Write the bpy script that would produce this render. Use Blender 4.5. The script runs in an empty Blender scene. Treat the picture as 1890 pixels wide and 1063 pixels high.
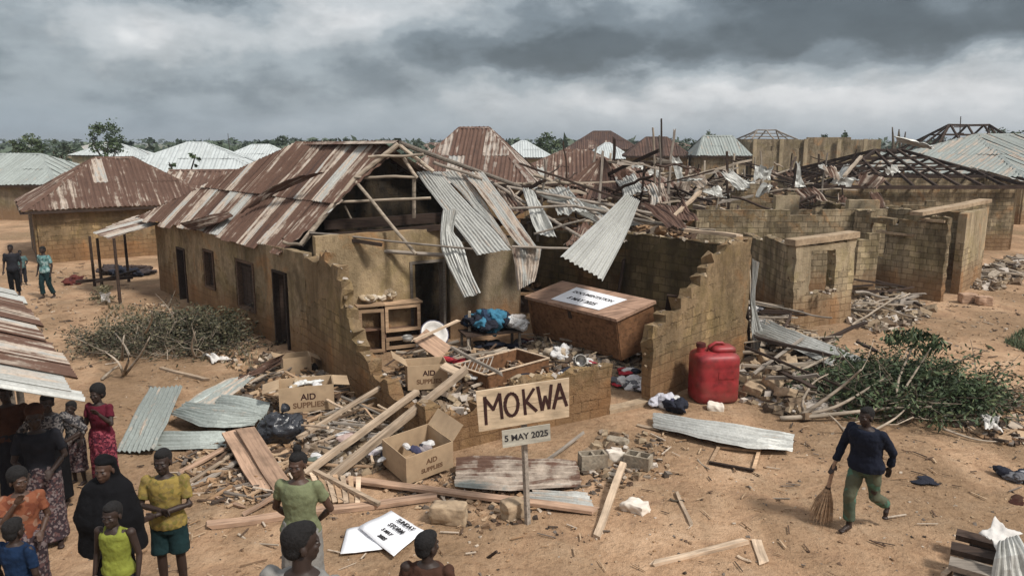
import bpy, bmesh, math, random
from mathutils import Vector, Matrix, noise
R=math.radians
V=Vector
rnd=random.Random(7)
scene=bpy.context.scene
COL=scene.collection
# ------------------------------------------------------------------ camera
F=1400.0; CH=5.2; TH=math.atan(269.5/F); SN,CS=math.sin(TH),math.cos(TH)
cd=bpy.data.cameras.new("camera"); cam=bpy.data.objects.new("camera",cd); COL.objects.link(cam)
cd.sensor_width=36; cd.lens=36*F/1890; cd.clip_end=6000; cd.clip_start=.05
cam.location=(0,0,CH); cam.rotation_euler=(math.pi/2-TH,0,0)
scene.camera=cam
scene.view_settings.view_transform='Standard'; scene.view_settings.look='None'
scene.view_settings.gamma=1; scene.view_settings.exposure=0.46
# ------------------------------------------------------------------ sun
SUN_EL,SUN_AZ=R(50),R(128)      # azimuth from +Y towards +X
sl=bpy.data.lights.new("sun",'SUN'); sl.energy=3.0; sl.angle=R(9); sl.color=(1,.95,.88)
so=bpy.data.objects.new("sun",sl); COL.objects.link(so)
sd=V((math.sin(SUN_AZ)*math.cos(SUN_EL),math.cos(SUN_AZ)*math.cos(SUN_EL),math.sin(SUN_EL)))
so.rotation_euler=sd.to_track_quat('Z','Y').to_euler(); so.location=(0,0,40)
# ------------------------------------------------------------------ node helper
class NT:
    def __init__(s,tree): s.t=tree; s.t.nodes.clear()
    def n(s,typ,props=None,**ins):
        nd=s.t.nodes.new(typ)
        for k,v in (props or {}).items(): setattr(nd,k,v)
        for k,v in ins.items():
            key=int(k[1:]) if k[0]=='i' and k[1:].isdigit() else k.replace('_',' ')
            s.set(nd.inputs[key],v)
        return nd
    def set(s,sock,v):
        if isinstance(v,bpy.types.NodeSocket): s.t.links.new(v,sock)
        elif isinstance(v,bpy.types.Node): s.t.links.new(v.outputs[0],sock)
        else:
            if isinstance(v,(tuple,list)) and len(v)==3 and sock.type=='RGBA': v=(*v,1)
            sock.default_value=v
    def noise(s,vec,scale,detail=4,rough=.55,dist=0): return s.n('ShaderNodeTexNoise',None,Vector=vec,Scale=scale,Detail=detail,Roughness=rough,Distortion=dist).outputs[0]
    def ramp(s,fac,stops,interp='LINEAR'):
        nd=s.n('ShaderNodeValToRGB',None,Fac=fac); cr=nd.color_ramp; cr.interpolation=interp
        while len(cr.elements)<len(stops): cr.elements.new(.5)
        for e,(p,c) in zip(cr.elements,stops):
            e.position=p; e.color=(c,c,c,1) if isinstance(c,(int,float)) else (*c,1)
        return nd.outputs[0]
    def mix(s,fac,a,b,mode='MIX'):
        nd=s.n('ShaderNodeMix',{'data_type':'RGBA','blend_type':mode}); s.set(nd.inputs[0],fac); s.set(nd.inputs[6],a); s.set(nd.inputs[7],b); return nd.outputs[2]
    def math(s,op,a,b=0.0,c=None,clamp=False):
        nd=s.n('ShaderNodeMath',{'operation':op,'use_clamp':clamp}); s.set(nd.inputs[0],a); s.set(nd.inputs[1],b)
        if c is not None: s.set(nd.inputs[2],c)
        return nd.outputs[0]
    def vmul(s,vec,v): 
        nd=s.n('ShaderNodeVectorMath',{'operation':'MULTIPLY'}); s.set(nd.inputs[0],vec); s.set(nd.inputs[1],v); return nd.outputs[0]
    def sep(s,vec): return s.n('ShaderNodeSeparateXYZ',None,Vector=vec).outputs
    def comb(s,x,y,z):
        nd=s.n('ShaderNodeCombineXYZ'); s.set(nd.inputs[0],x); s.set(nd.inputs[1],y); s.set(nd.inputs[2],z); return nd.outputs[0]
    def bump(s,h,strength=.5,dist=.02): return s.n('ShaderNodeBump',None,Height=h,Strength=strength,Distance=dist).outputs[0]
# ------------------------------------------------------------------ sky (world): physical sky behind a cloud deck
world=bpy.data.worlds.new("World"); scene.world=world; world.use_nodes=True
w=NT(world.node_tree)
tc=w.n('ShaderNodeTexCoord').outputs['Generated']
sky=w.n('ShaderNodeTexSky',{'sky_type':'NISHITA','sun_disc':False,'sun_elevation':SUN_EL,'sun_rotation':SUN_AZ,'air_density':1.5,'dust_density':3.0})
x,y,z=w.sep(tc)
az=w.math('ARCTAN2',x,y); el=w.math('ARCSINE',z)           # azimuth from +Y, elevation
sp=w.comb(az,w.math('MULTIPLY',el,1.75),0.0)
wn=w.noise(sp,2.2,3,.5); 
n1=w.noise(sp,5.5,8,.52,.0); n2=w.noise(sp,14.0,7,.55,.0); n3=w.noise(sp,1.3,3,.5)
wa_=w.math('ADD',az,w.math('MULTIPLY',w.math('SUBTRACT',w.noise(sp,5.0,5,.5),.5),.34)); we_=w.math('ADD',el,w.math('MULTIPLY',w.math('SUBTRACT',w.noise(w.vmul(sp,(1,1,1)),7.3,6,.55),.5),.095))
def blob(a0,e0,ra,re,amp):
    da=w.math('DIVIDE',w.math('SUBTRACT',wa_,a0),ra); de=w.math('DIVIDE',w.math('SUBTRACT',we_,e0),re)
    q=w.math('ADD',w.math('MULTIPLY',da,da),w.math('MULTIPLY',de,de))
    return w.math('MULTIPLY',w.math('POWER',2.718,w.math('MULTIPLY',q,-1.0)),amp)
# cloud density: dark bank upper right, mid dark tongue, brighter gap under it and upper left
dn=w.math('ADD',w.math('MULTIPLY',w.math('SUBTRACT',n1,.5),1.5),w.math('MULTIPLY',w.math('SUBTRACT',n2,.5),.75))
for args in ((.42,.158,.42,.052,.86),(.47,.118,.22,.028,.46),(-.01,.108,.17,.030,.58),(.15,.105,.19,.024,.46),(-.36,.172,.13,.014,.40),(-.60,.075,.34,.050,.30),(-.25,.055,.28,.022,.24),(-.62,.160,.12,.03,.22),
             (-.42,.130,.22,.026,-.26),(-.12,.160,.20,.030,-.26),(.28,.052,.42,.024,-.50),(.62,.075,.14,.018,-.35),(.02,.062,.2,.012,.10),(.37,.072,.06,.01,.22)):
    dn=w.math('ADD',dn,blob(*args))
dark=w.math('ADD',w.math('MULTIPLY',dn,.72),.37,clamp=True)
cc=w.ramp(dark,[(0,(.60,.605,.615)),(.28,(.415,.44,.462)),(.5,(.265,.302,.333)),(.72,(.140,.170,.198)),(1,(.072,.090,.108))],'EASE')
hz=w.math('POWER',w.math('SUBTRACT',1,w.math('MULTIPLY',w.math('ABSOLUTE',z),9,clamp=True),clamp=True),2.0)
cc=w.mix(w.math('MULTIPLY',hz,.75),cc,w.ramp(w.math('ADD',w.math('MULTIPLY',az,.75),.5,clamp=True),[(0,(.24,.31,.37)),(.45,(.36,.40,.425)),(1,(.58,.585,.59))]))
up=w.ramp(z,[(.20,0.0),(.55,1.0)])                           # overcast sky grows brighter towards the zenith
fs=w.noise(w.vmul(sp,(1,1.2,1)),9.0,9,.6,.1); cc=w.mix(.8,cc,w.ramp(fs,[(.28,(.66,.67,.68)),(.5,(1,1,1)),(.72,(1.22,1.21,1.20))]),'MULTIPLY')
cc=w.mix(up,cc,(.56,.56,.57))
skyc=w.mix(.92,w.vmul(sky.outputs[0],(.09,.09,.09)),cc)
bg=w.n('ShaderNodeBackground',None,Color=skyc,Strength=1.0)
w.t.links.new(bg.outputs[0],w.n('ShaderNodeOutputWorld').inputs[0])
# ------------------------------------------------------------------ photo pixel -> place helpers (metres)
CAM=V((0,0,CH))
def ray(px,py):
    u=(px-945)/F; v=(py-531.5)/F
    return V((u,CS-v*SN,-SN-v*CS))
def G(px,py,z=0.0): r=ray(px,py); return CAM+r*((z-CH)/r.z)
def PY(px,py,Y): r=ray(px,py); return CAM+r*(Y/r.y)
def onwall(a,b,px,py):
    a=V(a[:2]); d=(V(b[:2])-a).normalized(); r=ray(px,py)
    # a + s d = t r.xy
    det=d.x*(-r.y)+r.x*d.y
    s=(-a.x*(-r.y)-r.x*a.y)/det
    t=(d.x*(-a.y)+a.x*d.y)/det
    return s,CH+t*r.z
BANK=[(-40,3.9),(0,2.6),(3.7,1.53),(4.7,1.31),(6.4,.85),(7.4,.40),(8.2,.03),(8.6,0)]
def bank(y):
    if y>=8.6: return 0.0
    if y<=-40: return 3.9
    for (a,za),(b,zb) in zip(BANK,BANK[1:]):
        if a<=y<=b: return za+(zb-za)*(y-a)/(b-a)
    return 0
def gh(x,y):
    z=bank(y)
    if y>8 and y<70:
        z+=.035*noise.noise(V((x*.5,y*.5,3)))+.012*noise.noise(V((x*2.3,y*2.3,8)))
    return z
# ------------------------------------------------------------------ tagging / mesh builder
def tag(o,label=None,cat=None,group=None,kind=None):
    if label: o['label']=label
    if cat: o['category']=cat
    if group: o['group']=group
    if kind: o['kind']=kind
    elif label: o['kind']='thing'
    return o
def thing(name,loc,label,cat,group=None,rz=0):
    o=bpy.data.objects.new(name,None); COL.objects.link(o); o.location=loc; o.rotation_euler=(0,0,rz)
    o.empty_display_size=.2
    return tag(o,label,cat,group)
class MB:
    def __init__(s): s.v=[]; s.f=[]; s.uv=[]; s.at=[]; s.mi=[]; s.cur=0
    def av(s,p,uv=(0,0),a=0.0): s.v.append(tuple(p)); s.uv.append(uv); s.at.append(a); return len(s.v)-1
    def af(s,*i): s.f.append(i); s.mi.append(s.cur)
    def box(s,c,size,m=None,a=0.0,jit=0):
        c=V(c); k=len(s.v)
        for dx in (-.5,.5):
            for dy in (-.5,.5):
                for dz in (-.5,.5):
                    p=V((dx*size[0],dy*size[1],dz*size[2]))
                    if jit: p+=V((rnd.uniform(-jit,jit),rnd.uniform(-jit,jit),rnd.uniform(-jit,jit)))
                    if m: p=m@p
                    s.av(c+p,(dx*size[0],dz*size[2]),a)
        for f in ((0,1,3,2),(4,6,7,5),(0,4,5,1),(2,3,7,6),(0,2,6,4),(1,5,7,3)): s.af(*[k+i for i in f])
    def tube(s,pts,rad,n=7,cap=True,a=0.0,squash=None):
        pts=[V(p) for p in pts]; rings=[]
        if not isinstance(rad,(list,tuple)): rad=[rad]*len(pts)
        for i,p in enumerate(pts):
            d=(pts[min(i+1,len(pts)-1)]-pts[max(i-1,0)]).normalized()
            h=V((0,0,1)) if abs(d.z)<.9 else V((1,0,0))
            e1=d.cross(h).normalized(); e2=e1.cross(d)
            rings.append([s.av(p+e1*math.cos(2*math.pi*k/n)*rad[i]+e2*math.sin(2*math.pi*k/n)*rad[i],(0,0),a) for k in range(n)])
        for A,B in zip(rings,rings[1:]):
            for k in range(n): s.af(A[k],A[(k+1)%n],B[(k+1)%n],B[k])
        if cap: s.af(*rings[0][::-1]); s.af(*rings[-1])
    def loft(s,rings,cap=True):
        ids=[[s.av(p) for p in r] for r in rings]
        n=len(ids[0])
        for A,B in zip(ids,ids[1:]):
            for k in range(n): s.af(A[k],A[(k+1)%n],B[(k+1)%n],B[k])
        if cap: s.af(*ids[0][::-1]); s.af(*ids[-1])
    def ell(s,c,r,m=None,nu=12,nv=8):
        c=V(c); rings=[]
        for j in range(1,nv):
            th=math.pi*j/nv
            rr=[]
            for i in range(nu):
                p=V((r[0]*math.sin(th)*math.cos(2*math.pi*i/nu),r[1]*math.sin(th)*math.sin(2*math.pi*i/nu),r[2]*math.cos(th)))
                rr.append(c+(m@p if m else p))
            rings.append(rr[::-1])
        ids=[[s.av(p) for p in r_] for r_ in rings]
        top=s.av(c+(m@V((0,0,r[2])) if m else V((0,0,r[2])))); bot=s.av(c-(m@V((0,0,r[2])) if m else V((0,0,r[2]))))
        for A,B in zip(ids,ids[1:]):
            for k in range(nu): s.af(A[k],A[(k+1)%nu],B[(k+1)%nu],B[k])
        for k in range(nu): s.af(top,ids[0][(k+1)%nu],ids[0][k]); s.af(bot,ids[-1][k],ids[-1][(k+1)%nu])
    def rock(s,c,size,rng,a=0.0,flat=False):
        m=Matrix.Rotation(rng.uniform(0,6.28),3,'Z')@Matrix.Rotation(rng.uniform(-.5,.5),3,'X')@Matrix.Rotation(rng.uniform(-.5,.5),3,'Y')
        s.box(c,(size*rng.uniform(.7,1.6),size*rng.uniform(.5,1.1),size*rng.uniform(.3,.8)),m,a,jit=size*.13)
    def build(s,name,mat,parent=None,smooth=False,loc=None,mats=None):
        me=bpy.data.meshes.new(name); 
        off=V(loc) if loc is not None else None
        vs=s.v if off is None else [tuple(V(p)-off) for p in s.v]
        me.from_pydata(vs,[],s.f)
        uvl=me.uv_layers.new(name='uv')
        idx=[0]*len(me.loops); me.loops.foreach_get('vertex_index',idx)
        fl=[]
        for i in idx: fl.extend(s.uv[i])
        uvl.data.foreach_set('uv',fl)
        at=me.attributes.new('rust','FLOAT','POINT'); at.data.foreach_set('value',s.at)
        for m in (mats or [mat]): me.materials.append(m)
        if mats: me.polygons.foreach_set('material_index',s.mi)
        if smooth: me.polygons.foreach_set('use_smooth',[True]*len(me.polygons))
        me.update()
        o=bpy.data.objects.new(name,me); COL.objects.link(o)
        if off is not None: o.location=off
        if parent is not None: o.parent=parent
        return o
def frame_mat(d,up=V((0,0,1))):
    """3x3 matrix whose X is d"""
    d=d.normalized(); y=up.cross(d)
    if y.length<1e-4: y=V((0,1,0))
    y.normalize(); z=d.cross(y)
    return Matrix((d,y,z)).transposed()
# ------------------------------------------------------------------ materials
def newmat(name,rough=.9,metal=0.0,spec=.3):
    m=bpy.data.materials.new(name); m.use_nodes=True; t=NT(m.node_tree)
    b=t.n('ShaderNodeBsdfPrincipled',None,Roughness=rough,Metallic=metal)
    b.inputs['Specular IOR Level'].default_value=spec
    t.t.links.new(b.outputs[0],t.n('ShaderNodeOutputMaterial').inputs[0])
    return m,t,b
def objrand(t): return t.n('ShaderNodeObjectInfo').outputs['Random']
def C3(c,k): return tuple(min(1,x*k) for x in c)
MATS={}
def ground_mat():
    m,t,b=newmat('earth',.95,spec=.15)
    co=t.n('ShaderNodeTexCoord').outputs['Object']
    a=t.noise(co,.22,6,.6,.4); c=t.noise(co,1.3,6,.65,.6); d=t.noise(co,9,5,.7); e=t.noise(t.vmul(co,(1,.35,1)),.55,5,.6,1.0)
    f=t.noise(co,45,3,.7)
    base=t.ramp(c,[(.25,(.25,.158,.10)),(.45,(.39,.25,.152)),(.6,(.49,.33,.21)),(.8,(.58,.435,.305))])
    damp=t.ramp(t.math('ADD',t.math('MULTIPLY',a,.55),t.math('ADD',t.math('MULTIPLY',e,.3),t.math('MULTIPLY',c,.15))),[(.45,0.0),(.54,1.0)])
    col=t.mix(t.math('MULTIPLY',damp,.66),base,t.mix(d,(.13,.085,.048),(.25,.17,.10)))
    fine=t.ramp(d,[(.28,(.62,.56,.5)),(.5,(1,1,1)),(.75,(1.12,1.1,1.08))])
    col=t.mix(.8,col,fine,'MULTIPLY')
    specks=t.ramp(f,[(.60,0.0),(.70,1.0)]); col=t.mix(t.math('MULTIPLY',specks,.45),col,(.12,.075,.05))
    specks2=t.ramp(t.noise(co,30,2,.6),[(.68,0.0),(.74,1.0)]); col=t.mix(t.math('MULTIPLY',specks2,.5),col,(.6,.47,.36))
    # scrubby ground further out
    x,y,z=t.sep(co)
    far=t.ramp(t.math('ADD',t.math('MULTIPLY',y,1/110),t.math('MULTIPLY',t.math('SUBTRACT',a,.5),.7)),[(.42,0.0),(.9,1.0)])
    col=t.mix(far,col,t.mix(c,(.09,.10,.05),(.19,.17,.085)))
    t.set(b.inputs['Base Color'],col)
    rt=t.n('ShaderNodeTexWave',None,Vector=t.comb(t.math('ADD',t.math('MULTIPLY',x,.35),t.math('MULTIPLY',y,1.0)),0.0,0.0),Scale=.42,Distortion=6.0,Detail=3.0).outputs['Fac']
    h=t.math('ADD',t.math('ADD',t.math('MULTIPLY',c,1.3),t.math('MULTIPLY',rt,.5)),t.math('ADD',t.math('MULTIPLY',d,.7),t.math('MULTIPLY',f,.22)))
    t.set(b.inputs['Normal'],t.bump(h,.9,.10))
    return m
def wall_mat(name,plaster=.5,blockc=(.30,.215,.125),plc=(.40,.29,.17),dark=.5,row=.2,wid=.4,base_dirt=.6,rust_tint=(.22,.12,.06),mort=.55,bs=1.0):
    """blocks showing where the render has fallen; plaster = share still on"""
    m,t,b=newmat(name,.95,spec=.12)
    co=t.n('ShaderNodeTexCoord').outputs['Object']; x,y,z=t.sep(co)
    wob=t.noise(co,3.5,4,.6)
    v=t.comb(t.math('ADD',x,t.math('MULTIPLY',y,.77)),t.math('ADD',z,t.math('MULTIPLY',wob,.07)),0.0)
    br=t.n('ShaderNodeTexBrick',None,Vector=v,Scale=1.0,Color1=C3(blockc,1.2),Color2=C3(blockc,.66),Mortar=C3(blockc,mort))
    br.inputs['Brick Width'].default_value=wid; br.inputs['Row Height'].default_value=row; br.inputs['Mortar Size'].default_value=.011; br.inputs['Mortar Smooth'].default_value=.35
    n1=t.noise(co,1.1,6,.62,.5); n2=t.noise(co,7,6,.7); n3=t.noise(t.vmul(co,(1,1,.28)),2.6,5,.65,.3); n4=t.noise(co,28,4,.7)
    blk=t.mix(.85,br.outputs[0],t.ramp(n2,[(.25,(.5,.45,.4)),(.5,(1,1,1)),(.75,(1.3,1.25,1.2))]),'MULTIPLY')
    pl=t.mix(t.ramp(n3,[(.35,0.0),(.62,1.0)]),C3(plc,.58),C3(plc,1.18))
    pl=t.mix(.6,pl,t.ramp(n4,[(.3,(.8,.77,.73)),(.6,(1.1,1.1,1.1))]),'MULTIPLY')
    mk=t.ramp(t.math('ADD',t.math('ADD',n1,t.math('MULTIPLY',t.math('SUBTRACT',n2,.5),.25)),t.math('MULTIPLY',t.math('MINIMUM',t.math('SUBTRACT',z,1.1),1.2),.14)),[(.5-(plaster-.5)*.6-.015,0.0),(.5-(plaster-.5)*.6+.015,1.0)])
    col=t.mix(mk,blk,pl)
    st=t.ramp(t.math('ADD',t.math('MULTIPLY',n3,.6),t.math('ADD',t.math('MULTIPLY',n2,.25),t.math('MULTIPLY',n1,.15))),[(.44,0.0),(.60,1.0)])
    col=t.mix(t.math('MULTIPLY',st,dark),col,(.070,.052,.032))
    n5=t.noise(t.vmul(co,(1,1,.6)),.7,7,.68,1.2); col=t.mix(.85,col,t.ramp(n5,[(.30,(.50,.47,.42)),(.45,(.82,.80,.76)),(.52,(1.02,1.0,.98)),(.70,(1.22,1.18,1.08))]),'MULTIPLY')
    n6=t.noise(co,.9,5,.6,.8); hue=t.ramp(n6,[(.36,(.88,.89,.76)),(.47,(1,1,1)),(.56,(1,1,1)),(.68,(1.22,.90,.68))]); col=t.mix(.8,col,hue,'MULTIPLY')
    dr=t.ramp(t.noise(t.vmul(co,(4.5,4.5,.35)),1.0,4,.6),[(.50,0.0),(.66,1.0)]); col=t.mix(t.math('MULTIPLY',dr,.45*dark),col,(.06,.045,.03))
    ln=t.ramp(t.math('ADD',z,t.math('MULTIPLY',n2,-1.1)),[(0.0,1.0),(.55,0.0)])   # mud splash line
    col=t.mix(t.math('MULTIPLY',ln,base_dirt),col,rust_tint)
    t.set(b.inputs['Base Color'],col)
    h=t.math('ADD',t.math('MULTIPLY',t.math('MULTIPLY',t.math('SUBTRACT',1,br.outputs['Fac']),t.math('SUBTRACT',1,mk)),1.0),t.math('ADD',t.math('MULTIPLY',mk,1.1),t.math('ADD',t.math('MULTIPLY',n2,.9),t.math('MULTIPLY',n4,.35))))
    t.set(b.inputs['Normal'],t.bump(h,.95,.04))
    return m
def tin_mat(name,bias=0.0,light=(.47,.475,.45),worn=(.44,.365,.30),rust=(.118,.067,.048),deep=(.06,.036,.03)):
    m,t,b=newmat(name,.6,spec=.35)
    uv=t.n('ShaderNodeUVMap',{'uv_map':'uv'}).outputs[0]; at=t.n('ShaderNodeAttribute',{'attribute_name':'rust'}).outputs['Fac']
    co=t.n('ShaderNodeTexCoord').outputs['Object']
    s1=t.noise(t.vmul(uv,(6,.28,1)),1.0,5,.6,.15); s2=t.noise(t.vmul(uv,(17,.8,1)),1.0,5,.65); s3=t.noise(co,1.6,5,.65,.4); s4=t.noise(co,18,4,.7)
    r=t.math('ADD',at,t.math('ADD',t.math('MULTIPLY',t.math('SUBTRACT',s1,.5),1.05),t.math('ADD',t.math('MULTIPLY',t.math('SUBTRACT',s2,.5),.35),t.math('ADD',t.math('MULTIPLY',t.math('SUBTRACT',s3,.5),.75),bias))))
    col=t.ramp(r,[(0.0,light),(.30,C3(light,.72)),(.42,worn),(.52,C3(worn,.62)),(.60,rust),(.85,C3(rust,.75)),(1.0,deep)])
    col=t.mix(.7,col,t.ramp(s4,[(.3,(.68,.66,.64)),(.55,(1,1,1)),(.8,(1.15,1.15,1.15))]),'MULTIPLY')
    t.set(b.inputs['Base Color'],col)
    t.set(b.inputs['Metallic'],t.ramp(r,[(.15,.25),(.45,0.0)]))
    t.set(b.inputs['Roughness'],t.ramp(r,[(.1,.5),(.5,.92)]))
    t.set(b.inputs['Normal'],t.bump(t.math('ADD',s4,t.math('MULTIPLY',s3,1.5)),.35,.02))
    return m
def wood_mat(name,c=(.38,.265,.17),var=.35,grain=14,dark=.45):
    m,t,b=newmat(name,.85,spec=.2)
    co=t.n('ShaderNodeTexCoord').outputs['Object']; r=objrand(t)
    p=t.n('ShaderNodeVectorMath',{'operation':'ADD'}); t.set(p.inputs[0],co); t.set(p.inputs[1],t.comb(t.math('MULTIPLY',r,30),0,0))
    g=t.noise(t.vmul(p.outputs[0],(1,grain,grain)),1.6,5,.6,.4); n=t.noise(p.outputs[0],2.2,5,.6); k=t.noise(t.vmul(p.outputs[0],(2.5,22,22)),1.2,4,.6)
    col=t.ramp(g,[(.3,C3(c,dark)),(.5,c),(.75,C3(c,1.35))])
    col=t.mix(t.math('MULTIPLY',t.ramp(n,[(.45,0.0),(.7,1.0)]),.55),col,C3(c,.4))
    sc=t.math('ADD',1-var,t.math('MULTIPLY',r,2*var*.8)); col=t.mix(1.0,col,t.comb(sc,sc,sc),'MULTIPLY')
    t.set(b.inputs['Base Color'],col); t.set(b.inputs['Normal'],t.bump(t.math('ADD',g,k),.5,.008))
    return m
def plain_mat(name,c,rough=.85,var=.15,scale=12,bump=.2,bd=.01,metal=0.0,spec=.3,dirt=0.0,dirtc=(.12,.08,.05)):
    m,t,b=newmat(name,rough,metal,spec)
    co=t.n('ShaderNodeTexCoord').outputs['Object']
    n=t.noise(co,scale,5,.6); n2=t.noise(co,scale*.22,4,.6,.3)
    col=t.ramp(n,[(.3,C3(c,1-var*2)),(.5,c),(.7,C3(c,1+var))])
    if dirt: col=t.mix(t.math('MULTIPLY',t.ramp(n2,[(.42,0.0),(.65,1.0)]),dirt),col,dirtc)
    t.set(b.inputs['Base Color'],col)
    if bump: t.set(b.inputs['Normal'],t.bump(n,bump,bd))
    return m
def leaf_mat(name,c1,c2,c3):
    m,t,b=newmat(name,.6,spec=.3)
    at=t.n('ShaderNodeAttribute',{'attribute_name':'rust'}).outputs['Fac']
    t.set(b.inputs['Base Color'],t.ramp(at,[(0,c1),(.5,c2),(1,c3)]))
    return m
def rubble_mat(name,pal):
    m,t,b=newmat(name,.92,spec=.15)
    at=t.n('ShaderNodeAttribute',{'attribute_name':'rust'}).outputs['Fac']; co=t.n('ShaderNodeTexCoord').outputs['Object']
    n=t.noise(co,9,5,.65)
    k=len(pal)
    col=t.ramp(at,[(i/k,c) for i,c in enumerate(pal)],'CONSTANT')
    col=t.mix(.8,col,t.ramp(n,[(.3,(.5,.47,.44)),(.5,(1,1,1)),(.75,(1.2,1.2,1.2))]),'MULTIPLY')
    t.set(b.inputs['Base Color'],col); t.set(b.inputs['Normal'],t.bump(n,.4,.02))
    return m
def pattern_mat(name,c1,c2,scale=30,c3=None):
    m,t,b=newmat(name,.9,spec=.15)
    co=t.n('ShaderNodeTexCoord').outputs['Object']
    vo=t.n('ShaderNodeTexVoronoi',None,Vector=co,Scale=scale)
    n=t.noise(co,8,4,.6)
    col=t.ramp(t.math('ADD',t.sep(vo.outputs['Color'])[0],t.math('MULTIPLY',t.math('SUBTRACT',n,.5),.3)),[(0,c1),(.5,c2),(.8,c3 or c1)],'CONSTANT')
    t.set(b.inputs['Base Color'],col); t.set(b.inputs['Normal'],t.bump(n,.4,.02))
    return m
M=MATS
M['earth']=ground_mat()
M['plaster']=wall_mat('plaster',.56,dark=.75,plc=(.41,.32,.21),mort=.7)
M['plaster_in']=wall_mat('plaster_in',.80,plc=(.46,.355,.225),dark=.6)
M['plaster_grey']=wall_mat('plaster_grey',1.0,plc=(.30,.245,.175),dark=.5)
M['mudbrick']=wall_mat('mudbrick',.06,blockc=(.29,.195,.105),dark=.6,mort=.75)
M['mudwall']=wall_mat('mudwall',.47,blockc=(.29,.21,.12),plc=(.33,.24,.145),dark=.7,mort=.72)
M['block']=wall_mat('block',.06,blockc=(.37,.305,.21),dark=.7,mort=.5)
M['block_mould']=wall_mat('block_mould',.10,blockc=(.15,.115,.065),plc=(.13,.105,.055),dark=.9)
M['shade_wall']=wall_mat('shade_wall',.3,blockc=(.035,.03,.025),plc=(.03,.026,.022),dark=.9,base_dirt=0)  # near-black wall that paints shade into the loft and inner rooms
M['block_tan']=wall_mat('block_tan',.5,blockc=(.40,.325,.22),plc=(.46,.38,.265),dark=.45)
M['concrete_old']=wall_mat('concrete_old',.7,blockc=(.30,.25,.17),plc=(.37,.305,.215),dark=.85,row=.25,wid=.5,base_dirt=.2)
M['tin']=tin_mat('tin')
M['tin_b']=tin_mat('tin_b',light=(.42,.42,.40),worn=(.40,.34,.29),rust=(.13,.075,.055),deep=(.06,.038,.03))
M['tin_far']=tin_mat('tin_far',light=(.52,.56,.56))
M['tin_teal']=tin_mat('tin_teal',light=(.34,.375,.355))
M['wood']=wood_mat('wood',(.42,.285,.18))
M['wood_pale']=wood_mat('wood_pale',(.47,.36,.26),.4)
M['wood_red']=wood_mat('wood_red',(.37,.245,.17),.3)
M['wood_grey']=wood_mat('wood_grey',(.26,.225,.19),.4)
M['wood_dark']=wood_mat('wood_dark',(.05,.033,.025),.4)
M['wood_brown']=wood_mat('wood_brown',(.12,.075,.05),.3)
M['chest_wood']=wood_mat('chest_wood',(.17,.085,.042),.1,8)
M['chest_lit_top']=wood_mat('chest_lit_top',(.37,.235,.165),.1,6)  # lid wood made paler to carry the light on the top
M['cabinet']=wood_mat('cabinet',(.16,.095,.065),.2)
M['card']=plain_mat('card',(.40,.29,.185),.9,.08,6,.15,dirt=.35)
M['card_in']=plain_mat('card_in',(.30,.21,.14),.9,.08,6,.1,dirt=.3)
M['concrete']=plain_mat('concrete',(.28,.24,.185),.95,.22,16,.7,.012,dirt=.7)
M['mudlump']=plain_mat('mudlump',(.36,.27,.18),.95,.18,10,.6,.02,dirt=.5)
M['stone_white']=plain_mat('stone_white',(.68,.62,.54),.8,.08,8,.3,dirt=.35)
M['red_plastic']=plain_mat('red_plastic',(.25,.020,.024),.5,.25,5,.15,spec=.45,dirt=.75,dirtc=(.12,.045,.03))
M['red_dark']=plain_mat('red_dark',(.06,.012,.012),.5)
M['black_plastic']=plain_mat('black_plastic',(.022,.024,.03),.28,.2,9,.6,.03,spec=.6)
M['paper']=plain_mat('paper',(.74,.75,.78),.8,.04,5,.1)
M['ink']=plain_mat('ink',(.03,.028,.03),.8,.2,30)
M['paint']=plain_mat('paint',(.036,.013,.011),.7,.3,30)
M['ink_faint']=plain_mat('ink_faint',(.14,.08,.045),.9,.3,40)
M['board']=wood_mat('board',(.54,.42,.29),.05,9,.7)
M['board_grey']=wood_mat('board_grey',(.42,.40,.34),.05,9,.75)
M['bark']=wood_mat('bark',(.13,.105,.078),.3,6)
M['bark_pale']=wood_mat('bark_pale',(.36,.30,.235),.3,6)
M['leaf_dark']=leaf_mat('leaf_dark',(.018,.028,.012),(.045,.072,.030),(.13,.16,.075))
M['leaf_dry']=leaf_mat('leaf_dry',(.03,.03,.016),(.09,.085,.045),(.24,.20,.12))
M['leaf_mix']=leaf_mat('leaf_mix',(.018,.019,.011),(.052,.052,.027),(.19,.165,.10))
M['leaf_far']=leaf_mat('leaf_far',(.03,.045,.03),(.06,.085,.055),(.10,.125,.08))
M['skin']=plain_mat('skin',(.062,.033,.022),.55,.12,14,.1,spec=.45)
M['skin_dark']=plain_mat('skin_dark',(.028,.016,.012),.6,.12,14,.1,spec=.4)
M['hair']=plain_mat('hair',(.010,.009,.009),.9,.3,60,.8,.01)
M['eye']=plain_mat('eye',(.13,.11,.10),.85,.02,5,0)
M['cloth_white']=plain_mat('cloth_white',(.62,.60,.57),.9,.08,7,.4,.03,dirt=.3)
M['rubble']=rubble_mat('rubble',[(.24,.18,.12),(.32,.25,.17),(.15,.105,.07),(.38,.325,.26),(.25,.20,.155),(.08,.06,.045),(.46,.41,.36),(.19,.14,.095)])
M['litter']=rubble_mat('litter',[(.10,.065,.045),(.40,.29,.19),(.18,.115,.07),(.42,.35,.28),(.06,.045,.035),(.36,.25,.16),(.15,.125,.105),(.30,.19,.11)])
def cloth(name,c,scale=9): 
    if name not in M: M[name]=plain_mat(name,c,.92,.14,scale,.5,.03,spec=.12)
    return M[name]
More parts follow.
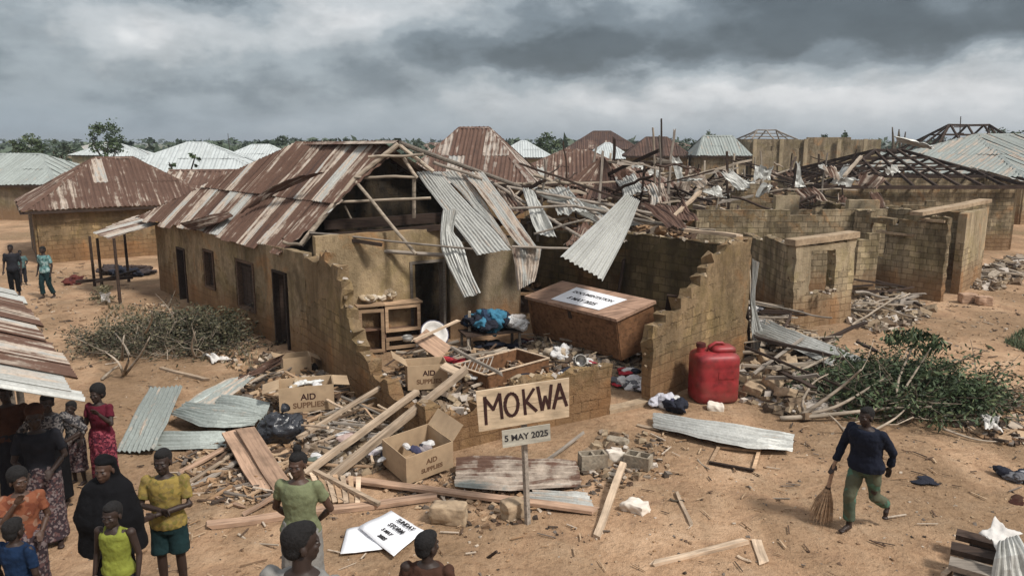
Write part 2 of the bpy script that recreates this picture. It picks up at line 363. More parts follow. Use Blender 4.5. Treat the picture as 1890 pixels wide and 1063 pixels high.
# ------------------------------------------------------------------ ground
def axis(lo,hi,fine0,fine1,st,grow=1.22):
    a=[fine0]; 
    while a[-1]<fine1: a.append(a[-1]+st)
    s=st
    while a[-1]<hi: s*=grow; a.append(a[-1]+s)
    s=st
    while a[0]>lo: s*=grow; a.insert(0,a[0]-s)
    return a
def make_ground():
    xs=axis(-3500,3500,-13,15,.16); ys=axis(-300,4500,7.5,30,.16)
    b=MB()
    for y in ys:
        for x in xs: b.av((x,y,gh(x,y)))
    n=len(xs)
    for j in range(len(ys)-1):
        for i in range(n-1): b.af(j*n+i,j*n+i+1,(j+1)*n+i+1,(j+1)*n+i)
    o=b.build('ground',M['earth'],smooth=True); tag(o,kind='structure')
make_ground()
# ------------------------------------------------------------------ corrugated sheets
def cr(p,t):
    """catmull-rom through list p, t in 0..1"""
    n=len(p)-1; f=min(max(t*n,0),n-1e-6); i=int(f); u=f-i
    a,b_,c,d=p[max(i-1,0)],p[i],p[i+1],p[min(i+2,n)]
    return .5*((2*b_)+(c-a)*u+(2*a-5*b_+4*c-d)*u*u+(3*b_-a-3*c+d)*u**3)
def sheet_mb(mb,rows,pitch=.11,amp=.016,rust=.2,crump=.02,seed=0,nv=None,spw=6,torn=0.0):
    """rows: list of (left,right) points going down the length of the sheet; corrugations run down the length"""
    L=[V(r[0]) for r in rows]; Rr=[V(r[1]) for r in rows]
    ln=sum((L[i+1]-L[i]).length for i in range(len(L)-1)); wd=max((Rr[i]-L[i]).length for i in range(len(L)))
    waves=max(2,round(wd/pitch)); nu=waves*spw; nv=nv or max(4,int(ln/.16))
    g=[]
    for j in range(nv+1):
        v=j/nv; a=cr(L,v); c=cr(Rr,v); a2=cr(L,min(v+.02,1)); a1=cr(L,max(v-.02,0))
        up=(c-a).cross(a2-a1)
        up=up.normalized() if up.length>1e-6 else V((0,0,1))
        row=[]
        for i in range(nu+1):
            u=i/nu
            p=a.lerp(c,u); q=noise.noise(V((u*2.2+seed*7.1,v*ln*1.1,seed*3.3)))+.45*noise.noise(V((u*6+seed,v*ln*3,seed)))+.5*(abs(noise.noise(V((u*1.5+v*2.2+seed,v*ln*1.7-u*2,seed*2.1))))*2-.5)
            p=p+up*(amp*math.cos(2*math.pi*waves*u)+crump*q)
            if torn and (j==nv or j==0): p+= (a2-a1).normalized()*torn*noise.noise(V((u*9,seed,j)))
            row.append(mb.av(p,(u*wd,v*ln+seed*3.7),rust))
        g.append(row)
    for j in range(nv):
        for i in range(nu): mb.af(g[j][i],g[j][i+1],g[j+1][i+1],g[j+1][i])
def clip_u(poly,u):
    vs=[]
    n=len(poly)
    for i in range(n):
        (a,va),(b_,vb)=poly[i],poly[(i+1)%n]
        if a==b_: 
            if abs(a-u)<1e-6: vs+= [va,vb]
            continue
        if min(a,b_)-1e-9<=u<=max(a,b_)+1e-9: vs.append(va+(vb-va)*(u-a)/(b_-a))
    return (min(vs),max(vs)) if len(vs)>=2 else None
def roof_face(mb,E0,E1,R1,R0,rust=lambda k,row:.6,sw=.75,pitch=.125,amp=.02,joint=.5,seed=1,spw=5,jit=.05,lift=.02,hole=None,nseg=3):
    E0,E1,R0,R1=V(E0),V(E1),V(R0),V(R1)
    U=(E1-E0).normalized(); Nn=U.cross(R0-E0); 
    if Nn.z<0: Nn=-Nn
    Nn.normalize(); W=Nn.cross(U)
    if W.dot(R0-E0)<0: W=-W
    q=lambda p:((p-E0).dot(U),(p-E0).dot(W))
    poly=[q(E0),q(E1),q(R1),q(R0)]
    if (R1-R0).length<1e-4: poly=poly[:3]
    us=[p[0] for p in poly]; u0,u1=min(us),max(us); vt=max(p[1] for p in poly)
    rg=random.Random(seed); k=0; u=u0
    while u<u1-.02:
        ue=min(u+sw+rg.uniform(-.02,.02),u1)
        rowsv=[(-1,joint*vt+rg.uniform(-.12,.12)),(joint*vt-.12,vt+1)] if joint else [(-1,vt+1)]
        for ri,(va,vb) in enumerate(rowsv):
            if hole and hole((u+ue)/2,(max(va,0)+min(vb,vt))/2,ri): continue
            nw=max(1,round((ue-u)/pitch)); nc=nw*spw; rr=rust(k,ri)+rg.uniform(-.07,.07); off=lift*(1-ri)*0+lift*ri+rg.uniform(0,.02)
            jt=rg.uniform(-jit,jit); tilt=rg.uniform(-.012,.012)
            prev=None
            for i in range(nc+1):
                uu=min(u+(ue+.04-u)*i/nc,u1-1e-4) if i else max(u,u0+1e-4)
                c=clip_u(poly,uu)
                if not c: prev=None; continue
                lo=max(c[0],va); hi=min(c[1],vb)
                if hi-lo<.01: prev=None; continue
                if lo==c[0] : lo-=jt if lo<.05 else 0
                ids=[]
                for s_ in range(nseg+1):
                    vv=lo+(hi-lo)*s_/nseg
                    nz=.025*noise.noise(V((uu*.8,vv*.9,seed)))
                    p=E0+U*uu+W*vv+Nn*(amp*math.cos(2*math.pi*(uu-u)/pitch)+off+tilt*(vv-lo)+nz)
                    ids.append(mb.av(p,(uu,vv+seed*5.3+k*2.7),rr))
                if prev:
                    for s_ in range(nseg): mb.af(prev[s_],ids[s_],ids[s_+1],prev[s_+1])
                prev=ids
        u=ue; k+=1
def ridge_cap(mb,a,b,rust,w=.17):
    a,b=V(a),V(b); d=(b-a).normalized(); s=d.cross(V((0,0,1))).normalized()*w
    if s.length<.01: return
    n=6; pr=None
    for i in range(n+1):
        p=a.lerp(b,i/n)+V((0,0,.05)); ids=[mb.av(p-s-V((0,0,w*.55)),(0,i*.5),rust),mb.av(p,(.17,i*.5),rust),mb.av(p+s-V((0,0,w*.55)),(.34,i*.5),rust)]
        if pr:
            for k in (0,1): mb.af(pr[k],pr[k+1],ids[k+1],ids[k])
        pr=ids
def loose_sheet(name,rows,label,rust=.2,mat='tin',pitch=.11,crump=.03,seed=1,cat='metal sheet',group=None,amp=.016,torn=.03,parent=None,spw=6):
    mb=MB(); sheet_mb(mb,rows,pitch,amp,rust,crump,seed,torn=torn,spw=spw)
    ps=[V(p) for r in rows for p in r]; c=sum(ps,V())/len(ps); c.z=min(p.z for p in ps)
    o=mb.build(name,M[mat],parent,smooth=False,loc=c)
    sol=o.modifiers.new('thick','SOLIDIFY'); sol.thickness=.004
    if parent is None: tag(o,label,cat,group)
    return o
# ------------------------------------------------------------------ block walls
def wall_part(name,a,b,prof,mat,parent,th=.2,openings=(),z0=0.0,cell=.2,jit=.012,taper=0):
    """a,b: world base points; prof: [(s,z)] height profile; openings [(s0,s1,z0,z1)]"""
    a=V((a[0],a[1],0)); b=V((b[0],b[1],0)); d=b-a; L=d.length; ang=math.atan2(d.y,d.x)
    prof=sorted(prof)
    def top(s):
        if s<=prof[0][0]: return prof[0][1]
        for (s0,za),(s1,zb) in zip(prof,prof[1:]):
            if s<=s1: return za+(zb-za)*(s-s0)/max(s1-s0,1e-6)
        return prof[-1][1]
    nx=max(1,round(L/cell)); cw=L/nx; nz=int(max(p[1] for p in prof)/cell+.999)
    ok=[[False]*nz for _ in range(nx)]
    for i in range(nx):
        for j in range(nz):
            bi=(i+(j%2))//2; cs=(bi*2+1-(j%2))*cw
            if jit>=.02 and noise.noise(V((i*3.3,j*2.1,a.y)))>.05: cs=(i+.5)*cw
            cs=min(max(cs,cw*.5),L-cw*.5)
            hit=(j+.5)*cell<top(cs)+noise.noise(V((cs*1.7,j*.9,a.x)))*.05
            for (s0,s1,za,zb) in openings:
                if s0<(i+.5)*cw<s1 and za<(j+.5)*cell<zb: hit=False
            ok[i][j]=hit
    mb=MB(); vid={}
    rg=random.Random(int(abs(a.x*131+a.y*17)*10))
    g=lambda i,j: 0<=i<nx and 0<=j<nz and ok[i][j]
    def vert(i,j,k):
        key=(i,j,k)
        if key not in vid:
            z=j*cell if j else -.15
            jt=min(jit,.008); jy=jt*.4
            if j and jit>=.02 and sum(g(i-a_,j-b_) for a_ in (0,1) for b_ in (0,1))<4: jt=jit*1.7; jy=jit*.4
            vid[key]=mb.av((i*cw+rg.uniform(-jt,jt),(-th/2 if k==0 else th/2)+rg.uniform(-jy,jy),z+rg.uniform(-jt*1.3,jt*.8)))
        return vid[key]
    g=lambda i,j: 0<=i<nx and 0<=j<nz and ok[i][j]
    for i in range(nx):
        for j in range(nz):
            if not ok[i][j]: continue
            mb.af(vert(i,j,0),vert(i+1,j,0),vert(i+1,j+1,0),vert(i,j+1,0))
            mb.af(vert(i+1,j,1),vert(i,j,1),vert(i,j+1,1),vert(i+1,j+1,1))
            if not g(i,j+1): mb.af(vert(i,j+1,0),vert(i+1,j+1,0),vert(i+1,j+1,1),vert(i,j+1,1))
            if j and not g(i,j-1): mb.af(vert(i,j,1),vert(i+1,j,1),vert(i+1,j,0),vert(i,j,0))
            if not g(i-1,j): mb.af(vert(i,j,1),vert(i,j,0),vert(i,j+1,0),vert(i,j+1,1))
            if not g(i+1,j): mb.af(vert(i+1,j,0),vert(i+1,j,1),vert(i+1,j+1,1),vert(i+1,j+1,0))
    if jit>=.02:
        m2=MB()
        for i in range(nx):
            for j in range(2,nz):
                if ok[i][j] and not g(i,j+1) and rg.random()<.75: m2.rock((( i+rg.random())*cw,rg.uniform(-th*.35,th*.35),(j+1)*cell-.01),rg.uniform(.04,.11),rg,rg.choice((.02,.2,.45,.55,.8)))
                if ok[i][j] and g(i,j+1) and not (g(i-1,j) and g(i+1,j)) and rg.random()<.5: m2.rock(((i+(0 if not g(i-1,j) else 1))*cw,rg.uniform(-th*.3,th*.3),(j+rg.random())*cell),rg.uniform(.04,.08),rg,rg.choice((.02,.2,.3)))
        if m2.v: chunk=m2
    o=mb.build(name,M[mat],parent)
    if jit>=.02 and m2.v:
        c_o=m2.build('broken_edge',M['rubble'],o); c_o['kind']='stuff'
    par=parent.location if parent is not None else V((0,0,0))
    rz=parent.rotation_euler.z if parent is not None else 0
    o.location=Matrix.Rotation(-rz,3,'Z')@(a-par+V((0,0,z0))); o.rotation_euler=(0,0,ang-rz)
    return o
def pprof(a,b,pts): return [onwall(a,b,*p) for p in pts]
def popen(a,b,x0,y0,x1,y1,door=False):
    s0,z0=onwall(a,b,x0,y0); s1,z1=onwall(a,b,x1,y1); s2,z2=onwall(a,b,x0,y1)
    return (min(s0,s1),max(s0,s1),0.0 if door else min(z1,z2),z0)
def opening_frame(parent,wallobj,op,name='window',fw=.07,proud=.03,th=.2,shutter=None,openang=0,mat='wood_grey',label=None,cell=.2,L=None):
    """wooden frame fitted in an opening (snapped to the block grid); coordinates of the wall's local frame"""
    s0,s1,z0,z1=op
    snap=lambda v:round(v/cell)*cell
    s0,s1,z0,z1=snap(s0),snap(s1),snap(z0),snap(z1)
    mb=MB(); d=th+proud*2; zc=(z0+z1)/2; sc=(s0+s1)/2
    for s in (s0+fw/2,s1-fw/2): mb.box((s,0,zc),(fw,d,z1-z0-.01))
    mb.box((sc,0,z1-fw/2),(s1-s0-2*fw-.004,d-.006,fw)); 
    if z0>.1: mb.box((sc,0,z0+fw/2),(s1-s0-2*fw-.004,d-.006,fw))
    o=mb.build(name,M[mat],parent); o.matrix_local=wallobj.matrix_local.copy() if False else Matrix.Translation(wallobj.location)@wallobj.rotation_euler.to_matrix().to_4x4()
    if shutter:
        mb=MB(); wdt=s1-s0-2*fw-.02; n=max(2,int(wdt/.14))
        for i in range(n):
            mb.box(((i+.5)*wdt/n,0,0),(wdt/n-.008,.025+.006*(i%2),z1-z0-2*fw-.02))
        for zz in (-.35,.35): mb.box((wdt/2,-.03,zz*(z1-z0)),(wdt*.94,.03,.08))
        q=mb.build('shutter' if name=='window' else 'door_leaf',M[shutter],o)
        q.location=(s0+fw+.01,.02,zc); q.rotation_euler=(0,0,openang)
    return o
def beam_mb(mb,p0,p1,w=.08,h=.08,roll=0,bend=0,seed=0):
    p0,p1=V(p0),V(p1); d=p1-p0; m=frame_mat(d); n=max(2,int(d.length/.6)); rings=[]
    for i in range(n+1):
        t=i/n; c=p0+d*t+m@V((0,noise.noise(V((t*2,seed,1)))*bend,noise.noise(V((t*2,seed,5)))*bend+math.sin(t*math.pi)*-bend*.6))
        q=[V((0,-w/2,-h/2)),V((0,w/2,-h/2)),V((0,w/2,h/2)),V((0,-w/2,h/2))]
        if roll: q=[Matrix.Rotation(roll,3,'X')@x for x in q]
        rings.append([c+m@x for x in q])
    mb.loft(rings)
def plank(p0,p1,w=.14,t=.03,label='wooden plank lying on the ground',mat='wood',name='plank',cat='plank',group=None,roll=0,bend=.015,seed=0,ends=.07,round_=False):
    p0,p1=V(p0),V(p1); d=p1-p0; L=d.length; m=frame_mat(d); mb=MB(); n=max(4,int(L/.25)); rg=random.Random(seed+int(L*100)); rings=[]
    if round_:
        pts=[V((L*i/n,noise.noise(V((i*.35,seed,2)))*bend*2,noise.noise(V((i*.35,seed,9)))*bend*2)) for i in range(n+1)]
        mb.tube(pts,[w/2*(1-.25*i/n)*(1+.12*noise.noise(V((i,seed,3)))) for i in range(n+1)],8)
    else:
        for i in range(n+1):
            x=L*i/n; yy=noise.noise(V((i*.3,seed,2)))*bend; zz=noise.noise(V((i*.3,seed,9)))*bend
            ww=w/2*(1+.03*noise.noise(V((i,seed,4))))
            r=[V((x,-ww+yy,-t/2+zz)),V((x,ww+yy,-t/2+zz)),V((x,ww+yy,t/2+zz)),V((x,-ww+yy,t/2+zz))]
            if i in (0,n):
                for k in range(4): r[k].x+=rg.uniform(-ends,ends)
            rings.append(r)
        mb.loft(rings)
    if roll: m=m@Matrix.Rotation(roll,3,'X')
    o=mb.build(name,M[mat]); o.matrix_world=Matrix.Translation(p0)@m.to_4x4()
    return tag(o,label,cat,group)
def GZ(px,py,z=.02):
    p=G(px,py,z); return p
# ------------------------------------------------------------------ simple houses of the village
def hip_house(name,label,c,L,W,rz,eave,ridge,roof='tin',rust=.1,wall='plaster',rl=None,ov=.45,pitch=.3,openings=(),group=None,gable=False,sw=.8,seed=3,roofvar=.12,cat='house',amp=.03,base=0):
    """c centre (x,y); L along local x, W along local y (front is -y)"""
    t=thing(name,(c[0],c[1],base),label,cat,group,rz)
    hl,hw=L/2,W/2
    m=Matrix.Rotation(rz,3,'Z'); o3=V((c[0],c[1],0))
    def wp(x,y): return o3+m@V((x,y,0))
    cs=[(-hl,-hw),(hl,-hw),(hl,hw),(-hl,hw)]
    for i in range(4):
        a=wp(*cs[i]); b=wp(*cs[(i+1)%4]); ln=(b-a).length
        ops=[o for (k,*o) in openings if k==i]
        wo=wall_part('wall',a,b,[(0,eave),(ln,eave)],wall,t,openings=[tuple(o) for o in ops],cell=.4 if ln>5 and not ops else .2,jit=0.004)
        for o_ in ops: opening_frame(t,wo,o_,'window' if o_[2]>.3 else 'door',shutter='wood_dark')
    rl=L-W if rl is None else rl; rh=rl/2
    e=[(-hl-ov,-hw-ov,eave),(hl+ov,-hw-ov,eave),(hl+ov,hw+ov,eave),(-hl-ov,hw+ov,eave)]
    if gable: r=[(-hl-ov,0,ridge),(hl+ov,0,ridge)]
    else: r=[(-rh,0,ridge),(rh,0,ridge)]
    rg=random.Random(seed); mb=MB()
    rf=lambda k,row: (rust*.68 if rust>.5 and rg.random()<.08 else rust)+rg.uniform(-roofvar,roofvar)
    roof_face(mb,e[0],e[1],r[1],r[0],rf,sw,pitch,amp,seed=seed)
    roof_face(mb,e[2],e[3],r[0],r[1],rf,sw,pitch,amp,seed=seed+1)
    if not gable:
        roof_face(mb,e[1],e[2],r[1],r[1],rf,sw,pitch,amp,seed=seed+2)
        roof_face(mb,e[3],e[0],r[0],r[0],rf,sw,pitch,amp,seed=seed+3)
        for i in range(4): ridge_cap(mb,e[i],r[0 if i in (0,3) else 1],rust)
    ridge_cap(mb,r[0],r[1],rust)
    o=mb.build('roof',M[roof],t)
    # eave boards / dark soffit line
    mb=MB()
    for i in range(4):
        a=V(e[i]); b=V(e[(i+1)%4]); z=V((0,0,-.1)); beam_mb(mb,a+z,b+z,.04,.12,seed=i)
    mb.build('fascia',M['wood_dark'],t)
    return t
# ================================================================== MAIN RUINED HOUSE
C0=G(578,662); A0=V((-1.34,12.2,0)); C0.z=0; C1=V((-12.5,26.7,0)); D0=V((.15,20.9,0)); B0=G(1365,668); B0.z=0
B1=G(1190,745); B1.z=0
H=thing('ruined_house',(C0.x,C0.y,0),'large ruined mud house with a striped rusty roof and a torn open gable','house')
# left wall under the roof
ops=[popen(C1,C0,508,490,545,655,True),popen(C1,C0,440,474,477,565),popen(C1,C0,380,459,406,525),popen(C1,C0,333,455,356,590,True)]
Lw=(C0-C1).length
wl=wall_part('wall',C1,C0,[(0,2.5),(Lw,2.62)],'plaster',H,openings=ops)
opening_frame(H,wl,ops[0],'door',shutter='wood_dark',openang=R(62),mat='wood_dark')
opening_frame(H,wl,ops[1],'window',shutter='wood_dark',openang=R(0),mat='wood_brown')
opening_frame(H,wl,ops[2],'window',shutter='wood_dark',openang=R(20),mat='wood_brown')
opening_frame(H,wl,ops[3],'door',shutter='wood_dark',openang=R(70),mat='wood_dark')
# far end wall
dd=V((.8,.6,0)); C2=C1+dd*6.4
wall_part('wall',C1,C2,[(0,2.5),(6.4,2.5)],'plaster',H)
# broken front part of the left wall (bare mud blocks)
pr=pprof(C0,A0,[(580,468),(606,472),(622,486),(636,500),(641,560),(652,600),(668,640),(700,688),(735,722),(770,742),(798,752)])
wall_part('wall',C0+(A0-C0)*.012,A0,pr,'mudwall',H,th=.26,jit=.045)['label']='broken mud block wall stepping down to the ground'
# low front wall
pr=pprof(A0,B1,[(800,756),(850,764),(872,742),(900,735),(940,712),(1000,700),(1050,690),(1118,676)])
S_=onwall(A0,B1,1118,700)[0]
e=(B1-A0).normalized()
wall_part('wall',A0+e*.14,A0+e*S_,[(s-.14,z) for s,z in pr],'mudwall',H,th=.24,jit=.045)['label']='low broken wall behind the place name sign'
# sill left of the doorway gap
mb=MB(); beam_mb(mb,A0+e*(S_+.02)+V((0,0,.03)),B1+V((0,0,.03)),.26,.12,bend=.02); mb.build('threshold',M['mudlump'],H).location=-H.location
# right front wall with stepped broken edge
e2=(B0-B1).normalized(); LB=(B0-B1).length
pr=pprof(B1,B0,[(1192,604),(1212,600),(1218,583),(1240,572),(1262,552),(1275,528),(1290,505),(1302,480),(1330,456),(1364,444)])
wall_part('wall',B1,B0,pr,'mudwall',H,th=.26,jit=.045)['label']='broken mud wall with a stepped edge beside the red tank'
# side wall from the right corner going back
wd=V((-.64,.77,0)).normalized(); B2=B0+wd*7.5
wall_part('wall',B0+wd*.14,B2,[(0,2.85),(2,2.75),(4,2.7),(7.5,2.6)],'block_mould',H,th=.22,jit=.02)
# rear wall of the open room: tan part, door, grey part
ops2=[popen(C0,D0,757,488,824,612,True)]
LD=(D0-C0).length
sd_=onwall(C0,D0,826,500)[0]
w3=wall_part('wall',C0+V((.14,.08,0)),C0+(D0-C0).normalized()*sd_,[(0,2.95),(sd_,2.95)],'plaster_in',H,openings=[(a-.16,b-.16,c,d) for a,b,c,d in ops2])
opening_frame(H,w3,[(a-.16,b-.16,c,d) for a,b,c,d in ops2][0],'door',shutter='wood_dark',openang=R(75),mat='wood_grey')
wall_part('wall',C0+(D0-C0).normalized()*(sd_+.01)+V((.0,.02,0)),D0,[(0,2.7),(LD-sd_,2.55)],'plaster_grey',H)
wall_part('wall',D0+V((.02,.1,0)),D0+V((-3.6,4.4,0)),[(0,2.6),(5,2.6)],'plaster_grey',H)
# a low cross wall deeper inside, right of the grey wall
D2=B2+V((0.1,0,0))
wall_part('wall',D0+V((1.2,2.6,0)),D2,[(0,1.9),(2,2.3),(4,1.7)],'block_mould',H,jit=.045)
# added partition closing the loft and collapsed wing's back wall, both coloured black as shade
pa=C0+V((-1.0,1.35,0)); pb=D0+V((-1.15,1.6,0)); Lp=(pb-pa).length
wall_part('wall',pa,pb,[(0,2.7),(Lp*.43,4.75),(Lp*.5,4.75),(Lp,2.5)],'shade_wall',H,th=.15)
wall_part('wall',D0+V((.6,4.2,0)),B2+V((-.3,.9,0)),[(0,2.9),(3,2.6),(5,2.3)],'shade_wall',H,th=.2,jit=.03)
# ---- roof
RH=5.15
apex=PY(735,263,19.4); ridge2=PY(548,266,23.6)
ev0=PY(520,466,18.7); ev1=PY(248,403,26.6); 
evr=PY(992,457,18.9)
off=H.location
def rel(p): return V(p)-off
rgm=random.Random(5)
stripe=[.66,.36,.66,.70,.44,.34,.70,.66,.72,.64,.36,.66,.72,.42,.64,.70,.36,.40,.68,.62,.74]
mb=MB()
def rustmain(k,row):
    return stripe[(k*2+row*5)%len(stripe)]+rgm.uniform(-.05,.05)+(.05 if row else 0)
# near-left slope
roof_face(mb,rel(ev1),rel(ev0),rel(apex),rel(ridge2),rustmain,sw=.5,pitch=.125,amp=.024,joint=.47,seed=4,jit=.10,lift=.05,nseg=6)
# far hip end
backc=V((-7.6,31.4,2.5))
roof_face(mb,rel(backc),rel(ev1),rel(ridge2),rel(ridge2),lambda k,r:.6,sw=.75,pitch=.2,seed=9)
ridge_cap(mb,rel(apex),rel(ridge2),.6,.14)
# far slope
eb=V((2.2,23.0,2.7)); bk=V((-4.5,31.5,2.7))
rb0=V((-.1,22.3,2.75)); roof_face(mb,rel(rb0),rel(backc),rel(ridge2),rel(apex)+V((-.55,.6,0)),lambda k,r:.6,sw=.75,pitch=.2,seed=12)
mb.build('roof',M['tin'],H)
# displaced sheet lying on the slope
def roofpt(px,py,lift=.1):
    n=(ev1-ev0).cross(apex-ev0).normalized()
    if n.z<0: n=-n
    r=ray(px,py); t=((ev0-CAM).dot(n)+lift)/r.dot(n); return CAM+r*t
lo=loose_sheet('loose_sheet',[(roofpt(598,318,.3),roofpt(560,325,.3)),(roofpt(520,352,.22),roofpt(490,352,.25)),(roofpt(497,362,.1),roofpt(440,395,.1))],'dark rusty metal sheet curled up on the striped roof of the ruined house',.7,seed=3,crump=.06)
lo=loose_sheet('loose_sheet',[(roofpt(330,412,.18),roofpt(352,425,.1)),(roofpt(375,402,.2),roofpt(395,415,.15)),(roofpt(420,390,.05),roofpt(432,400,.05))],'short bent rusty metal sheet lifting at the eave of the ruined house',.6,seed=6,crump=.05)
# gable timbers: white-washed poles
GY=19.35
def part_beams(name,mat,specs,parent=H,w=.07):
    for (x0,y0,Y0,x1,y1,Y1,*r) in specs:
        p0,p1=PY(x0,y0,Y0),PY(x1,y1,Y1); mb=MB(); ww=r[0] if r else w
        n=6; pts=[rel(p0.lerp(p1,i/n))+V((0,0,noise.noise(V((i*.4,x0,3)))*.03)) for i in range(n+1)]
        if mat=='wood_dark' or (r and len(r)>1): beam_mb(mb,rel(p0),rel(p1),ww,ww*1.2,bend=.02,seed=x0)
        else: mb.tube(pts,ww/2,8)
        mb.build(name,M[mat],parent)
part_beams('rafter','bark_pale',[(735,266,GY,655,330,GY+.05,.13),(655,330,GY+.05,555,452,18.8,.14),(737,268,GY,800,318,19.3,.1),(680,290,GY,782,286,19.2),(655,327,GY,768,327,19.3),(622,373,GY-.05,795,366,19.1),
   (657,336,GY-.1,768,470,18.2,.085),(745,292,GY,770,330,19.3,.09),(764,328,GY,764,402,19.4,.1),(636,380,GY+.3,652,412,GY+.4,.06),(555,452,18.7,522,448,18.7,.08),(556,452,18.7,575,430,18.7,.08)])
part_beams('tie_beam','wood_dark',[(572,430,18.6,705,452,18.2,.07),(600,415,19.6,835,400,19.8,.2),(600,436,19.2,835,418,19.5,.12)])
part_beams('tie_beam','wood_grey',[(572,430,18.5,872,460,18.0,.05),(600,457,18.9,832,472,18.7,.1),(600,400,20.5,700,392,20.8,.1),(680,330,21.0,680,400,21.0,.1),(820,330,21.5,820,420,21.5,.1)])  # second bar models the pole's shadow along the wall top
# interior slope timbers visible inside the loft
part_beams('rafter','wood_dark',[(700,300,22,640,400,21,.1),(740,300,24,700,400,24,.1),(790,330,23,780,420,23,.1)])
# second (collapsed) slope on the right: dark rafters over the black hole
part_beams('rafter','wood_grey',[(800,300,20.2,890,330,20.5,.09),(738,264,GY,960,345,22.6,.12),(905,335,22,1075,440,19.8,.09),(935,345,22,1210,395,22.5,.09),(1010,372,21,1125,392,21.5,.08),
   (940,385,20,1065,380,21,.07),(945,455,18.6,1060,459,18.8,.06),(985,432,19.5,1080,405,20.5,.06),(1060,372,22,1165,432,20.8,.09),(1105,390,22,1290,430,20,.09)])
# ---- sheets hanging off the right slope
def SY(*rows): return [(PY(*l),PY(*r)) for l,r in rows]
loose_sheet('hanging_sheet',SY(((769,318,20.4),(812,316,20.5)),((800,362,19.8),(850,362,19.9)),((842,418,19.1),(900,412,19.2)),((881,470,18.5),(944,461,18.6))),'plain grey corrugated sheet sagging over the room, leftmost of the three slipped roof sheets',.16,seed=11,crump=.05,pitch=.09)
loose_sheet('hanging_sheet',SY(((810,316,20.6),(855,318,20.7)),((852,358,20.1),(890,368,20.1)),((895,408,19.4),(925,420,19.4)),((932,452,18.9),(945,458,18.9))),'pale twisted roof sheet with rust at its lower end, middle of the three slipped sheets',.30,seed=12,crump=.08,pitch=.09)
loose_sheet('hanging_sheet',SY(((853,317,20.6),(892,318,20.8)),((885,355,20.0),(922,358,20.2)),((922,405,19.4),(958,408,19.6)),((960,455,18.7),(994,460,18.8))),'rust streaked corrugated sheet sliding off the house, rightmost of the three slipped sheets',.36,seed=13,crump=.04,pitch=.09)
loose_sheet('hanging_sheet',SY(((817,389,18.7),(846,386,18.8)),((814,425,18.4),(838,424,18.6)),((815,462,18.2),(853,450,18.2)),((834,505,17.9),(868,498,17.9)),((857,551,17.5),(887,540,17.5))),'narrow folded grey sheet dangling in front of the inner doorway',.18,seed=14,crump=.10,pitch=.07)
loose_sheet('hanging_sheet',SY(((944,455,18.8),(1000,455,19.0)),((950,490,18.7),(994,488,18.9)),((956,536,18.5),(986,520,18.6))),'crumpled khaki sheet hanging down beside the grey room corner',.38,seed=15,crump=.14,pitch=.1)
loose_sheet('hanging_sheet',SY(((964,350,21.5),(985,352,21.5)),((975,385,20.6),(1003,385,20.6)),((991,432,19.8),(1029,440,19.8))),'thin pale torn strip of sheet bent down from the collapsed rafters',.10,seed=16,crump=.12,pitch=.12)
loose_sheet('hanging_sheet',SY(((985,356,22.5),(992,350,22.6)),((1060,392,22),(1085,376,22.2)),((1120,420,21.6),(1192,415,21.6))),'long grey sheet slanting across the black hole of the collapsed roof',.16,seed=17,crump=.04,pitch=.1)
loose_sheet('hanging_sheet',SY(((1156,357,20.6),(1181,373,20.7)),((1118,395,19.4),(1165,414,19.5)),((1080,430,18.3),(1142,462,18.4)),((1036,472,17.0),(1113,518,17.1))),'broad silver corrugated sheet leaning down over the big wooden chest',.06,seed=18,crump=.03,pitch=.13,amp=.026)
loose_sheet('hanging_sheet',SY(((1182,378,21.5),(1212,378,21.6)),((1205,392,21),(1245,395,21)),((1232,420,20.2),(1270,423,20.3))),'dark blackened roof sheet resting on the mouldy side wall',.8,seed=19,crump=.08,pitch=.1)
# ================================================================== VILLAGE AROUND
# left: rust roofed mud house
def atx(px,Y): return PY(px,400,Y).x
hip_house('mud_house','brown mud house with a rusty hipped roof standing behind the two far walkers',(-19.3,37.3),7.2,6.4,R(34),2.35,4.45,'tin',.66,'mudwall',rl=1.6,seed=21,pitch=.2,ov=.55,roofvar=.07,sw=.6,
   openings=((3,.8,1.7,0,2.0),(3,2.6,3.4,.9,1.9),(3,4.4,5.2,0,2.0)))
hip_house('rust_roof_house','low house with a long flat rusty roof behind the striped roof',(-13.6,40.2),7.5,4.6,R(6),2.4,3.75,'tin',.66,'mudwall',seed=22,roofvar=.06,gable=True)
hip_house('grey_roof_house','house with a pale grey hipped metal roof at the left edge',(-35.5,55.5),10.0,8.0,R(-3),2.4,4.35,'tin_teal',.12,'plaster_grey',rl=3.2,seed=23,roofvar=.04)
hip_house('white_roof_house','house under a bright white hipped metal roof beside the tall tree',(-26.0,63.5),12,9,R(8),2.7,5.15,'tin_far',.08,'plaster_grey',rl=1.4,seed=24,roofvar=.05)
hip_house('small_white_house','small far white roofed house left of the bright hipped roof',(-48,96),7,6,R(12),2.6,4.4,'tin_far',.05,'plaster_tan' if 'plaster_tan' in M else 'plaster_grey',seed=25,roofvar=.04)
hip_house('pale_far_house','pale far house with a white roof beyond the left slope of the striped roof',(-28,86),8,6,R(-5),3.0,4.9,'tin_far',.05,'block_tan',seed=26,roofvar=.04)
hip_house('pale_far_house','pale far house with a low red brown roof just left of the main ridge',(-24.5,98),7,6,R(-5),3.2,5.0,'tin',.6,'block_tan',seed=27)
hip_house('tall_rust_house','house with a tall steep rusty pyramid roof behind the torn gable',(-1.9,39),5.6,6.2,R(-6),3.3,5.9,'tin_b',.62,'mudwall',rl=1.5,ov=.5,seed=28,roofvar=.16,pitch=.22)
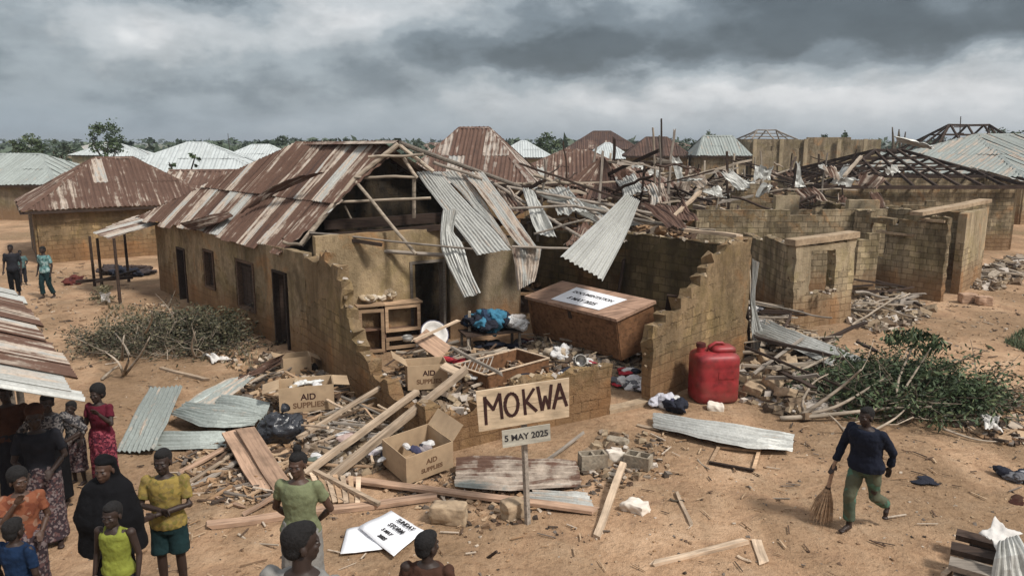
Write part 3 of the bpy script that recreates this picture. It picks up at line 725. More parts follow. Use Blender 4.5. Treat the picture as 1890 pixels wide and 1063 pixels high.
hip_house('long_rust_house','long house with a low dark rusty roof right of the pyramid roof',(3.6,43.5),7.8,6.5,R(-4),3.1,4.75,'tin',.64,'mudwall',seed=29,roofvar=.08,pitch=.22)
hip_house('rust_wing_house','rusty roofed wing in front of the long low house',(5.6,38.8),4.6,4.5,R(10),2.9,4.2,'tin_b',.67,'mudwall',seed=30,roofvar=.1,pitch=.22)
hip_house('white_far_house','far house with a white roof between the pyramid roof and the round tree',(1.2,82),5.6,5,R(0),3.6,5.3,'tin_far',.05,'block_tan',seed=31,roofvar=.04)
hip_house('dark_roof_house','large far house with a dark green grey hipped roof',(12.8,110),9.6,8,R(-5),4.2,6.7,'tin_teal',.95,'block_tan',rl=2.4,seed=32,roofvar=.05)
hip_house('white_gable_house','small white roofed house in front of the dark hipped roof',(10.4,84),4.0,4,R(5),3.4,5.1,'tin_far',.06,'block_tan',rl=.5,seed=33,roofvar=.04)
hip_house('brown_roof_house','house with a plain dark brown hipped roof beside the utility pole',(14.0,75),5.2,5,R(-4),3.9,5.65,'tin_b',.95,'mudwall',rl=2,seed=34,roofvar=.03)
hip_house('teal_roof_house','house with a pale green tin roof left of the unfinished concrete block building',(18.9,71),3.9,4.5,R(0),4.0,5.75,'tin_teal',.16,'concrete_old',rl=2.6,seed=35,roofvar=.04)
# far scattered houses
fs=[(-62,120,9,7,.10,'tin_far','low far house with a faded white roof among the trees'),(-15,150,9,7,.62,'tin','far rusty roof above the village left of the main ridge'),(-6,160,8,7,.1,'tin_far','tiny far white roof just over the main ridge'),
    (36,96,9,7,.08,'tin_far','far white roof showing right of the concrete building'),(44,110,10,7,.55,'tin','far brownish roof under the bare tree stumps'),(52,120,9,7,.12,'tin_teal','far grey green roof right of the bare tree stumps'),(30,140,9,7,.6,'tin','far rusty roof behind the concrete building'),
    (62,150,12,8,.1,'tin_far','far pale roof under the thin mast'),(22,118,7,6,.08,'tin_far','far white roof between the brown roof and the green tin roof'),(-90,170,12,9,.3,'tin','distant faded roof at the left horizon')]
for i,(x,y,l,w_,ru,mt,lb) in enumerate(fs): hip_house('distant_house',lb,(x,y),l,w_,R(rnd.uniform(-15,15)),3.2,5.0,mt,ru,'block_tan',seed=60+i,pitch=.5,roofvar=.04)
# unfinished concrete building
def straight_building(name,label,specs,cat='building',mat='concrete_old',th=.3,group=None):
    a0=specs[0][0]; t=thing(name,(a0[0],a0[1],0),label,cat,group)
    for sp in specs:
        a,b,prof=sp[0],sp[1],sp[2]; ops=sp[3] if len(sp)>3 else (); mt=sp[4] if len(sp)>4 else mat
        L=(V((b[0],b[1]))-V((a[0],a[1]))).length
        p=prof if isinstance(prof,list) else [(0,prof),(L,prof)]
        wo=wall_part('wall',V((a[0],a[1],0)),V((b[0],b[1],0)),p,mt,t,th=th,openings=ops,cell=.2 if L<14 else .4,jit=.012)
        if ops: wo['k']=1
    return t
cb=straight_building('concrete_building','unfinished flat topped concrete building with stained tan walls',[((21.8,70),(33.6,70.5),[(0,5.35),(5.0,5.35),(5.1,5.55),(8.8,5.55),(9.0,5.35),(12,5.35)],[(3.4,4.4,3.3,4.6),(1.2,1.8,4.3,4.9)]),((33.6,70.6),(35.0,80),5.3),((21.8,70.3),(22.8,80),5.3),((22.8,80),(35,80),5.3)])
mb=MB(); 
for x in (22,24.4,26.6,29.6,32): mb=MB(); mb.box((x-21.8,-.12,4.0),(.35,.16,2.9)); mb.build('pilaster',M['block_tan'],cb)
def roof_frame(parent,e,r,nr,mat,w=.1,purl=2,name='rafter',skip=(),off=V((0,0,0))):
    """bare hip roof frame: e four eave points, r two ridge points"""
    e=[V(p)-off for p in e]; r=[V(p)-off for p in r]
    def one(p,q,ww=w,nm=name):
        mb=MB(); beam_mb(mb,p,q,ww,ww*1.2,bend=.03,seed=p.x*3+q.y); mb.build(nm,M[mat],parent)
    for a,b in ((0,1),(1,2),(2,3),(3,0)): one(e[a],e[b],w*1.1,'wall_plate')
    one(e[0],r[0]);one(e[3],r[0]);one(e[1],r[1]);one(e[2],r[1]); one(r[0],r[1],w,'ridge_beam')
    for (a,b,c,d) in ((e[0],e[1],r[0],r[1]),(e[3],e[2],r[0],r[1]),(e[1],e[2],r[1],r[1]),(e[0],e[3],r[0],r[0])):
        n=nr if (a-b).length>5 else max(2,nr//2)
        for k in range(1,n):
            if (k,int(a.x)) in skip: continue
            t=k/n; q=a.lerp(b,t)
            # jack rafters end on hips
            if (c-d).length>.01:
                L=(b-a).length; s=t*L; tc_=(c-a).dot((b-a).normalized()); td=(d-a).dot((b-a).normalized())
                if s<tc_: p=a.lerp(c,s/tc_)
                elif s>td: p=b.lerp(d,(L-s)/(L-td))
                else: p=c.lerp(d,(s-tc_)/max(td-tc_,.01))
            else: p=(a.lerp(c,t*2) if t<=.5 else b.lerp(c,(1-t)*2))
            one(q,p,w*.8)
        for k in range(1,purl+1):
            t=k/(purl+1); one(a.lerp(c,t),b.lerp(d,t),w*.7,'purlin')
roof_frame(cb,[(22.3,72,5.4),(26.6,72,5.4),(26.6,77,5.4),(22.3,77,5.4)],[(23.6,74.5,6.3),(25.4,74.5,6.3)],5,'wood_grey',.1,2,off=V((21.8,70,0)))
# long roofless block wall behind the ruin
r1=straight_building('block_house','roofless grey block house with a long bare wall behind the ruin',[((6.6,27.2),(13.6,27.6),pprof(V((6.6,27.2,0)),V((13.6,27.6,0)),[(1265,384),(1340,384),(1345,388),(1450,392),(1455,400),(1520,392),(1525,388),(1600,386)]),(),'block'),
   ((6.6,27.4),(5.2,33.5),2.9,(),'block_mould'),((9.4,27.6),(8.6,31),[(0,2.4),(3.5,2.2)],(),'block')],'ruined house',th=.2)
# wall with window hole, and its return wall
wa=G(1452,608); wa.z=0; wb=G(1560,592); wb.z=0; wc=G(1372,548); wc.z=0
r2=thing('window_wall',(wa.x,wa.y,0),'freestanding tan wall corner with an empty window hole and a pale lintel','ruined wall')
Lww=(wb-wa).length
ow=popen(wa,wb,1494,458,1534,532)
w2=wall_part('wall',wa,wb,[(0,2.38),(Lww,2.5)],'block_tan',r2,th=.3,openings=[ow],jit=.02)
wall_part('wall',wa+V((0,.17,0)),wc,pprof(wa,wc,[(1445,440),(1410,440),(1372,436)]),'block',r2,th=.24,jit=.02)
mb=MB(); z_=2.42; beam_mb(mb,V((-.1,-.05,z_+.06))-V((0,0,0)),(wb-wa)+V((.05,0,z_+.16)),.4,.17,bend=.02); mb.build('lintel',M['mudlump'],r2)
mb=MB(); rg=random.Random(3)
for i in range(14): mb.rock(V((rg.uniform(.75,1.25),rg.uniform(-.1,.1),ow[2]+rg.uniform(0,.12))),.09,rg,rg.random())
q=mb.build('rubble_on_sill',M['rubble'],r2); q['kind']='stuff'
# house E: block house with a corner door
ea=G(1570,528); ea.z=0; ec=G(1738,556); ec.z=0; ed=G(1802,520); ed.z=0
r3=thing('block_ruin',(ec.x,ec.y,0),'roofless block house with a dark window gap and a corner door','ruined house')
ope=popen(ea,ec,1606,408,1640,470)
wE=wall_part('wall',ea,ec,pprof(ea,ec,[(1572,392),(1604,390),(1640,402),(1660,418),(1664,410),(1700,405),(1738,402)]),'block',r3,th=.26,openings=[ope],jit=.02)
opd=popen(ec,ed,1747,402,1760,522,True)
LE=(ed-ec).length
wE2=wall_part('wall',ec+(ed-ec)*.04,ed,pprof(ec,ed,[(1740,398),(1800,386)]),'block_tan',r3,th=.26,openings=[opd],jit=.015)
wall_part('wall',ed+V((.05,.1,0)),ed+V((-3.5,3.0,0)),[(0,2.6),(4.6,2.5)],'block',r3,jit=.02)
wall_part('wall',ea+V((0,.15,0)),ea+V((.6,4.2,0)),[(0,2.5),(4,2.9)],'block_mould',r3,jit=.02)
mb=MB(); zt=onwall(ec,ed,1740,400)[1]; beam_mb(mb,V((-.9,.45,zt-.02)),(ed-ec)+V((0,0,zt+.18)),.42,.12,bend=.03); mb.build('lintel',M['mudlump'],r3)
mb=MB(); 
d3=(ea-ec)
for (t0,t1,zz) in ((.35,.75,2.1),(.05,.3,2.65)): 
    beam_mb(mb,d3*t0+V((0,-.1,zz)),d3*t1+V((0,-.1,zz+.02)),.34,.08,bend=.02)
mb.build('ledge',M['mudlump'],r3)
wall_part('wall',ea+V((.9,1.6,0)),ec+V((.5,2.2,0)),[(0,2.3),(5,2.4)],'shade_wall',r3,jit=.02)  # added wall, coloured near-black as the shade behind the window gap
# small block room between wall and house E
straight_building('low_block_room','low broken block room with a yellowish end wall on top of the ruins',[((12.4,31.2),(16.0,31.4),[(0,2.6),(.9,3.0),(1.2,2.5),(3.6,2.7)],(),'block'),((13.0,29.5),(14.2,29.5),[(0,3.05),(1.2,3.1)],(),'block_tan'),((10.0,29.0),(10.9,29.0),[(0,3.2),(.9,3.1)],(),'block_tan')],'ruined wall')
# house F with skeleton roof
fa=V((15.2,37.2,0)); fb=V((24.2,36.8,0)); fc=V((31.0,50.0,0)); fd=V((17.5,50,0))
r4=straight_building('rafter_house','big block house with a bare charred rafter roof frame','x' and [(fa,fb,3.0,((.01,.02,0,.01),),'block'),(fb+V((.1,.1,0)),fc,3.0,((1.0,1.8,.9,2.2),(3.2,4.0,0,2.2),(5.4,6.2,.9,2.2),(8,8.8,0,2.2),(10.4,11.2,.9,2.2)),'block_tan'),(fa+V((0,.2,0)),fd,3.0,(),'block'),(fd,fc,3.0,(),'block')],'ruined house',th=.26)
roof_frame(r4,[(14.9,36.8,3.08),(24.8,36.4,3.08),(31.3,50,3.08),(17,50.3,3.08)],[(19.6,41.5,4.75),(22.2,44.0,4.75)],9,'wood_dark',.13,3,off=fa)
mb=MB(); roof_face(mb,V((24.8,36.4,3.2))-fa,V((31.3,50,3.2))-fa,V((22.2,44,4.85))-fa,V((22.2,44,4.85))-fa,lambda k,r:.2,sw=.9,pitch=.3,joint=.3,seed=77,hole=lambda u,v,ri: (ri==1) or noise.noise(V((u*.7,3,1)))>-.05)
mb.build('roof_sheet',M['tin'],r4)
# right: big pale corrugated roof
hip_house('corrugated_house','large house under a broad pale grey corrugated roof at the right edge',(36.5,58),15,14,R(24),3.0,5.75,'tin_teal',.26,'block_tan',rl=5,seed=40,pitch=.35,roofvar=.10,amp=.04)
roof_frame(thing('bare_rafters',(40,66,0),'bare timber roof frame poking above the pale grey roof','roof frame'),[(34.5,63,4.2),(43,63,4.2),(43,70,4.2),(34.5,70,4.2)],[(37.2,66,6.6),(40.6,66,6.6)],6,'wood_dark',.15,2,off=V((40,66,0)))
# veranda lean-to on the left end of the ruined house
vt=thing('veranda',(-13.2,25.5,0),'small rusty lean-to veranda on wooden posts at the end of the house','veranda')
va,vb,vc_,vd=PY(170,430,26.2),PY(200,442,24.6),PY(292,409,25.8),PY(255,398,28.2)
vo=vt.location
mb=MB(); roof_face(mb,va-vo,vb-vo,vc_-vo,vd-vo,lambda k,r:[.42,.6,.3,.62][k%4],sw=.6,pitch=.15,joint=None,seed=44)
mb.build('roof',M['tin'],vt)
for (px,py,Y,tx,ty) in ((175,528,26.2,172,436),(190,545,25.0,188,440),(222,560,24.4,214,440),(238,520,26.5,238,425)):
    b_=G(px,py); tp=V((b_.x,b_.y,0)); r_=ray(tx,ty); zt=CH+r_.z*(b_.y/r_.y); mb=MB(); mb.tube([b_-vo-V((0,0,.1)),V((b_.x,b_.y,zt))-vo],[.055,.045],7); mb.build('post',M['wood_dark'],vt)
mb=MB(); beam_mb(mb,G(178,520,.55)-vo,G(250,500,.55)-vo,.1,.08); beam_mb(mb,G(140,520,.3)-vo,G(245,512,.35)-vo,.12,.1); mb.build('rail',M['wood_dark'],vt)
# near porch roof bottom left
pr1,pr2=PY(155,738,8.6),PY(33,540,15.0)
pz=V((-.8,-.6,.42))
nh=thing('porch_roof',(-9.5,10,0),'near rusty porch roof with a pale edge sheet sloping down beside the crowd','porch roof')
no=nh.location; mb=MB(); rp=[.62,.22,.64,.60,.36,.66,.30,.62,.2,.62,.55]
roof_face(mb,pr2-no,pr1-no,pr1+pz*5-no,pr2+pz*5-no,lambda k,r:[.3,.2,.62,.66,.6,.40,.62,.65,.38,.62,.3,.12][k%12],sw=.7,pitch=.125,joint=None,seed=50,amp=.022,jit=.12)
mb.build('roof',M['tin'],nh)
for t in (.62,.95):
    p=pr1.lerp(pr2,t)+pz*.35; mb=MB(); mb.tube([V((p.x,p.y,-.1))-no,p-no-V((0,0,.05))],[.06,.05],7); mb.build('post',M['wood_grey'],nh)
for t in (.12,.9):
    p=pr1.lerp(pr2,t)+pz*4.5; mb=MB(); mb.tube([V((p.x,p.y,bank(p.y)-.1))-no,p-no-V((0,0,.05))],[.06,.05],7); mb.build('post',M['wood_grey'],nh)
# poles and masts
def pole(p,h,r0,name,label,cat,mat='wood_dark',arms=()):
    mb=MB(); mb.tube([(0,0,-.1),(0.02*h,0,h*.5),(0,.01*h,h)],[r0,r0*.85,r0*.6],7)
    o=mb.build(name,M[mat]); o.location=p; tag(o,label,cat)
    for (z,l) in arms:
        mb=MB(); mb.box((0,0,z),(l,.1,.1)); mb.build('crossarm',M[mat],o)
    return o
pole(PY(1218,300,58).xy.to_3d(),6.9,.11,'utility_pole','tall thin wooden pole standing above the brown roof','pole')
pole(PY(1765,300,75).xy.to_3d(),7.6,.07,'antenna_mast','thin antenna mast above the far right roofs','mast',arms=((6.6,1.2),(6.0,.8)))
pole(PY(424,300,110).xy.to_3d(),6.4,.06,'antenna_mast','very thin mast over the pale far house','mast')
# ------------------------------------------------------------------ trees
def leafcloud(mb,c,r,n,size,rng,aspect=1.6,gap=.5,light=None):
    """leaf faces gathered in clumps with gaps between"""
    c=V(c); k=max(5,n//28)
    cl=[]
    for _ in range(k):
        d=V((rng.gauss(0,1),rng.gauss(0,1),rng.gauss(0,1))).normalized(); q=rng.uniform(.35,1)**.6
        cl.append((V((d.x*r[0]*q,d.y*r[1]*q,d.z*r[2]*q)),rng.uniform(.16,.34),rng.uniform(0,1)))
    for i in range(n):
        cc_,cr_,tone=cl[rng.randrange(k)]
        d=V((rng.gauss(0,1),rng.gauss(0,1),rng.gauss(0,.7)))*cr_*.55
        p=c+cc_+V((d.x*r[0],d.y*r[0],d.z*r[2]))
        a=V((rng.gauss(0,1),rng.gauss(0,1),rng.gauss(0,.6))).normalized()*size*rng.choice((.5,.7,1,1.3))*rng.uniform(.8,1.2)
        b_=a.cross(V((rng.gauss(0,1),rng.gauss(0,1),rng.gauss(0,1)))).normalized()*size/aspect*rng.uniform(.5,1)
        t=min(1,max(0,tone*.6+rng.uniform(0,.4)))
        i0=[mb.av(p-a*.5,(0,0),t),mb.av(p+b_*.5,(0,0),t),mb.av(p+a*.5,(0,0),t),mb.av(p-b_*.5,(0,0),t)]
        mb.af(*i0)
def tree(p,h,cr_,label,name='tree',mat='leaf_far',n=1500,leaf=.28,seed=1,trunk=.14,cz=.66,group=None,cat='tree'):
    rng=random.Random(seed); o=thing(name,p,label,cat,group)
    mb=MB(); top=V((rng.uniform(-.3,.3),0,h*cz)); mb.tube([(0,0,-.2),(top.x*.4,.1,h*.3),top],[trunk*1.3,trunk,trunk*.5],8)
    for k in range(6):
        a=k*1.05+rng.uniform(-.3,.3); s=h*rng.uniform(.3,.5); e=V((math.cos(a)*cr_[0]*.75,math.sin(a)*cr_[1]*.75,h*cz+rng.uniform(-.1,.5)*cr_[2]))
        mb.tube([V((top.x*.5,.1,s)),V((e.x*.5,e.y*.5,(s+e.z)/2+.2)),e],[trunk*.55,trunk*.35,trunk*.12],6)
    mb.build('trunk',M['bark'],o)
    mb=MB(); leafcloud(mb,(0,0,h*cz+.1*h),cr_,n,leaf,rng); mb.build('crown',M[mat],o)
    return o
def treeat(px,pytop,Y,w_px,label,**k):
    """top of the crown at pixel row, width in pixels"""
    tp=PY(px,pytop,Y); wd_=w_px/F*Y/2; h=tp.z; cz=k.pop('cz',.72); rz_=k.pop('rz',h*.22)
    return tree((tp.x,tp.y,0),h,(wd_,wd_,rz_),label,cz=cz,**k)
treeat(47,252,70,56,'dark bushy tree over the grey hipped roof at the left edge',n=1300,leaf=.3,seed=2,mat='leaf_dark')
treeat(192,232,62,58,'tall dark tree with a ragged crown beside the white hipped roof',n=1700,leaf=.26,seed=3,mat='leaf_dark',rz=1.5,cz=.74)
treeat(110,262,78,34,'small round bush tree between the dark tree and the tall tree',n=700,leaf=.3,seed=4)
treeat(517,252,120,26,'small far tree above the pale far houses',n=500,leaf=.4,seed=5)
treeat(768,254,110,20,'small far tree just right of the main roof ridge',n=400,leaf=.4,seed=6)
treeat(1010,250,95,44,'round dark tree between the white roof and the dark hipped roof',n=1200,leaf=.35,seed=7,mat='leaf_dark')
treeat(1310,245,110,22,'small dark tree peeking over the green tin roof',n=500,leaf=.4,seed=8,mat='leaf_dark')
treeat(1560,243,100,16,'small dark tree above the middle of the concrete building',n=400,leaf=.35,seed=9,mat='leaf_dark')
treeat(1522,247,105,14,'tiny tree above the concrete building left of its neighbour',n=300,leaf=.35,seed=10,mat='leaf_dark')
treeat(1730,255,110,40,'spreading far tree between the bare stumps and the mast',n=800,leaf=.4,seed=11)
treeat(1855,244,90,70,'wide dark tree behind the roof frame at the right edge',n=1200,leaf=.4,seed=12,mat='leaf_dark')
treeat(385,262,130,60,'broad far tree behind the white hipped roof',n=900,leaf=.5,seed=13)
treeat(448,266,140,50,'low far tree beyond the pale house roofs',n=700,leaf=.5,seed=14)
treeat(1272,258,130,36,'low far tree between the brown roof and the green roof',n=500,leaf=.5,seed=15)
# bare stumps
for (px,py,Y,sd_,lb) in ((1652,235,72,1,'bare broken tree trunk with two short forks beyond the rafter house'),(1664,240,74,2,'thinner bare trunk leaning beside the forked one')):
    tp=PY(px,py,Y); o=thing('bare_tree',(tp.x,tp.y,0),lb,'tree'); mb=MB(); h=tp.z
    mb.tube([(0,0,-.1),(.1,0,h*.5),(-.05,0,h*.8),(-.25,0,h)],[.2,.17,.12,.05],7); mb.tube([(0.03,0,h*.65),(.35,0,h*.8),(.45,.1,h*.97)],[.12,.09,.05],6); mb.tube([(0.03,0,h*.5),(-.4,0,h*.62),(-.55,.1,h*.72)],[.1,.07,.04],6)
    mb.build('trunk',M['bark'],o)
# dry stalks between left roofs
for (px,py,Y,lb) in ((355,285,46,'thin dry stalk with a ragged tip, right of the pair over the rusty roof'),(318,300,46,'thin dry stalk drooping over the rusty roof, left of the pair')):
    tp=PY(px,py,Y); o=thing('dry_stalk',(tp.x,tp.y,0),lb,'plant'); mb=MB(); sg=1 if px>340 else -1
    mb.tube([(-.5*sg,0,0),(-.3*sg,0,tp.z*.7),(.2*sg,0,tp.z)],[.06,.05,.03],6); mb.build('stem',M['wood_dark'],o)
    mb=MB(); leafcloud(mb,(.15*sg,0,tp.z-.2),(.3,.3,.5),60,.3,random.Random(px)); mb.build('leaves',M['leaf_dark'],o)
# far wood on the horizon (one mass)
mb=MB(); rng=random.Random(99)
for k in range(620):
    Y=rng.uniform(170,900)**1.0; X=rng.uniform(-1,1)*Y*.85+ (0); 
    if rng.random()<.25: Y=rng.uniform(130,200); X=rng.uniform(-1,.1)*Y*.8
    hh=rng.uniform(3.0,5.6)+Y*.0035
    leafcloud(mb,(X,Y,hh*.52),(hh*.9,hh*.9,hh*.48),46,hh*.42,rng)
o=mb.build('far_wood',M['leaf_far']); tag(o,'hazy far belt of trees along the horizon','trees',kind='stuff')
# ================================================================== OBJECTS IN AND AROUND THE ROOM
def T(px,py): return (px,py)
def textmesh(txt,size,mat,parent,mtx,name='lettering',ext=.0015,bold=.0):
    cu=bpy.data.curves.new('t','FONT'); cu.body=txt; cu.size=size; cu.align_x='CENTER'; cu.align_y='CENTER'; cu.extrude=ext; cu.offset=bold
    o=bpy.data.objects.new('t',cu); COL.objects.link(o); bpy.context.view_layer.update()
    me=bpy.data.meshes.new_from_object(o); me.name=name; bpy.data.objects.remove(o)
    me.materials.clear(); me.materials.append(M[mat])
    q=bpy.data.objects.new(name,me); COL.objects.link(q); q.parent=parent; q.matrix_local=mtx
    return q
def basis(o,x,y,z): 
    m=Matrix((x.normalized(),y.normalized(),z.normalized())).transposed().to_4x4(); m.translation=o; return m
# ---- wooden place name sign
sb=G(975,968); st_=thing('place_sign',(sb.x,sb.y,0),'hand painted wooden place name sign with a smaller date board on a single post','sign')
TL,TR,BR,BL=PY(878,722,9.62),PY(1050,697,9.80),PY(1050,768,9.80),PY(884,796,9.62)
def quad_board(name,mat,parent,P,th=.03,off=V((0,0,0)),nb=1,split=.012):
    tl,tr,br,bl=[V(p)-off for p in P]; n=(tr-tl).cross(bl-tl).normalized(); 
    if n.y>0: n=-n       # towards the viewer side
    mb=MB()
    for k in range(nb):
        a,b=k/nb,(k+1)/nb
        a+=split/2*(k>0); b-=split/2*(k<nb-1)
        f=[tl.lerp(bl,a),tr.lerp(br,a),tr.lerp(br,b),tl.lerp(bl,b)]
        mb.loft([[p+n*th*.5 for p in f],[p-n*th*.5 for p in f]])
    o=mb.build(name,M[mat],parent); return o,n
so_=st_.location
bd,n1_=quad_board('sign_board','board',st_,(TL,TR,BR,BL),.035,so_,nb=2)
# hand painted strokes
LET={'M':[[(.0,-.12),(.02,.95)],[(.02,.9),(.5,.42)],[(.5,.42),(.93,1.0)],[(.93,1.0),(1.0,.02)]],
 'O':[[(.5+.5*math.cos(a*.314+1.6),.5+.5*math.sin(a*.314+1.6)) for a in range(21)]],
 'K':[[(.05,1.08),(.15,-.02)],[(.85,1.05),(.2,.52)],[(.2,.55),(1.0,.05)]],
 'W':[[(.0,1.05),(.28,.0)],[(.28,.0),(.5,.58)],[(.5,.58),(.78,.02)],[(.78,.02),(.95,1.05)]],
 'A':[[(.0,-.02),(.45,1.05)],[(.45,1.05),(1.0,.02)],[(.18,.40),(.82,.42)]]}
tl,tr,br,bl=[p-so_ for p in (TL,TR,BR,BL)]
mb=MB(); 
def stroke(pts,w0):
    for i in range(len(pts)-1):
        a,b=V(pts[i]),V(pts[i+1]); d=(b-a); 
        if d.length<1e-6: continue
        s=d.cross(n1_).normalized()*w0*.5; k=d.normalized()*w0*.28
        j=lambda:1+rnd.uniform(-.15,.2)
        f=[a-k-s*j(),b+k-s*j(),b+k+s*j(),a-k+s*j()]
        i0=[mb.av(p+n1_*.003) for p in f]+[mb.av(p) for p in f]
        mb.af(i0[0],i0[1],i0[2],i0[3])
        for q in range(4): mb.af(i0[q],i0[4+q],i0[4+(q+1)%4],i0[(q+1)%4])
xp=[.085,.30,.495,.66,.83]; ws=[.175,.14,.14,.15,.14]
for ch,x0,wd_ in zip('MOKWA',xp,ws):
    hgt=.56+(.06 if ch=='M' else 0); y0=.27 if ch!='M' else .24
    if ch in 'WA': y0=.30
    for ln in LET[ch]:
        pts=[]
        for (a,b) in ln:
            u=x0+a*wd_; v=1-(y0+b*hgt)
            pts.append(tl.lerp(tr,u).lerp(bl.lerp(br,u),v)+n1_*(.0190+.0012*rnd.random()))
        stroke(pts,.042)
mb.build('lettering',M['paint'],st_)
P2=(PY(926,795,9.60),PY(1015,782,9.70),PY(1016,812,9.70),PY(928,826,9.60))
b2,n2_=quad_board('date_board','board_grey',st_,P2,.025,so_)
c2=sum((p for p in P2),V())/4-so_; xd=(P2[1]-P2[0]); yd=(P2[0]-P2[3]); 
textmesh('5 MAY 2025',.118,'ink',b2,basis(c2+n2_*.0145,xd,n2_.cross(xd),n2_),bold=.003)
mb=MB(); tp=PY(966,790,9.74)-so_; beam_mb(mb,V((0,.02,-.15)),V((tp.x,tp.y+.03,tp.z+.35)),.075,.05,bend=.03); mb.build('post',M['wood_grey'],st_)
# ---- big chest
FR=V((2.52,16.8,0)); FLd=V((-.615,.79,0)).normalized(); Lc=3.2; Dc=1.22; Hc=1.06
ch=thing('wooden_chest',tuple(FR),'huge brown wooden chest with a white notice lying on its lid','chest')
X_=FLd; Yb=V((-X_.y,X_.x,0)); 
if Yb.y<0: Yb=-Yb
tilt=Matrix.Rotation(R(-11) if (X_.cross(Yb)).z>0 else R(11),3,X_)
Yt=tilt@Yb; 
if Yt.z<0: tilt=tilt.inverted(); Yt=tilt@Yb
Zt=tilt@V((0,0,1)); base=V((0,0,.26))
def cp(x,y,z): return base+X_*x+Yt*y+Zt*z
def obox(mb,x0,x1,y0,y1,z0,z1):
    f=[(x0,y0),(x1,y0),(x1,y1),(x0,y1)]
    mb.loft([[cp(x,y,z0) for x,y in f],[cp(x,y,z1) for x,y in f]])
mb=MB(); obox(mb,0,Lc,0,Dc,0,Hc-.07); mb.build('body',M['chest_wood'],ch)
mb=MB(); obox(mb,-.05,Lc+.05,-.06,Dc*.5-.004,Hc-.07,Hc); obox(mb,-.05,Lc+.05,Dc*.5+.004,Dc+.05,Hc-.07,Hc+.004); mb.build('lid',M['chest_lit_top'],ch)
mb=MB()
for xx in (0.02,Lc-.12): obox(mb,xx,xx+.1,-.022,-.001,0.02,Hc-.08)
obox(mb,.13,Lc-.13,-.018,-.001,.02,.12); obox(mb,.13,Lc-.13,-.018,-.001,Hc-.2,Hc-.1); mb.build('trim',M['chest_wood'],ch)
mb=MB(); obox(mb,Lc*.5-.06,Lc*.5+.05,-.03,-.002,Hc-.30,Hc-.12); mb.build('lock',M['wood_dark'],ch)
# notice on the lid
nt=thing('paper_notice',ch.location+cp(1.5,.85,Hc+.01),'white paper notice with two lines of black writing on the chest lid','notice')
nb_=ch.location-nt.location
NP=[cp(Lc-.75,1.05,Hc+.012)+nb_,cp(.60,.98,Hc+.012)+nb_,cp(.72,.14,Hc+.012)+nb_,cp(Lc-.82,.10,Hc+.012)+nb_]
mb=MB(); mb.loft([NP,[p+Zt*.006 for p in NP]]); pp=mb.build('sheet',M['paper'],nt)
xd=(NP[1]-NP[0]); cN=sum(NP,V())/4
yd_=Zt.cross(xd)
textmesh('DOCUMENTATION',.165,'ink',nt,basis(cN+yd_.normalized()*.17+Zt*.008,xd,yd_,Zt),bold=.006)
textmesh('5 MAY 2025',.20,'ink',nt,basis(cN-yd_.normalized()*.19+Zt*.008,xd,yd_,Zt),bold=.008)
# ---- cardboard boxes
def carton(loc,rz,sx,sy,h,label,flaps=(('f',-120),),text=None,th=.012,tilt_=(0,0),mat='card',content=None,group=None,textmat='ink_faint',tsize=.14):
    t=thing('cardboard_box',loc,label,'box',group,rz)
    t.rotation_euler=(tilt_[0],tilt_[1],rz)
    mb=MB(); hx,hy=sx/2,sy/2
    mb.box((0,-hy+th/2,h/2),(sx,th,h)); mb.box((0,hy-th/2,h/2),(sx,th,h)); mb.box((-hx+th/2,0,h/2),(th,sy-2*th-.002,h-.002)); mb.box((hx-th/2,0,h/2),(th,sy-2*th-.002,h-.002)); mb.box((0,0,th/2),(sx-2*th-.004,sy-2*th-.004,th))
    mb.build('carton',M[mat],t)
    for side,ang,ln in flaps:
        mb=MB(); w_=(sx if side in 'fb' else sy)-.01; mb.box((0,-ln/2,0),(w_,ln,.008))
        f=mb.build('flap',M[mat],t); rzz={'f':0,'r':R(90),'b':R(180),'l':R(-90)}[side]
        pos={'f':(0,-hy-.004,h),'b':(0,hy+.004,h),'r':(hx+.004,0,h),'l':(-hx-.004,0,h)}[side]
        f.location=pos; f.rotation_euler=(R(ang),0,rzz)
    if text:
        for k,(tx,dz,sz,mt) in enumerate(text):
            textmesh(tx,sz,mt,t,basis(V((0.03,-hy-.002,h*.5+dz)),V((1,0,0)),V((0,0,1)),V((0,-1,0))),bold=.004)
    return t
def blobs(name,p,label,cols,r=.16,n=6,spread=.22,cat='clothes',seed=1,group=None,flat=.55):
    """crumpled cloth heap, each garment a part"""
    t=thing(name,p,label,cat,group); rg=random.Random(seed)
    for k in range(n):
        c=cols[k%len(cols)]; mb=MB(); q=V((rg.uniform(-spread,spread),rg.uniform(-spread,spread)*.8,r*flat*(.55+.7*(k/n))))
        mb.ell(q,(r*rg.uniform(.8,1.7),r*rg.uniform(.5,1.1),r*flat*rg.uniform(.5,.9)),Matrix.Rotation(rg.uniform(0,3),3,'Z')@Matrix.Rotation(rg.uniform(-.4,.4),3,'X'),44,26)
        for i,v in enumerate(mb.v):
            vv=V(v); d=(vv-q); w3=V((noise.noise(vv*6+V((k,0,0))),noise.noise(vv*6+V((0,k,0))),noise.noise(vv*6)))*.5
            rid=1-abs(noise.noise((vv+w3*.15)*11+V((k,seed,0))))*2
            f=1+.55*noise.noise(vv*7+V((k,seed,0)))+.22*rid-.1+.12*noise.noise(vv*34); mb.v[i]=tuple(q+d*f)
        mb.build('garment',cloth('cl_%.2f_%.2f_%.2f'%c,c),t,smooth=True)
    return t
DK=(.022,.024,.034);BLU=(.05,.17,.26);WH=(.55,.54,.53);RD=(.32,.03,.04);TN=(.36,.28,.19);GR=(.12,.12,.13)
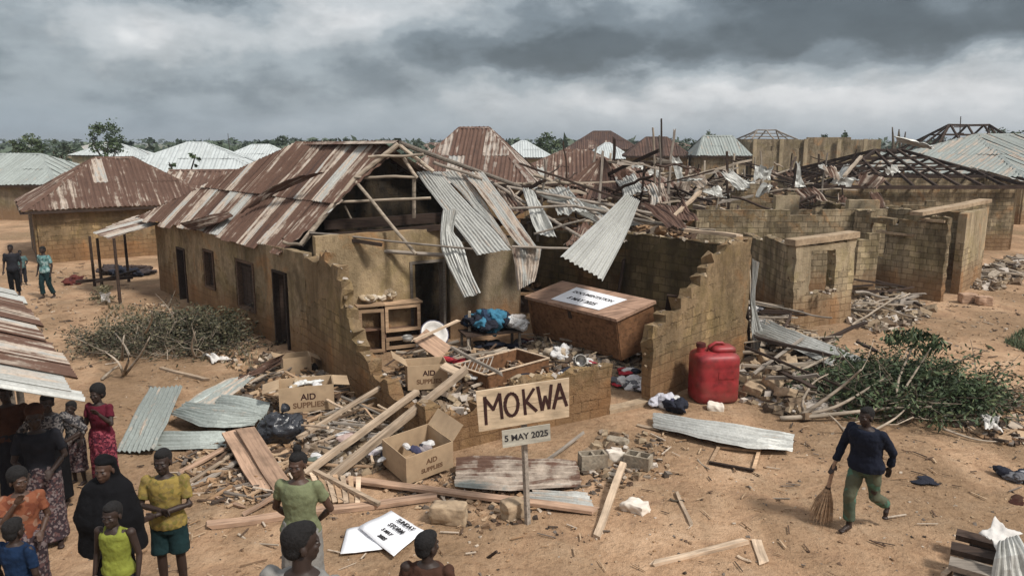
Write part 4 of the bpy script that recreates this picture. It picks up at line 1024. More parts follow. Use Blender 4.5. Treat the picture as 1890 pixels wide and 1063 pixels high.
b1=G(560,772); carton((b1.x-.02,b1.y+.35,0.12),R(17),1.02,.62,.50,'large open cardboard box with spread flaps in front of the doorway',
  flaps=(('l',15,.30),('r',8,.30),('b',25,.24)),text=[('AID',.04,.17,'paint'),('SUPPLIES',-.12,.15,'ink_faint')])
blobs('paper_packets',(b1.x-.02,b1.y+.40,.50),'white packets heaped inside the large open cardboard box',[WH,(.62,.62,.6),TN],r=.10,n=8,spread=.28,cat='packets',seed=8)
q=G(545,690); carton((q.x,q.y+.1,0.0),R(24),.62,.45,.42,'smaller open cardboard box behind the large box against the doorway',flaps=(('r',30,.24),('l',-20,.22),('b',40,.2)))
q=G(748,738,.15); carton((q.x+.38,q.y+.40,0.33),R(13),.80,.55,.50,'cardboard box with a folded open flap standing inside the broken wall corner',flaps=(('l',-35,.34),('b',60,.3)),text=[('AID',.08,.15,'paint'),('SUPPLIES',-.09,.13,'ink_faint')])
mb=MB(); rg=random.Random(15)
for k in range(110): mb.rock((q.x+.38+rg.uniform(-.6,.6),q.y+.4+rg.uniform(-.45,.45),rg.uniform(0,.27)),.13,rg,rg.random())
tag(mb.build('rubble',M['rubble']),'rubble heap carrying the small cardboard box in the wall corner','rubble',kind='stuff')
q=G(780,893); bx3=carton((q.x-.12,q.y+.45,0.10),R(-38),.86,.74,.46,'open cardboard box with one pale flap folded down beside the sign',flaps=(('r',-48,.30),),text=[('AID',.04,.12,'ink_faint'),('SUPPLIES',-.10,.10,'ink_faint')])
bx3.rotation_euler=(R(6),R(-4),R(38))
blobs('rag_bundle',(q.x-.12,q.y+.47,.36),'dark and white rags inside the open box beside the sign',[(.05,.05,.09),WH,(.25,.22,.22),DK],r=.11,n=7,spread=.2,cat='rags',seed=9)
# ---- cabinets along the rear wall
def cabinet(loc,rz,w_,d_,h,label,shelves=(.5,),doors=(),mat='cabinet',tv=False):
    t=thing('cabinet',loc,label,'cabinet',rz=rz); mb=MB(); th=.035
    mb.box((-w_/2+th/2,0,h/2),(th,d_,h)); mb.box((w_/2-th/2,0,h/2),(th,d_,h)); mb.box((0,d_/2-th/2,h/2),(w_-2*th-.002,th,h-.01)); mb.build('carcass',M[mat],t)
    mb=MB(); mb.box((0,-.02,h+.02),(w_+.08,d_+.08,.04)); mb.build('top',M['wood'],t)
    for s in (0.06,*shelves):
        mb=MB(); mb.box((0,-.01,h*s),(w_-2*th-.004,d_-th-.03,.03)); mb.build('shelf',M[mat],t)
    for (x0,x1,z0,z1,a) in doors:
        mb=MB(); ww=(x1-x0)*w_; hh=(z1-z0)*h
        for (cx_,cz_,sx_,sz_) in ((ww/2,.04,ww,.08),(ww/2,hh-.04,ww,.08),(.04,hh/2,.08,hh-.165),(ww-.04,hh/2,.08,hh-.165)): mb.box((cx_,0,cz_),(sx_,.03,sz_))
        o=mb.build('door',M['wood'],t); o.location=(x0*w_-w_/2,-d_/2-.02,z0*h); o.rotation_euler=(0,0,a)
    return t
q=G(676,655); cabinet((q.x+.05,q.y+.25,0),R(24),.62,.45,1.22,'dark open cabinet on the left, its door hanging, against the tan rear wall',doors=((0,1,.05,.95,R(-8)),))
q=G(738,640); cabinet((q.x+.05,q.y-.1,0),R(24),.95,.45,1.20,'open shelf cabinet with an empty pale framed compartment beside the inner doorway',shelves=(.28,.45),doors=((0.02,.98,.42,.98,R(0)),(0.02,.98,.05,.3,R(0))))
q=G(672,655); blobs('cloth_bundle',(q.x+.02,q.y+.35,1.28),'rolled pale cloth bundle on the dark left cabinet',[TN,(.5,.44,.36)],r=.17,n=4,spread=.12,cat='bundle',seed=3,flat=.8)
q=G(715,645); blobs('cloth_bundle',(q.x-.0,q.y+.2,1.26),'rounder cream cloth bundle on the shelf cabinet',[(.5,.44,.36),TN,(.42,.36,.3)],r=.19,n=6,spread=.15,cat='bundle',seed=4,flat=.85)
# ---- basin
q=PY(797,607,17.2); t=thing('enamel_basin',(q.x,q.y,q.z-.2),'dented white enamel basin tilted on the debris by the inner doorway','basin'); mb=MB(); rr=[]
for (r_,z_) in ((.12,0),(.2,.04),(.27,.14),(.30,.2),(.34,.205),(.34,.215),(.29,.21),(.25,.14),(.17,.05),(.02,.03)):
    rr.append([V((r_*math.cos(a*.314)*1.0,r_*math.sin(a*.314),z_)) for a in range(20)])
mb.loft(rr); o=mb.build('bowl',M['cloth_white'],t,smooth=True); t.rotation_euler=(R(52),R(12),R(20))
mb=MB(); mb.tube([V((.335*math.cos(a*.314),.335*math.sin(a*.314),.212)) for a in range(21)],.012,6,cap=False); mb.build('rim',cloth('rim_dark',(.1,.1,.14)),t,smooth=True)
mb=MB(); rg=random.Random(5)
for k in range(26): mb.rock((q.x+rg.uniform(-.35,.3),q.y+rg.uniform(-.1,.4),rg.uniform(0,max(.1,q.z-.25))),.13,rg,rg.random())
tag(mb.build('rubble',M['rubble']),'small mound of broken bits under the tilted basin','rubble',kind='stuff')
# ---- clothes on low table
q=G(905,652); t=thing('low_table',(q.x,q.y+.3,0),'low dark table buried under clothes next to the chest','table',rz=R(20))
mb=MB(); mb.box((0,0,.5),(1.5,.7,.04)); mb.build('tabletop',M['wood_dark'],t)
for (x_,y_) in ((-.68,-.28),(.68,-.28),(-.68,.28),(.68,.28)): mb=MB(); mb.box((x_,y_,.24),(.06,.06,.478)); mb.build('leg',M['wood_grey'],t)
blobs('clothes_heap',(q.x-.15,q.y+.3,.53),'heap of dark and blue clothes on the low table in the room',[DK,DK,BLU,DK,(.03,.05,.09),BLU,DK],r=.27,n=13,spread=.34,seed=21,flat=.95)
blobs('clothes_heap',(q.x+.62,q.y+.45,.53),'white and black cloth piled at the chest end of the low table',[WH,DK,WH,(.45,.42,.4),DK],r=.19,n=9,spread=.2,seed=22,flat=1.0)
q=G(960,640); blobs('clothes_heap',(q.x+.05,q.y-.1,0),'small dark red and black cloth heap on the floor before the chest',[(.10,.02,.02),DK,GR],r=.2,n=6,spread=.3,seed=23)
# ---- open drawer box
t=thing('open_crate',G(955,712),'shallow open brown wooden crate with pale rims in the room behind the low wall','crate'); to_=t.location
P_=[G(930,722),G(1010,698)]; dx=(P_[1]-P_[0]).normalized(); dy=V((-dx.y,dx.x,0)); w_=(P_[1]-P_[0]).length+.55; d_=1.05; h_=.42; o0=P_[0]-dx*.5-to_
def pt(x,y,z): return o0+dx*x+dy*y+V((0,0,z+.03))
for nm,(x0,x1,y0,y1,z0,z1) in (('panel',(0,w_,0,.03,0,h_)),('panel',(0,w_,d_-.03,d_,0,h_)),('panel',(0,.03,.032,d_-.032,0,h_-.003)),('panel',(w_-.03,w_,.032,d_-.032,0,h_-.003)),('bottom',(.032,w_-.032,.032,d_-.032,0,.02))):
    mb=MB(); f=[(x0,y0),(x1,y0),(x1,y1),(x0,y1)]; mb.loft([[pt(x,y,z0) for x,y in f],[pt(x,y,z1) for x,y in f]]); mb.build(nm,M['cabinet' if nm=='bottom' else 'chest_wood'],t)
mb=MB(); 
for (a,b) in ((0,1),(1,2),(2,3),(3,0)):
    cs=[pt(0,.0,h_+.012),pt(w_,0,h_+.012),pt(w_,d_,h_+.012),pt(0,d_,h_+.012)]; beam_mb(mb,cs[a],cs[b],.05,.02)
mb.build('rim',M['wood_pale'],t)
# wire rack / crate pieces in the room
q=G(850,715); t=thing('wire_rack',(q.x,q.y,0.2),'bent grey metal rack lying beside the shallow open crate','rack'); mb=MB()
for k in range(7): mb.tube([(-.1+k*.1,-.25,.1+.02*k),(k*.1,.3,.25+.02*k)],.012,5)
mb.build('bars',M['wood_grey'],t)
mb=MB(); mb.tube([(-.15,-.27,.1),(.6,-.27,.24),(.7,.3,.4),(-.0,.32,.25),(-.15,-.27,.1)],.02,6); mb.build('rail',M['wood_grey'],t)
# standing post in room
plank(G(867,648),G(867,648)+V((0,0.02,1.0)),.07,.05,'short upright pale post standing beside the clothes table','bark_pale','post','post')
plank(PY(762,628,15.9),PY(845,592,16.6),.05,.05,'thin pale bar propped in front of the basin','wood_pale','bar','bar')
plank(PY(775,618,16.3),PY(822,652,16.0),.42,.03,'tilted reddish board leaning behind the small cardboard box','wood_red','board','board',roll=R(35))
plank(PY(832,640,15.2),PY(925,690,14.9),.08,.05,'grey bar crossing the room floor debris','wood_grey','bar','bar')
plank(PY(815,672,14.6),PY(850,690,14.4),.3,.03,'small pale panel beside the cardboard box in the room','wood_pale','board','board')
plank(PY(1140,545,20.3),PY(1152,478,20.3),.16,.06,'dark timber leaning against the mouldy side wall','wood_dark','timber','timber')
plank(G(1232,628,.2),PY(1245,545,17.4),.34,.04,'black burnt board leaning inside the stepped right wall','wood_dark','board','board')
plank(PY(1225,610,16.4),PY(1290,553,17.3),.09,.05,'pale batten leaning across the stepped right wall','wood_pale','batten','batten')
# ---- clothes at the doorway gap
q=G(1172,722); blobs('clothes_heap',(q.x-.05,q.y+.3,0),'white and grey cloth heap in the front doorway gap',[WH,GR,WH,(.5,.48,.5)],r=.17,n=9,spread=.26,seed=24)
q=G(1135,712); blobs('clothes_heap',(q.x,q.y+.2,0),'bright red cloth on the floor inside the doorway gap',[RD,(.4,.1,.1),WH],r=.14,n=4,spread=.2,seed=25,flat=.4)
q=G(1032,672); blobs('cloth_bundle',(q.x,q.y,0.1),'pale bundle between the shallow open crate and the chest',[WH,(.4,.33,.25)],r=.2,n=3,spread=.1,seed=26,cat='bundle',flat=.9)
q=G(1240,762); blobs('cloth_bundle',(q.x,q.y+.25,0),'black and white cloth bundle at the foot of the right wall',[(.05,.05,.08),WH,DK,(.45,.45,.5)],r=.17,n=8,spread=.2,seed=27,cat='bundle',flat=.8)
# ---- red tank
q=G(1324,748); t=thing('water_tank',(q.x,q.y+.4,0),'big faded red plastic water tank leaning by the broken wall','tank',rz=R(8)); mb=MB(); rr=[]
def se(a,b,z,n=36,p=4.2,dx=0):
    out=[]
    for k in range(n):
        th=2*math.pi*k/n; c,s=math.cos(th),math.sin(th)
        out.append(V((dx+a*math.copysign(abs(c)**(2/p),c),b*math.copysign(abs(s)**(2/p),s),z)))
    return out
W2,D2_=.46,.38
prof=[(.86,0),(.96,.03),(1,.08),(1,.2),(.988,.23),(1,.26),(1,.46),(.988,.49),(1,.52),(1,.72),(.99,.75),(1,.78),(1,.9),(.96,.96),(.86,1.0),(.7,1.03)]
for s_,z_ in prof: rr.append(se(W2*s_,D2_*s_,z_))
mb.loft(rr); mb.build('body',M['red_plastic'],t,smooth=True)
mb=MB(); rr=[se(.25,.2,1.02,dx=.16),se(.24,.19,1.10,dx=.16),se(.18,.15,1.14,dx=.16),se(.1,.1,1.15,dx=.16)]; mb.loft(rr); mb.build('shoulder',M['red_plastic'],t,smooth=True)
mb=MB(); mb.tube([(-.30,0,1.0),(-.30,0,1.13)],[.085,.08],16); mb.build('neck',M['red_plastic'],t,smooth=False)
mb=MB(); mb.tube([(-.30,0,1.13),(-.30,0,1.20)],[.10,.095],16); mb.build('cap',M['red_dark'],t)
mb=MB(); mb.tube([(-.18,-.02,1.0),(-.14,-.02,1.12),(0,-.02,1.2),(.14,-.02,1.19),(.22,-.02,1.11)],[.035,.035,.032,.035,.04],10); mb.build('handle',M['red_plastic'],t,smooth=True)
mb=MB(); mb.box((.12,-D2_-.004,.62),(.34,.012,.16)); mb.build('embossed_panel',M['red_plastic'],t)
# ---- hollow blocks and lumps
def hollow_block(loc,rz,label,group=None,tl=0,s=(.45,.225,.225)):
    t=thing('concrete_block',loc,label,'block',group,rz); t.rotation_euler=(tl,0,rz)
    mb=MB(); L_,W_,H_=s; w2=.035; 
    for y_ in (-W_/2+w2/2,W_/2-w2/2): mb.box((0,y_,H_/2),(L_,w2,H_),jit=.004)
    for x_ in (-L_/2+w2/2,0,L_/2-w2/2): mb.box((x_,0,H_/2),(w2,W_-2*w2+.002,H_-.004),jit=.002)
    mb.build('web',M['concrete'],t); return t
def lump(loc,size,rz,label,mat='mudlump',cat='block',name='mud_block',seed=1,group=None,tl=0,rough=.02,sub=5):
    mb=MB(); a,b,c=size; rg=random.Random(seed); n=sub
    # rounded block from a grid-displaced cube
    bm=bmesh.new(); bmesh.ops.create_cube(bm,size=1); bmesh.ops.subdivide_edges(bm,edges=bm.edges[:],cuts=n+5,use_grid_fill=True)
    for v in bm.verts:
        p=v.co.copy(); r_=max(abs(p.x),abs(p.y),abs(p.z)); sph=p.normalized()*.62
        p=p.lerp(sph,.16); p=V((p.x*a,p.y*b,p.z*c)); p+=V((noise.noise(p*5+V((seed,0,0))),noise.noise(p*5+V((0,seed,0))),noise.noise(p*5+V((0,0,seed)))))*rough*1.5+p.normalized()*noise.noise(p*14+V((seed,1,2)))*rough
        v.co=p+V((0,0,c/2))
    for f_ in bm.faces: f_.smooth=True
    me=bpy.data.meshes.new(name); bm.to_mesh(me); bm.free(); me.materials.append(M[mat])
    o=bpy.data.objects.new(name,me); COL.objects.link(o); o.location=loc; o.rotation_euler=(tl,0,rz); return tag(o,label,cat,group)
q=G(1095,868); hollow_block((q.x,q.y+.14,0),R(12),'hollow concrete block lying near the foot of the low wall, the left one of two',s=(.44,.24,.24))
q=G(1180,868); hollow_block((q.x,q.y+.14,0),R(-28),'weathered hollow concrete block beside the leaning stick, the right one of two',s=(.42,.24,.22))
q=G(828,970); lump((q.x,q.y+.12,-.01),(.50,.26,.27),R(-8),'whole tan mud block on the sand left of the sign post',seed=3)
q=G(946,962); lump((q.x,q.y+.12,-.01),(.30,.24,.26),R(30),'small broken mud block touching the sign post',seed=4)
q=G(1140,818); lump((q.x,q.y,-.01),(.36,.2,.1),R(-20),'flat pale slab behind the two hollow blocks',mat='concrete',seed=5)
q=G(1172,940); lump((q.x,q.y,-.02),(.36,.30,.14),R(-35),'bright white stone on the bare sand',mat='stone_white',cat='stone',name='stone',seed=6,rough=.03)
q=G(1320,754); lump((q.x,q.y-.05,-.02),(.30,.22,.15),R(-5),'pale pink stone right in front of the red tank',mat='stone_white',cat='stone',name='stone',seed=7,rough=.03)
q=G(1135,850); lump((q.x,q.y,0),(.26,.2,.16),R(10),'white plastered chunk between the two hollow blocks',mat='stone_white',cat='chunk',name='plaster_chunk',seed=8,rough=.03)
q=G(1785,558); lump((q.x,q.y,0),(.55,.28,.3),R(4),'dark red brick block left of the pair on the right hand sand',mat='wood_red',seed=12)
q=G(1815,562); lump((q.x,q.y,0),(.45,.28,.28),R(-8),'dark red brick block right of the pair on the right hand sand',mat='wood_red',seed=13)
q=G(1500,650,0)
# ---- posters on the ground
def poster(pts,label,z,seed):
    P=[G(*p,z+.01*i) for i,p in enumerate(pts)]; c=sum(P,V())/4; t=thing('poster',c,label,'poster'); n=8; mb=MB(); g=[]
    for j in range(n+1):
        for i in range(n+1):
            u,v=i/n,j/n; p=P[0].lerp(P[1],u).lerp(P[3].lerp(P[2],u),v)-c; p.z+=.018*noise.noise(V((u*2+seed,v*2,seed)))+.012*max(0,u-.8)*5
            mb.av(p)
    for j in range(n):
        for i in range(n): mb.af(j*(n+1)+i,j*(n+1)+i+1,(j+1)*(n+1)+i+1,(j+1)*(n+1)+i)
    o=mb.build('sheet',M['paper'],t,smooth=True); sm=o.modifiers.new('t','SOLIDIFY'); sm.thickness=.004
    return t,P,c
t1,P,c=poster([(722,942),(783,980),(727,1028),(662,972)],'white poster with three lines of bold black print lying on the sand',.05,1)
t2,P2_,c2_=poster([(640,976),(700,966),(708,1014),(628,1022)],'blank white sheet partly under the printed poster',.02,4)
xd=(P[1]-P[0]); nz_=V((0,0,1)); yd_=nz_.cross(xd); yl=yd_.normalized()
hh=(P[3]-P[0]).length
for tx,f,sz in (('SUNDAY',.33,.098),('STORM',.09,.104),('5 MAY',-.14,.080),('2025',-.34,.084)):
    textmesh(tx,sz,'ink',t1,basis(yl*(f*hh)+V((0,0,.026))+xd.normalized()*(.02 if f>-.3 else .1),xd,yd_,nz_),bold=.0015,ext=.004)
# ---- black plastic bag
q=G(512,826); mb=MB(); mb.ell((0,0,.24),(.38,.28,.26),None,70,46)
for i,v in enumerate(mb.v):
    vv=V(v); d=vv-V((0,0,.2)); f=1+.25*noise.noise(vv*4.5)+.22*(.5-abs(noise.noise(vv*9+V((3,0,0)))))+.12*(.5-abs(noise.noise(vv*21)))+.05*noise.noise(vv*45); mb.v[i]=tuple(V((0,0,.2))+d*f)
t=thing('plastic_bag',(q.x,q.y+.25,0),'knotted black plastic bag beside the crossed boards','bag'); mb.build('bag_body',M['black_plastic'],t,smooth=True)
mb=MB(); mb.tube([(.02,0,.48),(.05,.0,.58),(.12,-.03,.66)],[.07,.04,.09],9); mb.build('knot',M['black_plastic'],t,smooth=True)
# ---- wooden planks, numbered by what they do
def gp(a,za,b,zb,**k): return plank(G(*a,za),G(*b,zb),**k)
gp((390,968),.04,(806,916),.05,w=.17,t=.06,label='long reddish plank lying behind the woman in the pale green shirt',mat='wood_red')
gp((640,884),.10,(1100,942),.06,w=.16,t=.045,label='long grey pink plank running under the open box towards the sign',mat='wood_red',seed=4)
plank(G(598,890,.10),PY(862,680,13.6),.13,.10,'long square pale beam leaning from the ground onto the low wall, the longest one','wood_pale','beam','beam',seed=2)
plank(G(566,872,.24),PY(773,720,13.3),.11,.08,'pale beam leaning against the broken wall left of the longest beam','wood_pale','beam','beam',seed=3)
plank(G(554,806,.25),PY(721,703,14.1),.08,.06,'thin pale batten leaning on the broken wall behind the two beams','wood_pale','batten','batten',seed=5)
plank(PY(623,760,13.7),PY(655,788,13.2),.05,.03,'short thin stick tied under the thin batten','wood_pale','stick','stick')
plank(G(570,822,.06),G(652,790,.3),.05,.03,'thin stick resting in the rubble between the leaning beams','wood_pale','stick','stick')
plank(PY(695,775,12.9),G(700,805,.03),.16,.04,'short upright pale board under the longest beam','wood_pale','board','board')
plank(G(428,796,.30),G(494,905,.04),.34,.035,'wide reddish board, the left of two crossed ones','wood_red','board','board',seed=6)
plank(G(452,790,.38),G(522,900,.06),.30,.035,'wide reddish board, the right of two crossed ones','wood_red','board','board',seed=7)
gp((1207,1040),.03,(1376,999),.03,w=.085,t=.06,label='pale straight pole lying in front of the sweeper',mat='wood_pale',name='pole',cat='pole')
plank(G(1101,992,.02),G(1151,852,.22),.10,.06,'pale stick leaning on the right hollow block','wood_pale','stick','stick')
gp((1396,996),.02,(1410,1037),.02,w=.13,t=.025,label='short pale board right of the straight pole',mat='wood_pale',name='board',cat='board')
gp((1362,1026),.02,(1384,1036),.02,w=.05,t=.02,label='tiny pale chip of wood beside the short board',mat='wood_pale',name='chip',cat='wood chip')
gp((1249,908),.02,(1276,967),.02,w=.05,t=.03,label='thin split stick on the bare sand right of the white stone',mat='wood_pale',name='stick',cat='stick')
gp((1236,920),.015,(1262,925),.015,w=.04,t=.02,label='short dark twig crossing the split stick',mat='bark',name='twig',cat='twig',round_=True)
gp((1383,897),.02,(1458,929),.02,w=.035,t=.02,label='slender crooked twig left of the broom',mat='bark_pale',name='twig',cat='twig',round_=True,bend=.06)
gp((298,679),.03,(381,701),.03,w=.09,t=.05,label='single pale batten on the ground below the brush heap',mat='wood_pale',name='batten',cat='batten')
gp((330,872),.03,(412,828),.1,w=.11,t=.03,label='thin board behind the boy in the yellow shirt',mat='wood_red')
gp((335,908),.03,(442,850),.08,w=.10,t=.03,label='grey board right of the boy in the yellow shirt',mat='wood_grey')
gp((338,896),.05,(430,838),.1,w=.07,t=.03,label='narrow pale board between the grey board and the thin board',mat='wood_pale')
gp((398,916),.03,(450,936),.03,w=.06,t=.03,label='short red stick in front of the crossed boards',mat='wood_red',name='stick',cat='stick')
gp((455,945),.05,(512,912),.15,w=.08,t=.03,label='short pink board by the elbow of the woman in pale green',mat='wood_red')
gp((440,985),.02,(515,1012),.02,w=.035,t=.02,label='pale twig on the sand left of the dark haired head',mat='bark_pale',name='twig',cat='twig',round_=True,bend=.04)
gp((300,820),.05,(410,812),.05,w=.10,t=.03,label='pale lath in the shade below the grey sheets',mat='wood_grey')
gp((868,1018),.02,(918,1030),.02,w=.05,t=.03,label='dark curved root lying on the sand below the sign',mat='wood_dark',name='root',cat='root',round_=True,bend=.08)
gp((1000,855),.03,(1075,800),.2,w=.05,t=.03,label='thin batten leaning against the foot of the low wall',mat='wood_grey',name='batten',cat='batten')
gp((1180,785),.02,(1215,792),.05,w=.10,t=.03,label='pale board end sticking out under the long grey sheet',mat='wood_pale',name='board',cat='board')
# pallet like slats below the beams
t=thing('broken_pallet',G(605,890),'broken slatted pallet wedged under the leaning beams','pallet'); to_=t.location
for i in range(6):
    a=G(572+i*13,864+i*9,.22); b_=G(606+i*15,902+i*2,.05) if i%2 else G(612+i*14,906+i*3,.05)
for k in range(7):
    u=k/6; a=G(575,872,.30).lerp(G(662,880,.30),u); b_=G(598,925,.05).lerp(G(660,930,.05),u)
    mb=MB(); beam_mb(mb,a-to_,b_-to_,.07,.025,seed=k); mb.build('slat',M['wood' if k%2 else 'wood_pale'],t)
for (a,b_) in (((580,868,.33),(700,930,.1)),((560,885,.2),(640,925,.06))):
    mb=MB(); beam_mb(mb,G(*a)-to_,G(*b_)-to_,.07,.05); mb.build('runner',M['wood_pale'],t)
# stick frame on the sand
t=thing('stick_hurdle',G(1352,845),'three sided wooden frame lying on the sand below the long grey sheet','frame'); to_=t.location
for (a,b_,mt) in (((1328,822),(1312,853),'wood'),((1309,853),(1391,868),'wood_dark'),((1391,866),(1402,828),'wood'),((1322,824),(1400,832),'wood')):
    mb=MB(); beam_mb(mb,G(*a,.04)-to_,G(*b_,.04)-to_,.055,.04); mb.build('rail',M[mt],t)
plank(G(1288,848,.02),G(1310,868,.02),.03,.03,'small forked twig at the corner of the stick frame','bark_pale','twig','twig',round_=True)
# ---- metal sheets on the ground
def GS(*rows): return [(G(*l),G(*r)) for l,r in rows]
loose_sheet('metal_sheet',GS(((1206,787,.10),(1205,760,.16)),((1290,806,.16),(1285,772,.22)),((1380,824,.15),(1375,786,.2)),((1462,833,.08),(1466,802,.12))),'long pale grey corrugated sheet lying alone on the sand',.08,seed=31,crump=.04,pitch=.12,amp=.022)
loose_sheet('metal_sheet',GS(((275,716,.12),(337,713,.16)),((245,768,.22),(312,770,.28)),((212,834,.06),(284,830,.12))),'broad grey sheet at the left end of the ground heap of sheets',.20,mat='tin_teal',seed=32,crump=.03,pitch=.1,amp=.018)
loose_sheet('metal_sheet',GS(((428,700,.38),(470,690,.5)),((380,722,.26),(425,728,.36)),((335,745,.1),(382,757,.2))),'grey sheet bent upwards at the back of the ground heap of sheets',.32,mat='tin_teal',seed=33,crump=.06,pitch=.1)
loose_sheet('metal_sheet',GS(((316,765,.22),(345,741,.3)),((380,782,.30),(415,748,.34)),((470,783,.2),(495,760,.26))),'curved grey green sheet lying across the middle of the heap of sheets',.16,mat='tin_teal',seed=34,crump=.06,pitch=.11,amp=.024)
loose_sheet('metal_sheet',GS(((276,829,.04),(292,795,.12)),((350,826,.08),(352,795,.16)),((418,824,.04),(416,795,.12))),'flat pale sheet at the front of the heap of sheets',.12,mat='tin_teal',seed=35,crump=.02,pitch=.13,amp=.024)
loose_sheet('metal_sheet',GS(((395,742,.3),(410,728,.36)),((440,750,.3),(450,732,.34)),((492,764,.2),(500,742,.25))),'pale striped strip of sheet between the heap and the large cardboard box',.10,mat='tin_teal',seed=36,crump=.03,pitch=.12,amp=.024)
loose_sheet('metal_sheet',GS(((458,690,.5),(440,700,.4)),((500,665,.6),(480,690,.5)),((528,652,.55),(520,668,.45))),'rust brown strip of sheet behind the cardboard boxes',.66,seed=37,crump=.06,pitch=.1)
loose_sheet('metal_sheet',GS(((840,898,.07),(842,842,.20)),((920,902,.12),(915,838,.25)),((1000,898,.16),(1000,846,.24)),((1074,893,.06),(1062,850,.14))),'half green grey and half rusty sheet on the ground behind the sign post',.52,mat='tin_teal',seed=38,crump=.05,pitch=.12,amp=.024)
loose_sheet('metal_sheet',GS(((960,922,.05),(985,905,.10)),((1040,930,.07),(1040,905,.12)),((1100,942,.04),(1083,905,.08))),'faded grey sheet corner poking out in front of the rusty sheet',.30,seed=39,crump=.03,pitch=.12)
# ---- bottom right stack
t=thing('plank_stack',(5.4,8.5,0),'stack of dark brown planks at the bottom right corner','plank stack'); to_=t.location
rg=random.Random(4)
for k,(a,b_,z_,w_) in enumerate((((1755,1010),(1900,1045),.30,.22),((1752,1038),(1890,1075),.22,.24),((1765,985),(1905,1020),.26,.2),((1760,1060),(1880,1095),.10,.2),((1790,1000),(1910,1030),.12,.3),((1775,1042),(1900,1080),.06,.3))):
    mb=MB(); a=G(*a,z_)-to_; b_=G(*b_,z_)-to_; beam_mb(mb,a,b_,w_,.07,bend=.01,seed=k); mb.build('board',M['wood_grey' if k%2 else 'wood_dark'],t)
plank(G(1738,1064,.02),G(1768,1036,.12),.07,.04,'short pale stick leaning on the stack of dark planks','wood_pale','stick','stick')
def draped(name,label,cat,pts,mat,seed=1,n=14,z_n=.05):
    """cloth patch from px quad with z values"""
    P=[G(*p) for p in pts]; c=sum(P,V())/4; c.z=0; mb=MB()
    for j in range(n+1):
        for i in range(n+1):
            u,v=i/n,j/n; p=P[0].lerp(P[1],u).lerp(P[3].lerp(P[2],u),v)-c
            pinch=4*u*(1-u)*4*v*(1-v)
            ctr=(sum(P,V())/4-c); e_=max(abs(u-.5),abs(v-.5))*2; ee=min(abs(u-.5),abs(v-.5))*2
            p=p.lerp(ctr,.35*e_*(1-ee)) if name=='white_rag' else p
            p.z+=z_n*(noise.noise(V((u*4+seed,v*4,seed)))+.4*noise.noise(V((u*11,v*11,seed))))
            mb.av(p)
    for j in range(n):
        for i in range(n): mb.af(j*(n+1)+i,j*(n+1)+i+1,(j+1)*(n+1)+i+1,(j+1)*(n+1)+i)
    o=mb.build(name,M[mat],smooth=True); o.location=c; s_=o.modifiers.new('t','SOLIDIFY'); s_.thickness=.006
    return tag(o,label,cat)
draped('white_rag','four pointed cream cloth draped on the stack of dark planks','cloth',[(1836,952,.62),(1888,985,.52),(1842,1020,.42),(1806,984,.46)],'cloth_white',2,z_n=.03)
loose_sheet('metal_sheet',GS(((1843,1000,.55),(1880,985,.6)),((1838,1030,.45),(1900,1020,.5)),((1832,1075,.2),(1920,1065,.3))),'crumpled silver sheet hanging over the plank stack at the corner',.12,seed=41,crump=.06,pitch=.09)
draped('white_rag','torn white plastic rag beside the fallen green branches','rag',[(1802,762,.2),(1845,768,.35),(1852,800,.1),(1818,792,.2)],'cloth_white',5,z_n=.12)
draped('white_rag','small white rag lying at the right foot of the brush heap','rag',[(372,650,.1),(398,655,.15),(424,662,.08),(392,671,.05)],'cloth_white',7,z_n=.10)
draped('white_rag','white rag hanging beside the veranda posts','rag',[(182,538,.4),(205,540,.45),(204,558,.1),(186,557,.1)],'cloth_white',9,z_n=.06)
blobs('cloth_scrap',G(1705,888),'small black cloth scrap on the sand right of the sweeper',[DK,DK],r=.12,n=2,spread=.08,seed=31,flat=.3,cat='cloth scrap')
blobs('cloth_scrap',G(1880,925),'dark brown rag on the sand at the right edge',[(.05,.02,.015),(.06,.03,.02)],r=.09,n=2,spread=.08,seed=32,flat=.25,cat='cloth scrap')
blobs('cloth_scrap',G(1883,886),'black and grey junk bundle at the right edge',[DK,GR,(.3,.3,.32),DK],r=.15,n=6,spread=.2,seed=33,flat=.5,cat='bundle')
blobs('bucket_bundle',G(137,524),'dark red bundle on the ground before the veranda',[(.10,.03,.025),(.06,.02,.02)],r=.24,n=3,spread=.1,seed=34,flat=.8,cat='bundle')

# more household clutter on the room floor
for k,(px,py,z_,cols,r_,lb) in enumerate(((835,668,.25,[RD,(.2,.05,.05),DK],.13,'dark red rag behind the upright cardboard box'),(870,700,.28,[WH,TN],.10,'cream rag by the bent metal rack'),(905,640,.1,[DK,(.05,.04,.04)],.17,'black cloth heap in the shade under the low table'),
   (1050,690,.25,[(.2,.15,.1),WH,DK],.12,'brown and white rags just behind the low wall end'),(1085,672,.2,[(.25,.05,.06),WH],.12,'pinkish rag heap before the foot of the chest'),(960,700,.3,[(.3,.24,.17),DK],.11,'tan rag beside the open crate'),
   (800,700,.25,[GR,DK],.12,'grey rag on the broken wall rubble by the beams'),(640,810,.25,[WH,(.4,.3,.27)],.12,'pinkish white rag in the debris between the leaning beams'),(705,840,.2,[WH,(.45,.42,.45),DK],.12,'crumpled white paper and rag left of the open flap box'),
   (590,850,.12,[(.1,.12,.1),WH],.10,'small dark green rag below the black bag'),(1160,690,.12,[RD,WH,DK],.13,'red and white rag pile at the chest foot in the doorway'),(1395,575,.5,[WH,GR,WH],.16,'white rags on the pale rubble behind the tank'),(1420,600,.55,[WH,(.4,.38,.36)],.13,'small white rag lower on the pale rubble behind the tank'))):
    q=G(px,py,z_); blobs('rag',tuple(q),lb,cols,r=r_,n=4,spread=r_*1.3,seed=70+k,cat='rag')
